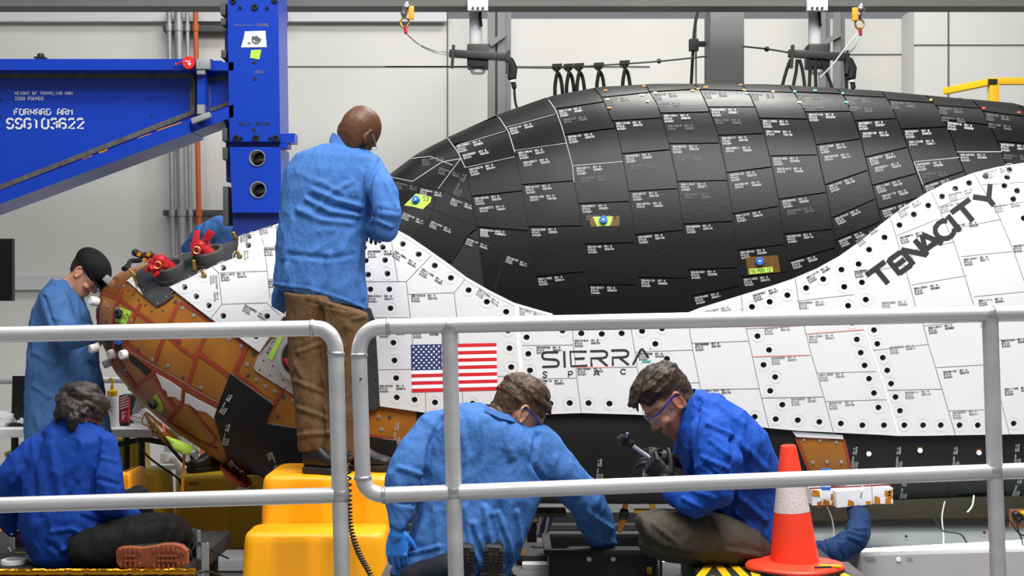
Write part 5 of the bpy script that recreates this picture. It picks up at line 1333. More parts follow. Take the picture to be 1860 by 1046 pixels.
# coiled cable in front of the stool
b = MB(); path = smoothline([P(632, 820, 5.95), P(634, 900, 5.95), P(637, 955, 5.95), P(650, 1000, 5.92), P(668, 1035, 5.9), P(690, 1075, 5.88)], 40)
b.tube([p + Vector((.011 * math.cos(i * 1.25), .011 * math.sin(i * 1.25), 0)) for i, p in enumerate(path)], .004, 6)
tag(b.build('coiled_cable', M['rubber']), 'coiled black cable hanging in front of the bright yellow stool', 'cable')

# ================================================================ RIGHT UNDERSIDE
b = MB(); b.prism([P(1425, 915, 7.3), P(2100, 890, 7.3), P(2100, 938, 7.3), P(1425, 950, 7.3)], (0, .12, 0)); tag(b.build('cradle_beam', M['olive'], smooth=False), 'olive brown beam under the right side of the spaceplane', 'beam')
b = MB(); b.prism([P(1380, 951, 7.25), P(2100, 937, 7.25), P(2100, 985, 6.75), P(1380, 1010, 6.75)], (0, .012, -.006)); b.mi = 1
for (x, y) in ((1500, 981), (1646, 974), (1788, 967)): b.ball(P(x, y, 6.93), .007, u=8, v=6)
tag(b.build('sheet_panel', [M['sheet'], M['rubber']], smooth=False), 'sloped grey sheet metal panel above the fluorescent tube', 'panel')
t = thing('fluorescent_lamp', 'long glowing fluorescent tube under the sloped grey sheet', 'lamp', P(1720, 995, 6.66))
b = MB(); b.tube([P(1556, 1004, 6.66), P(2000, 980, 6.66)], .018, 14); b.build('tube', M['tube_light'], t)
b = MB(); b.bar(P(1556, 1012, 6.7), P(2000, 987, 6.7), .05, .02, up=(0, 1, 0)); b.build('fixture', M['dark_galv'], t)
b = MB(); b.prism([P(1564, 1010, 6.5), P(2000, 998, 6.5), P(2000, 1160, 6.5), P(1564, 1160, 6.5)], (0, .1, 0)); b.mi = 1; b.lathe(P(1632, 1016, 6.498), [(.012, 0), (.010, -.003)], 16, axis=(0, 1, 0)); b.mi = 2
for k in range(8): b.ribbon([(1570 + k * 2.5, 1012), (1576 + k * 2.3, 1021)], .6, lambda x, y: P(x, y, 6.497))
fz = lambda x, y: P(x, y, 6.497); text(b, '206', (1646, 1019), (.75, 0), (0, -.9), .6, fz)
tag(b.build('grey_side_panel', [M['panel_grey'], M['white'], M['faint_ink']], smooth=False), 'flat grey metal panel along the bottom right below the tube', 'panel')
b = MB(); b.loft([(1535, 1012, 1562, 1006, 6.45, .06), (1515, 1080, 1548, 1080, 6.45, .06)]); tag(b.build('grey_post', M['dark_galv']), 'dark grey post left of the grey metal panel', 'post')
for (pts, d, lab, tapes) in (([(1475, 890), (1518, 889), (1518, 917), (1476, 918)], 6.62, 'left white foam board box with amber tape under the fuselage', [(1476, 890, 12, 12), (1509, 897, 9, 11), (1484, 911, 9, 9), (1496, 908, 10, 10), (1511, 911, 10, 8)]),
                        ([(1518, 893), (1550, 891), (1582, 884), (1584, 916), (1520, 922)], 6.56, 'middle plain white foam board box hanging lowest under fuselage', [(1541, 909, 10, 10), (1573, 910, 9, 6)]),
                        ([(1585, 884), (1622, 886), (1622, 915), (1586, 915)], 6.62, 'right white foam board box beside the black rounded edge', [(1589, 902, 9, 13), (1607, 891, 10, 10), (1614, 890, 8, 8), (1609, 905, 9, 10), (1612, 899, 10, 6)])):
    t = thing('foam_board_box', lab, 'box', P(pts[0][0], pts[0][1], d), 'foam board boxes under the spaceplane')
    b = MB(); pxprism(b, pts, d, .16); b.build('board', M['card'], t, smooth=False)
    for k, (x, y, w_, h_) in enumerate(tapes):
        b = MB(); a = (k % 3 - 1) * 1.5; b.quad(*[P(px, py, d - .002) for px, py in ((x, y + a), (x + w_, y - a), (x + w_ - a, y + h_), (x + a, y + h_ + a))]); b.build('amber_tape', M['kapton'], t)
b = MB(); b.ribbon(dens([(1470, 887), (1540, 884), (1618, 880)], 20), 3, lambda x, y: P(x, y, 6.58)); b.ribbon([(1484, 919), (1512, 918)], 2.5, lambda x, y: P(x, y, 6.6)); tag(b.build('copper_strip', M['red_tape']), 'copper strip along top of the white foam boxes', 'strip')
b = MB(); b.box(P(1500, 887, 6.56), (.04, .03, .014), bevel=.004); b.box(P(1500, 853, 6.78), (.05, .02, .012), bevel=.003); tag(b.build('blue_clip', M['puck_blue']), 'small blue clip above the left foam box', 'clip')
for (ps, r, m, lab) in (([(1501, 918, 6.65), (1510, 938, 6.65), (1514, 960, 6.65), (1515, 980, 6.65)], .003, 'white', 'thin white cord hanging below the left foam box'),
                        ([(1567, 884, 6.52), (1566, 892, 6.5), (1563, 904, 6.52)], .005, 'white', 'short white lead with stripped end on middle foam box'),
                        ([(1716, 910, 6.7), (1711, 940, 6.7), (1714, 975, 6.7), (1712, 1000, 6.6)], .003, 'white', 'thin white cord hanging left of the right railing post'),
                        ([(1692, 932, 6.75), (1706, 955, 6.7), (1714, 965, 6.7), (1744, 970, 6.65), (1756, 986, 6.6)], .004, 'rubber', 'black wire draped over the sloped grey sheet'),
                        ([(1769, 900, 6.95), (1766, 918, 6.9), (1757, 930, 6.9)], .004, 'card', 'short pale lead below the green masking tape'),
                        ([(1762, 1000, 6.6), (1775, 1004, 6.6), (1800, 999, 6.6)], .003, 'white', 'pale wire lying along the tube by the right post')):
    b = MB(); b.tube(smoothline([P(*q) for q in ps]), r, 6); tag(b.build('hanging_wire', M[m]), lab, 'wire')
t = thing('circuit_plate', 'copper plate with black electrical parts at the right edge', 'circuit box', P(1850, 957, 6.6))
b = MB(); b.box(P(1858, 941, 6.6), (.125, .01, .085), bevel=.003); b.build('copper_plate', mat('copper_plate', rgb(170, 110, 84), .4, metal=.4), t)
for (x, y) in ((1843, 934), (1848, 943), (1858, 938)):
    b = MB(); b.lathe(P(x, y, 6.595), [(.016, 0), (.016, -.03), (.010, -.035)], 14, axis=(0, 1, 0)); b.build('terminal', M['black'], t)
b = MB(); b.box(P(1859, 931, 6.58), (.03, .03, .012), bevel=.003); b.build('yellow_fuse', M['yellow_rail'], t)
b = MB(); b.tube(smoothline([P(1846, 945, 6.57), P(1850, 965, 6.56), P(1856, 980, 6.58), P(1858, 990, 6.6)]), .004, 6); b.tube(smoothline([P(1834, 945, 6.58), P(1848, 966, 6.56), P(1862, 974, 6.58)]), .004, 6); b.build('lead', M['rubber'], t)
# ================================================================ PEOPLE
DG = bpy.context.evaluated_depsgraph_get
def cloth_mat(name, c, wr=.5, sheen=0.0, bs=26):
    return mat(name, c, .78, bump=min(1, wr * 1.5), bscale=bs, dist=.016, var=.07, vscale=14, spec=.25, stretch=(1, 1, .55))
M['coat_denim'] = cloth_mat('mid_blue_coat', rgb(62, 108, 172))
M['coat_royal'] = cloth_mat('royal_blue_coat', rgb(20, 74, 170), .6, bs=22)
M['coat_deep'] = cloth_mat('deep_blue_coat', rgb(10, 58, 144), .5, bs=20)
M['coat_slate'] = cloth_mat('slate_blue_coat', rgb(64, 104, 156), .5, bs=22)
M['coat_navy'] = cloth_mat('navy_sleeve', rgb(22, 50, 92), .6, bs=24)
M['trouser_brown'] = cloth_mat('brown_canvas', rgb(96, 72, 46), .5, bs=24)
M['trouser_olive'] = cloth_mat('olive_grey_cloth', rgb(74, 70, 62), .4)
M['trouser_black'] = cloth_mat('black_cloth', rgb(8, 8, 9), .4)
M['trouser_navy'] = cloth_mat('dark_navy_cloth', rgb(20, 24, 36), .4)
M['boot'] = mat('black_leather', rgb(20, 20, 21), .5, bump=.3, bscale=60)
M['sole_tan'] = mat('tan_rubber_sole', rgb(142, 74, 42), .6, bump=.3, bscale=40)
M['sole_black'] = mat('black_tread_rubber', rgb(48, 46, 44), .6, bump=.4, bscale=50)
M['glove_black'] = mat('black_glove', rgb(20, 20, 22), .5, bump=.3, bscale=60)
M['glove_blue'] = mat('blue_nitrile_glove', rgb(44, 122, 212), .45, bump=.3, bscale=40)
M['glove_red'] = mat('red_glove', rgb(180, 24, 50), .55)
M['cap'] = cloth_mat('black_cap_cloth', rgb(14, 14, 15), .2)
def skin_mat(name): return mat(name, (1, 1, 1, 1), .48, bump=.12, bscale=160, attr='Col', var=.10, vscale=30, spec=.4)
M['skin'] = skin_mat('skin')
def hair_mat(name, c, c2, st): return mat(name, c, .5, bump=1.0, bscale=55, dist=.006, var=1.0, vscale=45, col2=c2, stretch=st, spec=.35)
M['hair_brown'] = hair_mat('brown_hair', rgb(46, 32, 22), rgb(84, 60, 42), (1, 1, .25))
M['hair_quiff'] = hair_mat('dark_brown_hair', rgb(28, 20, 15), rgb(62, 47, 35), (.35, 1, 1))
M['hair_grey'] = hair_mat('greying_dark_hair', rgb(20, 17, 16), rgb(52, 45, 41), (.4, 1, .6))
M['hair_black'] = hair_mat('black_hair', rgb(26, 22, 20), rgb(44, 36, 32), (1, 1, .3))
SK_L, SK_D = rgb(205, 146, 118), rgb(90, 56, 36)

def shapes(b, lst, k=1.0):
    for s in lst:
        if s[0] == 'L':
            secs = []
            for (x0, y0, x1, y1, d, th) in s[1]:
                mx, my = (x0 + x1) / 2, (y0 + y1) / 2
                secs.append((mx + (x0 - mx) * k, my + (y0 - my) * k, mx + (x1 - mx) * k, my + (y1 - my) * k, d, th * k))
            b.loft(secs, 24, s[2] if len(s) > 2 else 2.3)
        else:
            pts = [P(x, y, d) for x, y, d in s[1]]
            b.limb(pts, [r * q[2] / F * k for r, q in zip(s[2], s[1])], 16)

def bake(b, voxel, smooth, fac=.5):
    bmesh.ops.recalc_face_normals(b.bm, faces=b.bm.faces[:])
    me = bpy.data.meshes.new('tmp'); b.bm.to_mesh(me); b.bm.free()
    o = bpy.data.objects.new('tmp', me); COL.objects.link(o)
    m = o.modifiers.new('r', 'REMESH'); m.mode = 'VOXEL'; m.voxel_size = voxel
    if smooth:
        m = o.modifiers.new('s', 'SMOOTH'); m.iterations = smooth; m.factor = fac
    dg = DG(); out = bpy.data.meshes.new_from_object(o.evaluated_get(dg))
    bpy.data.objects.remove(o); bpy.data.meshes.remove(me)
    out.materials.clear()
    return out

def vget(me, what='co'):
    a = np.empty(len(me.vertices) * 3)
    if what == 'co': me.vertices.foreach_get('co', a)
    else: me.vertices.foreach_get('normal', a)
    return a.reshape(-1, 3)
def vset(me, a): me.vertices.foreach_set('co', a.ravel()); me.update()
def topx(co): return 930 + co[:, 0] / co[:, 1] * F, 523 - (co[:, 2] - CZ) / co[:, 1] * F

def cloth(name, lst, m, parent, voxel=.011, smooth=5, wr=.006, folds=(), seed=0.0, fs=(9, 9, 5), zmin=None):
    b = MB(); shapes(b, lst); me = bake(b, voxel * .8, smooth + 2)
    wr *= 1.5
    co, no = vget(me), vget(me, 'no')
    disp = np.zeros(len(co))
    for i in range(len(co)):
        p = Vector((co[i][0] * fs[0] + seed, co[i][1] * fs[1], co[i][2] * fs[2]))
        q = p + Vector((noise.noise(p * .7), noise.noise(p * .7 + Vector((9, 0, 0))), 0)) * 1.0
        n = 1 - abs(noise.noise(q)); n2 = 1 - abs(noise.noise(q * 2.1 + Vector((4, 4, 4))))
        disp[i] = wr * (n ** 4 - .35) + wr * .5 * (n2 ** 4 - .35)
    px, py = topx(co)
    front = np.clip(-no[:, 1] * 1.6 + .15, 0, 1)
    for pl, wd, amp in folds:
        dmin = np.full(len(co), 1e9)
        for (ax, ay), (bx, by) in zip(pl[:-1], pl[1:]):
            L2 = (bx - ax) ** 2 + (by - ay) ** 2
            t = np.clip(((px - ax) * (bx - ax) + (py - ay) * (by - ay)) / L2, 0, 1)
            taper = 1.0
            dmin = np.minimum(dmin, np.hypot(px - ax - t * (bx - ax), py - ay - t * (by - ay)))
        g = np.exp(-(dmin / (wd * .8)) ** 2) - .45 * np.exp(-(dmin / (wd * 2.0)) ** 2)
        disp += 1.7 * amp * g * front
    co = co + no * disp[:, None]
    if zmin is not None: co[:, 2] = np.maximum(co[:, 2], zmin)
    vset(me, co)
    return finish(name, me, m, parent)

HEAD = [(-.128, .048, .082, .020), (-.118, .028, .094, .034), (-.098, .000, .098, .047), (-.076, -.035, .096, .056), (-.050, -.066, .094, .063), (-.022, -.086, .090, .068), (.004, -.097, .089, .072), (.024, -.102, .097, .075), (.050, -.103, .097, .077), (.076, -.097, .086, .074), (.098, -.080, .066, .064), (.114, -.055, .038, .047), (.123, -.028, .008, .024)]
def headmat(c, fwd, roll=0.0, s=1.0):
    f = Vector(fwd).normalized()
    l = Vector((0, 0, 1)).cross(f).normalized(); u = f.cross(l)
    if roll:
        R = Matrix.Rotation(roll, 3, f); l = R @ l; u = R @ u
    Mx = Matrix((f, l, u)).transposed().to_4x4()
    return Matrix.Translation(Vector(c)) @ Mx @ Matrix.Diagonal((s, s, s, 1))
def head_shapes(b, H, nose=1.0):
    n = 28; out = []
    for z, xb, xf, hw in HEAD:
        ring = []
        for j in range(n):
            t = 2 * math.pi * j / n
            cs, sn = math.cos(t), math.sin(t)
            ex = 2.0 if z > .03 else 2.35
            x = (xb + xf) / 2 + (xf - xb) / 2 * math.copysign(abs(cs) ** (2 / ex), cs); y = hw * math.copysign(abs(sn) ** (2 / ex), sn)
            ring.append(H @ Vector((x, y, z)))
        out.append(ring)
    b.rings(out)
    def L(*p): return H @ Vector(p)
    def R3(): return H.to_3x3().normalized()
    b.limb([L(.088, 0, .016), L(.100, 0, -.008), L(.112, 0, -.030)], [.008, .010, .0125], 10)
    for s in (-1, 1):
        b.ball(L(.100, s * .013, -.035), .0085, u=10, v=8)
        b.limb([L(.094, s * .012, .027), L(.083, s * .045, .026)], [.009, .008], 8)
        b.ball(L(.078, s * .032, .002), (.014, .019, .012), R3(), 12, 8)
        b.ball(L(.066, s * .045, -.030), (.024, .018, .018), R3(), 12, 8)
        # ear: rim, bowl and lobe
        rim = [L(-.012 + .020 * math.cos(a) * (1 if math.sin(a) > 0 else .8) - .006 * math.sin(a), s * (.076 + .012 * (1 - math.cos(a)) * .5), -.004 + .031 * math.sin(a)) for a in [2 * math.pi * k / 16 for k in range(16)]]
        b.tube(rim, .0052, 8, closed=True)
        b.ball(L(-.010, s * .074, -.004), (.017, .007, .026), R3(), 12, 8)
        b.ball(L(-.002, s * .076, -.031), (.009, .006, .010), R3(), 10, 8)
    b.limb([L(.096, -.016, -.070), L(.101, 0, -.068), L(.096, .016, -.070)], .006, 8)
    b.limb([L(.094, -.014, -.081), L(.099, 0, -.082), L(.094, .014, -.081)], .0065, 8)
    b.ball(L(.082, 0, -.112), (.018, .022, .014), R3(), 12, 8)

def body(lst, H, neck, parent, skin, voxel=.0045, colf=None, extra=None):
    b = MB(); shapes(b, lst, .80); head_shapes(b, H)
    if extra: extra(b)
    a, c, r = neck
    b.limb([a, (Vector(a) + Vector(c)) / 2, c], [r * 1.08, r, r * 1.15], 16)
    me = bake(b, voxel, 2, .4)
    co = vget(me); Hi = np.array(H.inverted())
    loc = co @ Hi[:3, :3].T + Hi[:3, 3]
    cols = np.tile(np.array(skin, dtype=float), (len(co), 1))
    if colf:
        for i in np.nonzero((np.abs(loc) < .16).all(axis=1))[0]:
            cols[i, :3] = colf(loc[i], cols[i, :3])
    at = me.color_attributes.new('Col', 'FLOAT_COLOR', 'POINT')
    at.data.foreach_set('color', cols.ravel())
    o = finish('body', me, M['skin'], parent)
    return o, loc

def hair_from(bodyo, loc, H, hf, m, parent, name='hair', clump=.35, cs=60):
    me = bodyo.data
    co, no = vget(me), vget(me, 'no')
    near = (np.abs(loc) < .17).all(axis=1)
    h = np.full(len(co), -1.0)
    for i in np.nonzero(near)[0]:
        h[i] = hf(loc[i])
    bm = bmesh.new(); vm = {}
    R = H.to_3x3()
    def vert(i):
        if i not in vm:
            p = Vector(loc[i])
            n = noise.noise(Vector((p.x * cs * .4, p.y * cs, p.z * cs))) + .5 * noise.noise(Vector((p.x * cs, p.y * cs * 2, p.z * cs * 2)))
            hh = max(h[i], -.002)
            hh = hh * (1 + clump * n) if hh > 0 else hh
            vm[i] = bm.verts.new(Vector(co[i]) + Vector(no[i]) * hh)
        return vm[i]
    for p in me.polygons:
        vs = list(p.vertices)
        if all(h[i] > -.0015 for i in vs):
            try: bm.faces.new([vert(i) for i in vs])
            except ValueError: pass
    for f in bm.faces: f.smooth = True
    mh = bpy.data.meshes.new(name); bm.to_mesh(mh); bm.free()
    return finish(name, mh, m, parent)

def glasses(H, parent, fm='frame_blue'):
    def L(*p): return H @ Vector(p)
    b = MB()
    for s in (-1, 1):
        b.tube(smoothline([L(-.035, s * .079, -.002), L(-.012, s * .0815, .020), L(.04, s * .0805, .016), L(.085, s * .070, .012)]), [.004] * 0 or .0038, 8, ry=.0022)
    b.tube(smoothline([L(.085, -.070, .014), L(.105, -.04, .018), L(.112, 0, .016), L(.105, .04, .018), L(.085, .070, .014)]), .0026, 8)
    g = b.build('safety_glasses', M[fm], parent)
    b = MB(); N = 16; rows = []
    for z, dx in ((.016, 0), (0, .003), (-.016, 0), (-.028, -.006)):
        rows.append([b.bm.verts.new(L(.112 + dx - .03 * (abs(u) ** 2.2) / 1.0, .071 * u, z - (0.004 if abs(u) < .15 and z < -.01 else 0) * -2)) for u in [-1 + 2 * k / N for k in range(N + 1)]])
    for r0, r1 in zip(rows[:-1], rows[1:]):
        for k in range(N): b._face((r0[k], r0[k + 1], r1[k + 1], r1[k]))
    b.build('lens', M['lens'], g)
    return g

def hand(wrist, fwd, back, parent, m, curl=(.5, .55, .6, .65), thumb_side=1, s=1.0, name='glove', tcurl=.3, cuff=.05):
    """palm, four fingers of unequal length and a thumb that leaves the side of the palm"""
    f = Vector(fwd).normalized(); n = Vector(back); n = (n - f * n.dot(f)).normalized(); t = n.cross(f) * thumb_side
    w0 = Vector(wrist)
    def L(x, y, z): return w0 + (f * x + t * y + n * z) * s
    b = MB()
    b.limb([L(-cuff, 0, 0), L(0, 0, 0), L(.02, 0, 0)], [.031 * s, .027 * s, .028 * s], 14)
    rings = []
    for x, hw, th in ((.0, .026, .019), (.025, .035, .018), (.055, .041, .0155), (.082, .042, .0135), (.094, .038, .011)):
        rings.append([L(x, hw * math.cos(a), th * math.sin(a)) for a in [2 * math.pi * k / 18 for k in range(18)]])
    b.rings(rings)
    for k, (y, ln, r) in enumerate(((.030, .070, .0088), (.0105, .078, .0092), (-.0105, .072, .0088), (-.0295, .056, .0078))):
        p = Vector((.086, y, 0)); a = curl[k] * .8; pts = [p.copy()]; rs = [r * 1.08]
        spread = y * .8
        for seg, q in enumerate((.44, .31, .25)):
            p = p + Vector((math.cos(a), spread * .5, -math.sin(a))) * ln * q; pts.append(p.copy()); rs.append(r * (1, .92, .8)[seg]); a += curl[k] * (1.15, .9, .5)[seg]
        b.limb([L(*q) for q in pts], [q * s for q in rs], 10)
        b.ball(L(.086, y, .003), r * 1.15 * s, u=10, v=8)
    p = Vector((.022, .030, -.004)); a = .75; pts = [Vector((.012, .018, -.004)), p.copy()]
    for q in (.034, .028, .022):
        p = p + Vector((math.cos(a), math.sin(a) * .8, -.35 - tcurl * .3)).normalized() * q; pts.append(p.copy()); a -= tcurl
    b.limb([L(*q) for q in pts], [q * s for q in (.015, .0135, .011, .0098, .0085)], 10)
    me = bake(b, .0032 * s, 2, .4)
    return finish(name, me, m, parent)

def shoe(heel, toe, up, parent, m, s=1.0, name='shoe', sole=None, h=.10, w=.095):
    """boot lofted from heel to toe; up = direction away from the sole"""
    a, c = Vector(heel), Vector(toe); f = (c - a).normalized(); L = (c - a).length
    u = Vector(up); u = (u - f * u.dot(f)).normalized(); t = f.cross(u)
    b = MB(); rings = []
    for q, hw, ht in ((0, .55, .55), (.04, .72, .95), (.18, .78, 1.0), (.34, .76, .98), (.5, .84, .72), (.66, .98, .55), (.82, 1.0, .48), (.93, .84, .40), (.985, .55, .28), (1.0, .3, .16)):
        hw *= w / 2; ht *= h
        rings.append([a + f * (q * L) + t * (hw * math.copysign(abs(math.cos(k)) ** .8, math.cos(k))) + u * (.022 + ht / 2 + ht / 2 * math.copysign(abs(math.sin(k)) ** .8, math.sin(k))) for k in [2 * math.pi * j / 18 for j in range(18)]])
    b.rings(rings)
    me = bake(b, .006, 4)
    o = finish(name, me, m, parent)
    b = MB(); ring = []
    for hgt, g in ((0, .97), (.010, 1.0), (.026, 1.0), (.03, .95)):
        r = []
        for q, hw in [(0.0, .4), (.02, .62), (.08, .76), (.2, .80), (.36, .72), (.5, .82), (.66, 1.0), (.8, 1.03), (.92, .86), (.99, .5)] + [(.99, -.5), (.92, -.86), (.8, -1.03), (.66, -1.0), (.5, -.82), (.36, -.72), (.2, -.80), (.08, -.76), (.02, -.62), (0.0, -.4)]:
            r.append(a + f * (L * (.5 + (q - .5) * g * 1.02)) + t * (hw * w / 2 * g * 1.03) + u * hgt)
        ring.append(r)
    b.rings(ring); b.build('sole', sole or M['rubber'], o, sharp=40)
    return o, (a, f, t, u, L, w)

def treads(fr, parent, m):
    a, f, t, u, L, w = fr
    b = MB()
    R = Matrix((f, t, u)).transposed()
    for q in [k / 15 for k in range(1, 15)]:
        if .36 < q < .50: continue
        for s in (-1, 1):
            hw = (.5 if q < .05 else .78 if q < .4 else .95 if q < .85 else .65) * w / 2
            ang = (q - .7) * 1.4 * s if q > .5 else (q - .2) * 1.5 * s
            b.box(a + f * (q * L) + t * (s * hw * .72) - u * .004, (.009, hw * .5, .01), R @ Matrix.Rotation(ang, 3, 'Z'), .0015)
    for q in (.14, .2, .26, .6, .66, .72, .78, .84):
        for s in (-.5, .5):
            b.box(a + f * (q * L) + t * (s * .022) - u * .004, (.013, .013, .009), R @ Matrix.Rotation(.78, 3, 'Z'), .0015)
    o = b.build('tread', m, parent); o['kind'] = 'stuff'
    return o

# ---------------------------------------------------------------- standing bald man
def person(lab, loc): return thing('person', lab, 'person', loc)
pA = person('bald person in blue work coat standing on yellow step, reaching over hull', P(600, 862, 6.6))
d = 6.66
torso = ('L', [(592, 262, 652, 268, d, .16), (568, 268, 672, 276, d, .20), (538, 280, 692, 290, d, .25), (518, 308, 698, 318, d, .29), (511, 345, 690, 352, d, .31), (507, 390, 672, 396, d, .31), (503, 440, 664, 446, d, .31), (500, 485, 663, 494, d, .31), (497, 518, 667, 545, d, .31), (510, 527, 668, 562, d, .29)], 2.4)
armR = ('T', [(672, 306, 6.62), (694, 345, 6.55), (706, 392, 6.50), (701, 420, 6.52)], [26, 28, 24, 21])
foreR = ('T', [(702, 418, 6.53), (690, 420, 6.62), (678, 412, 6.74)], [20, 21, 17])
armL = ('T', [(546, 318, 6.72), (532, 380, 6.80), (560, 430, 6.86)], [22, 20, 18])
flap = ('L', [(497, 520, 530, 527, 6.74, .05), (492, 545, 522, 560, 6.74, .04), (492, 556, 518, 573, 6.74, .03)])
coatA = [torso, armR, foreR, armL, flap]
folds = [([(690, 292), (672, 330), (668, 390)], 5, -.012), ([(655, 375), (610, 362), (570, 345)], 6, .010), ([(650, 392), (600, 384), (556, 362)], 6, .009), ([(640, 405), (585, 400), (540, 380)], 7, .008), ([(620, 350), (580, 330)], 6, .006), ([(655, 385), (600, 374), (560, 354)], 5, -.007), ([(530, 400), (515, 470)], 7, .008),
         ([(525, 462), (600, 470), (640, 462)], 6, -.006), ([(600, 460), (592, 500), (578, 530)], 6, .008), ([(520, 480), (512, 520)], 5, .007), ([(655, 440), (648, 500), (660, 540)], 7, .008), ([(700, 330), (716, 372)], 5, .008), ([(690, 380), (722, 385)], 5, -.008), ([(683, 400), (712, 412)], 5, .008), ([(498, 516), (560, 524), (630, 546), (668, 562)], 3, .006), ([(640, 330), (600, 350), (575, 380)], 6, .006)]
H = headmat(P(648, 243, d - .02), (.30, .72, -.62), .40, 1.06)
def dark(l, c): return np.array(rgb(26, 20, 18)[:3]) if (l[2] < -.055 and l[0] > .0) or (l[2] < -.02 and -.0 < l[0] < .03 and abs(l[1]) > .045) else c
bo, loc = body([torso, ('T', armR[1], [20, 19, 17, 15]), ('T', foreR[1], [15, 14, 12])], H, (P(628, 268, d), P(640, 250, d), .062), pA, SK_D, colf=dark)
cloth('work_coat', coatA, M['coat_denim'], pA, .010, 5, .0045, folds, 1.0)
b = MB(); b.loft([(604, 241, 652, 266, d, .13), (600, 250, 656, 276, d, .155), (598, 258, 658, 282, d, .17)], 28, 2.2, caps=False)
me = None; b.build('collar', M['coat_denim'], pA)
glasses(H, pA, 'clear')
hand(P(679, 412, 6.72), (-.1, .9, -.15), (0, .1, 1), pA, M['glove_black'], s=1.0, thumb_side=-1)
dl = 6.54
legL = ('L', [(516, 530, 600, 540, dl, .24), (520, 580, 592, 590, dl, .21), (524, 640, 592, 650, dl, .19), (530, 700, 596, 705, dl, .18), (537, 750, 602, 752, dl, .18), (540, 790, 603, 790, dl, .18), (543, 818, 600, 816, dl, .16)])
legR = ('L', [(575, 540, 668, 570, dl - .02, .25), (580, 600, 666, 612, dl - .02, .22), (586, 660, 656, 668, dl - .02, .20), (588, 720, 650, 724, dl - .02, .18), (590, 780, 646, 782, dl - .02, .17), (590, 830, 644, 832, dl - .02, .16)])
cloth('trousers', [legL, legR], M['trouser_brown'], pA, .010, 4, .0045, [([(533, 690), (585, 712)], 5, .006), ([(540, 740), (595, 760)], 5, .007), ([(538, 790), (600, 786)], 5, .008), ([(585, 560), (592, 680), (600, 780)], 4, -.014), ([(540, 640), (580, 625)], 5, .005), ([(640, 580), (665, 575)], 4, .006), ([(560, 548), (640, 566)], 3, -.004)], 4.0)
zf = .688
zs = CZ - (865 - 523) / F * 6.40 + .002
shoe((P(553, 0, 6.5).x, 6.52, zs), (P(626, 0, 6.5).x, 6.46, zs), (0, 0, 1), pA, M['boot'], h=.14, w=.105, name='boot')
shoe((P(634, 0, 6.55).x, 6.62, zs), (P(711, 0, 6.5).x, 6.56, zs), (0, 0, 1), pA, M['boot'], h=.10, w=.10, name='boot')

# ---------------------------------------------------------------- man in dark cap at the nose
pB = person('person in dark cap and slate blue lab coat leaning over the nose', Vector((P(115, 0, 7.9).x, 7.9, 0)))
d = 7.9
torso = ('L', [(96, 505, 132, 510, d, .16), (78, 525, 148, 540, d, .24), (64, 555, 160, 566, d, .28), (56, 590, 168, 596, d, .30), (51, 640, 176, 640, d, .31), (49, 700, 186, 700, d, .32), (47, 760, 196, 760, d, .33), (47, 830, 204, 830, d, .34), (50, 900, 204, 900, d, .33)])
arm = ('T', [(98, 545, 7.76), (108, 585, 7.72), (128, 612, 7.62), (172, 607, 7.50)], [27, 27, 24, 17])
arm2 = ('T', [(126, 550, 8.02), (136, 590, 8.05), (142, 598, 7.95)], [22, 20, 15])
fB = [([(80, 540), (100, 600)], 5, -.010), ([(95, 575), (130, 590)], 4, .008), ([(105, 600), (150, 600)], 4, .007), ([(60, 640), (100, 660)], 6, .006), ([(60, 700), (90, 720)], 6, .006), ([(120, 640), (118, 760)], 7, .007), ([(155, 660), (150, 710)], 3, -.006), ([(152, 662), (184, 668)], 3, -.005), ([(60, 560), (55, 620)], 6, .005), ([(160, 700), (175, 760)], 6, .008)]
H = headmat(P(156, 496, d), (.64, -.06, -.76), 0, .97)
bo, loc = body([torso, arm, arm2], H, (P(118, 528, d), P(146, 505, d), .056), pB, SK_L)
hair_from(bo, loc, H, lambda l: .006 if (l[0] < .02 and l[2] > -.045 and not (-.04 < l[0] and l[2] < .03)) else -1, M['hair_black'], pB)
# cap: crown and brim
b = MB(); R3 = H.to_3x3().normalized()
b.ball(H @ Vector((-.002, 0, .062)), (.118, .092, .082), R3, 24, 14)
me = bake(b, .006, 3)
cp_ = finish('cap', me, M['cap'], pB)
b = MB(); out = []
for s_ in (0, 1):
    out.append([H @ Vector((.07 + .12 * math.cos(a), .085 * math.sin(a), .042 - .25 * (max(0, .12 * math.cos(a))) - s_ * .006)) for a in [2 * math.pi * k / 24 for k in range(24)]])
b.rings(out); b.build('brim', M['cap'], cp_)
glasses(H, pB, 'clear')
cloth('lab_coat', [torso, arm, arm2], M['coat_slate'], pB, .011, 5, .005, fB, 7.0)
hand(P(174, 607, 7.49), (.9, .02, .0), (0, -.4, 1), pB, M['glove_blue'], s=.95)
hand(P(142, 600, 7.94), (.15, -.6, -.5), (1, .0, .4), pB, M['glove_blue'], s=.95, thumb_side=-1)
lg = [('L', [(60, 880, 125, 880, 7.88, .2), (68, 960, 118, 960, 7.88, .17), (72, 1020, 116, 1020, 7.88, .15)]), ('L', [(125, 880, 190, 880, 7.95, .2), (130, 960, 180, 960, 7.95, .17), (134, 1020, 176, 1020, 7.95, .15)])]
cloth('trousers', lg, M['trouser_black'], pB, .013, 3, .003)
for x, y in ((88, 7.9), (150, 7.97)): shoe((P(x, 0, y).x, y + .02, .002), (P(x, 0, y).x + .26, y - .06, .002), (0, 0, 1), pB, M['boot'], name='boot')

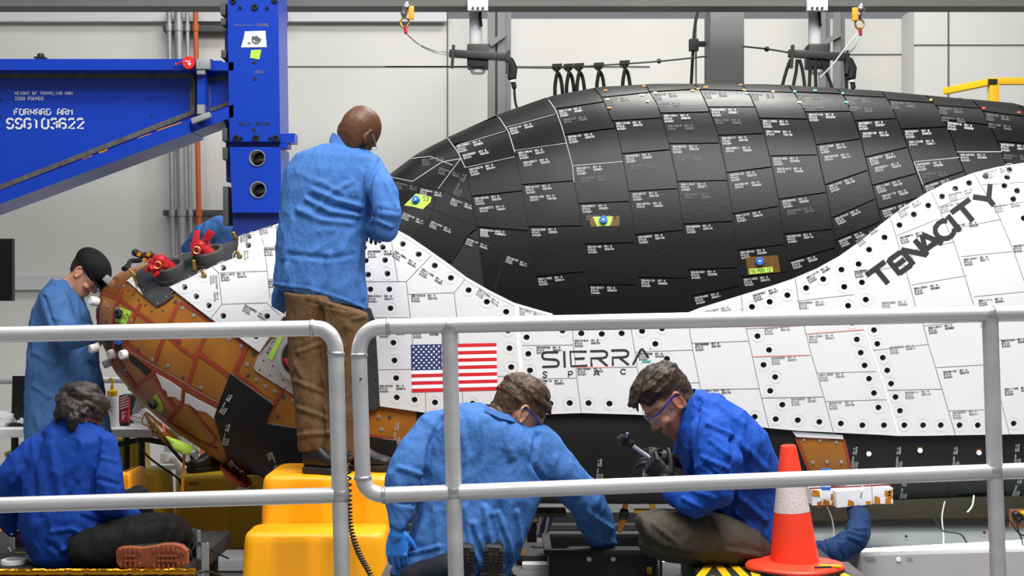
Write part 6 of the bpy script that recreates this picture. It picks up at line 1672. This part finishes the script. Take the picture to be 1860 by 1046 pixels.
# ---------------------------------------------------------------- seated man at lower left
pC = person('person in deep blue coat with dark ponytail sitting on left platform', (P(140, 0, 5.9).x, 5.95, .416))
d = 5.92
torso = ('L', [(112, 752, 158, 762, d, .15), (92, 768, 180, 778, d, .21), (62, 796, 202, 800, d, .26), (42, 830, 206, 835, d, .28), (36, 880, 204, 880, d, .29), (36, 930, 203, 930, d, .30), (42, 975, 198, 970, d, .30), (60, 1010, 170, 1005, d, .28), (72, 1029, 140, 1030, d, .22)], 2.4)
armL = ('T', [(62, 822, 5.88), (22, 862, 5.86), (2, 905, 5.9), (12, 935, 5.98), (26, 958, 6.02)], [30, 29, 27, 24, 19])
armR = ('T', [(186, 810, 5.88), (198, 860, 5.84), (200, 905, 5.82), (215, 934, 5.9), (240, 938, 6.02)], [27, 26, 26, 22, 17])
tail = ('L', [(130, 960, 205, 950, 5.86, .12), (135, 1000, 185, 975, 5.84, .12), (100, 1020, 140, 1028, 5.86, .12)])
fC = [([(75, 790), (60, 860), (70, 940)], 8, -.010), ([(180, 800), (172, 850), (168, 905)], 6, -.012), ([(90, 810), (110, 900)], 10, .007), ([(130, 880), (100, 930), (90, 980)], 7, .008), ([(150, 930), (190, 945)], 5, .009), ([(95, 965), (130, 960), (165, 975)], 5, .010), ([(110, 1000), (150, 985)], 5, .009), ([(185, 830), (212, 838)], 5, .006), ([(180, 870), (215, 880)], 5, -.007), ([(40, 850), (20, 880)], 6, .006), ([(86, 985), (120, 1010)], 5, -.008), ([(150, 800), (140, 870)], 9, .005), ([(30, 900), (10, 915)], 5, .008)]
H = headmat(P(143, 752, d + .02), (.60, .62, -.50), .15, .98)
def sk(l, c): return c * .8
bo, loc = body([torso, ('T', armL[1], [22, 20, 19, 17, 14]), ('T', armR[1], [20, 19, 18, 16, 12])], H, (P(132, 778, d), P(140, 758, d), .056), pC, rgb(170, 110, 86))
hair_from(bo, loc, H, lambda l: (.016 if l[2] > .0 else .011) if (l[0] < .072 and l[2] > -.085 and (l[2] > .012 or l[0] < -.025 + (l[2] + .05) * .3)) else -1, M['hair_grey'], pC, clump=.8, cs=34)
b = MB(); b.limb([P(132, 748, d - .10), P(134, 762, d - .12), P(131, 776, d - .115), P(133, 788, d - .10)], [.03, .026, .018, .006], 12); b.limb([P(110, 752, d - .08), P(104, 762, d - .07)], [.03, .014], 10); b.ball(P(124, 744, d - .09), .04)
me = bake(b, .006, 2)
co, no = vget(me), vget(me, 'no')
vset(me, co + no * np.array([[.006 * noise.noise(Vector(c) * 70) + .006 * noise.noise(Vector((c[0] * 40, c[1] * 40, c[2] * 15)))] for c in co]))
finish('ponytail', me, M['hair_grey'], pC)
cloth('work_coat', [torso, armL, armR, tail], M['coat_deep'], pC, .010, 5, .006, fC, 11.0, zmin=.417)
b = MB(); b.loft([(116, 752, 142, 760, d - .03, .12), (108, 764, 160, 776, d - .02, .17)], 24, caps=False); b.build('collar', M['coat_deep'], pC)
hand(P(29, 962, 6.02), (.75, .1, -.4), (0, -.3, 1), pC, M['glove_red'], s=.9)
hand(P(243, 938, 6.02), (.7, .5, -.2), (0, -.2, 1), pC, M['glove_black'], s=.9, thumb_side=-1)
for (x, y) in ((21, 970), (33, 963)):
    b = MB(); b.ball(P(x, y, 5.925), .0055, u=10, v=8); b.build('snap_button', M['chrome'], pC)
tr = [('L', [(130, 965, 150, 1032, 5.85, .26), (190, 948, 190, 1034, 5.84, .24), (250, 935, 240, 1030, 5.86, .22), (300, 930, 290, 1024, 5.9, .20), (326, 936, 322, 1012, 5.94, .18), (338, 955, 334, 990, 5.96, .12)]),
      ('T', [(150, 970, 6.1), (210, 930, 6.2), (252, 905, 6.3)], [44, 34, 24]), ('T', [(252, 903, 6.3), (262, 960, 6.3), (270, 1010, 6.2)], [22, 24, 24]), ('T', [(325, 970, 5.98), (260, 1006, 6.05), (215, 1015, 5.98)], [26, 26, 22])]
cloth('trousers', tr, M['trouser_black'], pC, .012, 5, .005, [([(250, 945), (300, 938)], 6, .006), ([(320, 950), (300, 1000)], 6, .006)], 2.0, zmin=.417)
sh, fr = shoe(P(211, 1013, 5.72), P(341, 1013, 5.72), (0, 1, .12), pC, M['boot'], h=.09, w=.105, name='boot', sole=M['sole_tan'])
treads(fr, sh, M['sole_tan'])
shoe((P(255, 0, 6.35).x, 6.3, .42), (P(320, 0, 6.45).x, 6.42, .42), (0, 0, 1), pC, M['boot'], name='boot')

# ---------------------------------------------------------------- kneeling man in the middle
pD = person('kneeling person in pale blue coat with blue gloves, back to the camera', (P(840, 0, 5.25).x, 5.25, zd))
d = 5.27
torso = ('L', [(868, 734, 925, 752, d, .17), (834, 734, 948, 765, d + .0, .23), (800, 745, 972, 782, d, .28), (775, 775, 996, 800, d, .31), (762, 830, 1002, 835, d, .33), (758, 880, 990, 885, d - .02, .33), (752, 930, 972, 930, d - .04, .33), (740, 980, 953, 985, d - .06, .33), (716, 1020, 940, 1014, d - .07, .31), (704, 1040, 925, 1044, d - .07, .28)], 2.5)
armL = ('T', [(792, 782, 5.24), (752, 826, 5.18), (733, 872, 5.14), (728, 905, 5.12), (728, 932, 5.10)], [37, 36, 34, 29, 22])
cuff = ('T', [(727, 930, 5.10), (724, 952, 5.09)], [19, 17])
armR = ('T', [(975, 812, 5.26), (1020, 860, 5.26), (1062, 905, 5.28), (1084, 952, 5.40), (1096, 985, 5.48)], [42, 38, 34, 31, 25])
coatD = [torso, armL, cuff, armR]
fD = [([(805, 760), (785, 800), (770, 870)], 7, -.014), ([(830, 760), (850, 830), (846, 880)], 9, .007), ([(880, 760), (880, 830), (870, 880)], 9, .008), ([(915, 770), (930, 830)], 9, .007), ([(975, 790), (965, 840), (985, 870)], 6, -.012), ([(880, 920), (890, 980), (905, 1020)], 6, .014), ([(905, 930), (925, 985), (930, 1020)], 5, .014), ([(940, 930), (945, 985)], 6, .012), ([(860, 950), (880, 1000), (915, 1030)], 6, .012), ([(845, 920), (856, 990), (880, 1040)], 6, .010), ([(893, 940), (908, 1000)], 5, -.012), ([(780, 900), (760, 980), (720, 1030)], 9, .008),
      ([(725, 850), (765, 862)], 6, .009), ([(715, 890), (760, 900)], 6, .010), ([(722, 912), (752, 916)], 5, -.010), ([(1010, 830), (1000, 870)], 6, .008), ([(1070, 930), (1110, 960)], 6, .012), ([(1080, 975), (1115, 985)], 6, .012), ([(1060, 950), (1080, 975)], 6, -.012), ([(700, 1036), (740, 1006), (800, 992)], 4, .008), ([(1000, 890), (1050, 900)], 7, .007)]
H = headmat(P(938, 748, d - .0), (.66, .36, -.66), .10, 1.03)
def brow(l, c): return c * (.86 if l[2] < -.05 else 1.0)
bo, loc = body([torso, ('T', armL[1], [26, 25, 22, 18, 15]), ('T', armR[1], [28, 26, 22, 18, 15])], H, (P(905, 766, d - .02), P(930, 746, d - .01), .062), pD, rgb(206, 150, 118), colf=brow)
hair_from(bo, loc, H, lambda l: (.015 if l[2] > .06 else .010 if l[2] > .02 else .005) if ((l[2] > .065 - .0 or l[0] < .062 + .0 * l[2]) and l[2] > -.05 + .0 and (l[2] > .030 or l[0] < -.035)) else -1, M['hair_brown'], pD, clump=.5, cs=60)
glasses(H, pD)
cloth('work_coat', coatD, M['coat_denim'], pD, .010, 5, .005, fD, 20.0)
b = MB(); b.loft([(884, 735, 930, 752, d - .03, .16), (872, 740, 944, 766, d - .02, .21)], 24, caps=False)
b.build('collar', M['coat_denim'], pD)
hand(P(722, 962, 5.09), (-.02, -.08, -1), (-.25, -1, 0), pD, M['glove_blue'], curl=(.45, .38, .40, .50), thumb_side=1, s=1.02, tcurl=.1)
hand(P(1098, 988, 5.50), (.25, .5, -.55), (.1, -.6, .9), pD, M['glove_blue'], curl=(.6, .6, .6, .6), thumb_side=1, s=1.02)
tr = [('L', [(705, 1032, 935, 1040, d - .04, .34), (715, 1075, 920, 1085, d - .02, .34)]), ('T', [(752, 1052, 5.02), (815, 1034, 5.0)], [27, 29]), ('T', [(770, 1050, 5.25), (760, 1110, 5.4)], [48, 40]), ('T', [(870, 1050, 5.3), (900, 1110, 5.45)], [48, 40]), ('T', [(765, 1105, 5.4), (830, 1085, 5.0)], [36, 30]), ('T', [(895, 1105, 5.42), (895, 1085, 5.02)], [36, 30])]
cloth('trousers', tr, M['trouser_navy'], pD, .013, 4, .004, zmin=.453)
for (x0, x1) in ((822, 868), (872, 922)):
    c = P((x0 + x1) / 2, 0, 4.98)
    hz, tz = P(0, 996, 4.98).z, P(0, 996, 4.98).z - .27
    sh, fr = shoe((c.x, 5.0, hz), (c.x - .01, 5.03, zd + .01), (0, 1, 0), pD, M['boot'], h=.09, w=(x1 - x0) * 4.98 / F * .96, name='boot', sole=M['sole_black'])
    treads(fr, sh, M['sole_black'])

# ---------------------------------------------------------------- crouching man with torque wrench
pE = person('crouching bearded person in royal blue coat holding a torque wrench', (P(1330, 0, 5.3).x, 5.3, zd))
d = 5.32
torso = ('L', [(1243, 722, 1272, 712, d, .17), (1232, 752, 1305, 716, d, .26), (1230, 792, 1350, 742, d, .33), (1238, 838, 1392, 786, d, .36), (1252, 880, 1412, 836, d + .03, .34), (1276, 915, 1413, 880, d + .05, .32), (1300, 935, 1411, 920, d + .06, .31), (1330, 955, 1408, 955, d + .06, .30), (1352, 972, 1404, 984, d + .06, .28)], 2.4)
armN = ('T', [(1292, 782, 5.16), (1304, 838, 5.10), (1300, 892, 5.08), (1262, 912, 5.10), (1222, 896, 5.16)], [40, 42, 36, 30, 22])
armF = ('T', [(1262, 770, 5.46), (1248, 820, 5.50), (1238, 836, 5.48)], [32, 28, 20])
fE = [([(1270, 730), (1262, 790), (1258, 860)], 7, -.012), ([(1330, 800), (1335, 880), (1330, 930)], 7, -.014), ([(1285, 770), (1330, 790)], 5, .009), ([(1290, 800), (1325, 830)], 5, .008), ([(1275, 830), (1320, 850)], 5, .010), ([(1270, 865), (1325, 880)], 6, .010), ([(1255, 890), (1300, 905)], 5, .009), ([(1240, 905), (1280, 925)], 5, .008), ([(1300, 730), (1350, 770)], 7, .006), ([(1340, 800), (1390, 850)], 8, .007), ([(1345, 860), (1400, 880)], 7, .008), ([(1345, 900), (1390, 945)], 7, .010), ([(1335, 925), (1370, 965)], 6, .010), ([(1262, 735), (1285, 750)], 4, .007), ([(1360, 830), (1350, 900)], 8, -.008), ([(1280, 845), (1310, 870)], 4, -.009)]
H = headmat(P(1217, 727, d), (-.70, -.10, -.70), 0, 1.0)
SKE = rgb(208, 150, 124)
def beard(l, c):
    x, y, z = l
    if z < -.040 - max(0, (x - .02)) * .15 and x > -.035 and not (x > .094 and -.060 > z > -.088 and abs(y) < .02):
        k = .62 if not (abs(y) < .028 and -.066 < z < -.045) else .72
        return c * np.array([.60, .50, .44])
    if -.088 < z < -.062 and abs(y) < .022 and x > .09: return c * np.array([.92, .66, .62])
    if abs(y) > .071 and -.04 < z < .03 and x < .02: return c * np.array([1.02, .82, .78])
    if z > -.02 and z < .06 and x < .035 and abs(y) < .079 and not (abs(y) > .068 and x > -.03 and z < .03): return c * .35 + np.array(rgb(70, 50, 38)[:3]) * .65
    if .022 < z < .034 and x > .06: return c * np.array([.5, .42, .38])
    if x > .10 and z < -.01: return c * np.array([1.0, .84, .80])
    return c
bo, loc = body([torso, ('T', armN[1], [28, 28, 24, 19, 14]), ('T', armF[1], [24, 20, 15])], H, (P(1256, 752, d), P(1232, 732, d), .062), pE, SKE, voxel=.0036, colf=beard)
def quiff(l):
    x, y, z = l
    line = .047 if x > .02 else .030
    if x < -.03: line = -.045
    if z < line + (.03 if x > .075 else 0): return -1
    top = max(0, min(1, (z - .045) / .05)); fr = max(0, min(1, (x - .0) / .08))
    return .004 + .018 * top + .016 * top * fr
hair_from(bo, loc, H, quiff, M['hair_quiff'], pE, clump=.45, cs=55)
b = MB()
for k in range(11):
    y = -.055 + .011 * k
    rr = random.Random(k)
    b.limb([H @ Vector((.02, y, .125 + rr.uniform(-.004, .006))), H @ Vector((.065, y * .9, .115 + rr.uniform(-.004, .008))), H @ Vector((.100 + rr.uniform(0, .012), y * .85, .092)), H @ Vector((.112 + rr.uniform(-.004, .010), y * .8, .070 + rr.uniform(-.008, .01)))], [.012, .012, .009, .003], 8)
me = bake(b, .0045, 2); finish('hair_fringe', me, M['hair_quiff'], pE)
glasses(H, pE)
cloth('work_coat', [torso, armN, armF], M['coat_royal'], pE, .010, 5, .006, fE, 30.0)
b = MB(); b.loft([(1231, 746, 1262, 706, d, .17), (1236, 768, 1284, 710, d, .23)], 24, caps=False); b.build('collar', M['coat_royal'], pE)
b = MB(); fnr = lambda x, y: P(x, y, 5.155)
hand(P(1222, 836, 5.46), (-.95, -.15, .18), (.1, -.75, .6), pE, M['glove_black'], curl=(.55, .75, .85, .9), thumb_side=1, s=1.05, tcurl=.2, cuff=.03)
hand(P(1216, 878, 5.18), (-.55, .25, .62), (-.5, -.75, -.2), pE, M['glove_black'], curl=(.7, .8, .9, .95), thumb_side=-1, s=1.05, tcurl=.2, cuff=.05)
tr = [('L', [(1152, 945, 1172, 985, 5.26, .10), (1160, 932, 1190, 1004, 5.22, .17), (1200, 926, 1225, 1012, 5.2, .20), (1250, 925, 1270, 1018, 5.2, .22), (1310, 930, 1320, 1024, 5.24, .26), (1360, 940, 1380, 1028, 5.33, .28), (1394, 950, 1402, 1012, 5.38, .24)]),
      ('T', [(1180, 985, 5.25), (1240, 1010, 5.22), (1310, 1022, 5.22), (1340, 1020, 5.28)], [22, 24, 22, 17]), ('T', [(1380, 980, 5.44), (1300, 960, 5.52), (1252, 968, 5.52)], [40, 38, 30]), ('T', [(1250, 970, 5.52), (1290, 1010, 5.52), (1335, 1025, 5.5)], [30, 26, 20])]
cloth('trousers', tr, M['trouser_olive'], pE, .011, 5, .004, [([(1170, 975), (1200, 995), (1250, 1005)], 5, -.010), ([(1165, 990), (1230, 1012)], 4, .006), ([(1210, 940), (1216, 960), (1214, 985)], 3, -.006), ([(1290, 945), (1312, 985)], 3, -.010), ([(1185, 950), (1230, 985)], 5, .006), ([(1320, 1000), (1380, 1010)], 6, .008)], 17.0, zmin=zp)
shoe((P(1352, 0, 5.33).x, 5.35, zp), (P(1262, 0, 5.3).x, 5.31, zp), (0, 0, 1), pE, M['boot'], h=.085, w=.095, name='boot')
shoe((P(1360, 0, 5.5).x, 5.49, zp), (P(1275, 0, 5.48).x, 5.46, zp), (0, 0, 1), pE, M['boot'], h=.085, w=.095, name='boot')
# torque wrench
t = thing('torque_wrench', 'long chrome torque wrench in the crouching man black gloves', 'wrench', P(1185, 838, 5.3))
b = MB(); b.limb([P(1146, 807, 5.36), P(1196, 842, 5.32)], .008, 12); b.limb([P(1196, 842, 5.32), P(1234, 868, 5.28)], .010, 12); b.build('shaft', M['chrome'], t)
b = MB(); b.limb([P(1130, 798, 5.37), P(1146, 807, 5.36)], [.019, .014], 12); b.lathe(P(1132, 799, 5.36), [(.021, -.012), (.021, .012), (.012, .016)], 18, axis=(.3, -1, .1)); b.build('ratchet_head', M['black'], t)
b = MB(); b.lathe(P(1138, 794, 5.35), [(.006, 0), (.006, .018)], 10, axis=(.2, -.3, 1)); b.build('direction_lever', M['chrome'], t)
b = MB(); b.lathe(P(1189, 837, 5.325), [(.012, 0), (.013, .012), (.012, .024)], 16, axis=(P(1196, 842, 5.32) - P(1146, 807, 5.36))); b.build('scale_ring', M['galv'], t)
b = MB(); b.limb([P(1222, 860, 5.29), P(1240, 872, 5.28)], .013, 12); b.build('grip', M['black'], t)

# ---------------------------------------------------------------- worker behind the nose
pF = person('person in blue sleeve behind the nose, black boot on yellow step', (P(400, 0, 9.0).x, 9.0, P(0, 866, 8.8).z))
d = 9.0
torso = ('L', [(385, 398, 470, 398, d, .24), (362, 415, 480, 420, d, .30), (356, 450, 485, 450, d, .30), (362, 520, 480, 520, d, .30), (368, 600, 474, 600, d, .30), (366, 660, 476, 660, d, .3)])
arm = ('T', [(398, 412, 8.9), (368, 430, 8.86), (345, 456, 8.84), (352, 475, 8.8)], [21, 22, 17, 14])
H = headmat(P(462, 375, d), (.3, -.7, -.6), 0, 1)
bo, loc = body([torso, arm], H, (P(440, 408, d), P(455, 388, d), .06), pF, SK_L, voxel=.007)
hair_from(bo, loc, H, lambda l: .008 if l[2] > .04 or (l[0] < -.03 and l[2] > -.04) else -1, M['hair_brown'], pF)
cloth('work_coat', [torso, arm], M['coat_denim'], pF, .012, 4, .005, [([(375, 405), (360, 440)], 5, .008), ([(395, 405), (385, 445)], 5, -.008)], 41.0)
hand(P(353, 477, 8.8), (.5, -.3, -.7), (0, -1, 0), pF, M['glove_blue'])
cloth('trousers', [('L', [(366, 650, 425, 650, 8.95, .2), (372, 750, 418, 750, 8.9, .17), (376, 842, 408, 842, 8.86, .14)]), ('L', [(425, 650, 480, 650, 9.05, .2), (430, 750, 474, 750, 9.05, .17), (434, 842, 466, 842, 9.05, .14)])], M['trouser_black'], pF, .013, 3, .003)
for x, y in ((400, 8.86), (455, 9.03)): shoe((P(x, 0, y).x, y + .03, P(0, 866, 8.55).z + .003), (P(x, 0, y).x - .165, y - .14, P(0, 866, 8.55).z + .003), (0, 0, 1), pF, M['boot'], h=.12, name='boot')

# ---------------------------------------------------------------- worker under the wing at the right
pG = person('person in navy sleeve reaching up under the fuselage behind the cone', (P(1460, 0, 6.25).x, 6.25, 0))
d = 6.3
torso = ('L', [(1440, 1000, 1500, 990, d, .2), (1425, 1030, 1505, 1030, d, .26), (1420, 1090, 1505, 1090, d, .28), (1418, 1150, 1500, 1150, d, .28)])
arm = ('T', [(1484, 1010, 6.25), (1520, 1000, 6.2), (1556, 978, 6.2), (1563, 945, 6.42), (1556, 925, 6.76)], [26, 24, 23, 20, 16])
H = headmat(P(1438, 958, d), (.6, .5, .3), 0, .9)
bo, loc = body([torso, ('T', arm[1], [18, 17, 16, 13, 11])], H, (P(1452, 1010, d), P(1440, 980, d), .06), pG, SK_L, voxel=.007)
hair_from(bo, loc, H, lambda l: .008 if l[2] > .04 or (l[0] < -.03 and l[2] > -.04) else -1, M['hair_brown'], pG)
cloth('work_coat', [torso, arm], M['coat_navy'], pG, .010, 4, .006, [([(1500, 990), (1510, 1020)], 4, -.01), ([(1525, 985), (1535, 1010)], 4, .01), ([(1545, 960), (1575, 965)], 4, -.012), ([(1548, 940), (1575, 945)], 4, .008), ([(1540, 975), (1570, 985)], 4, .01)], 51.0)
hand(P(1554, 922, 6.82), (-.05, .6, .8), (0, -.8, .4), pG, M['glove_black'], thumb_side=1, s=.9)
cloth('trousers', [('L', [(1420, 1140, 1460, 1140, 6.25, .18), (1424, 1158, 1456, 1158, 6.25, .16)]), ('T', [(1440, 1150, 6.25), (1440, 1165, 6.6)], [20, 18]), ('T', [(1485, 1145, 6.3), (1490, 1160, 6.65)], [22, 18])], M['trouser_navy'], pG, .014, 3, .003)
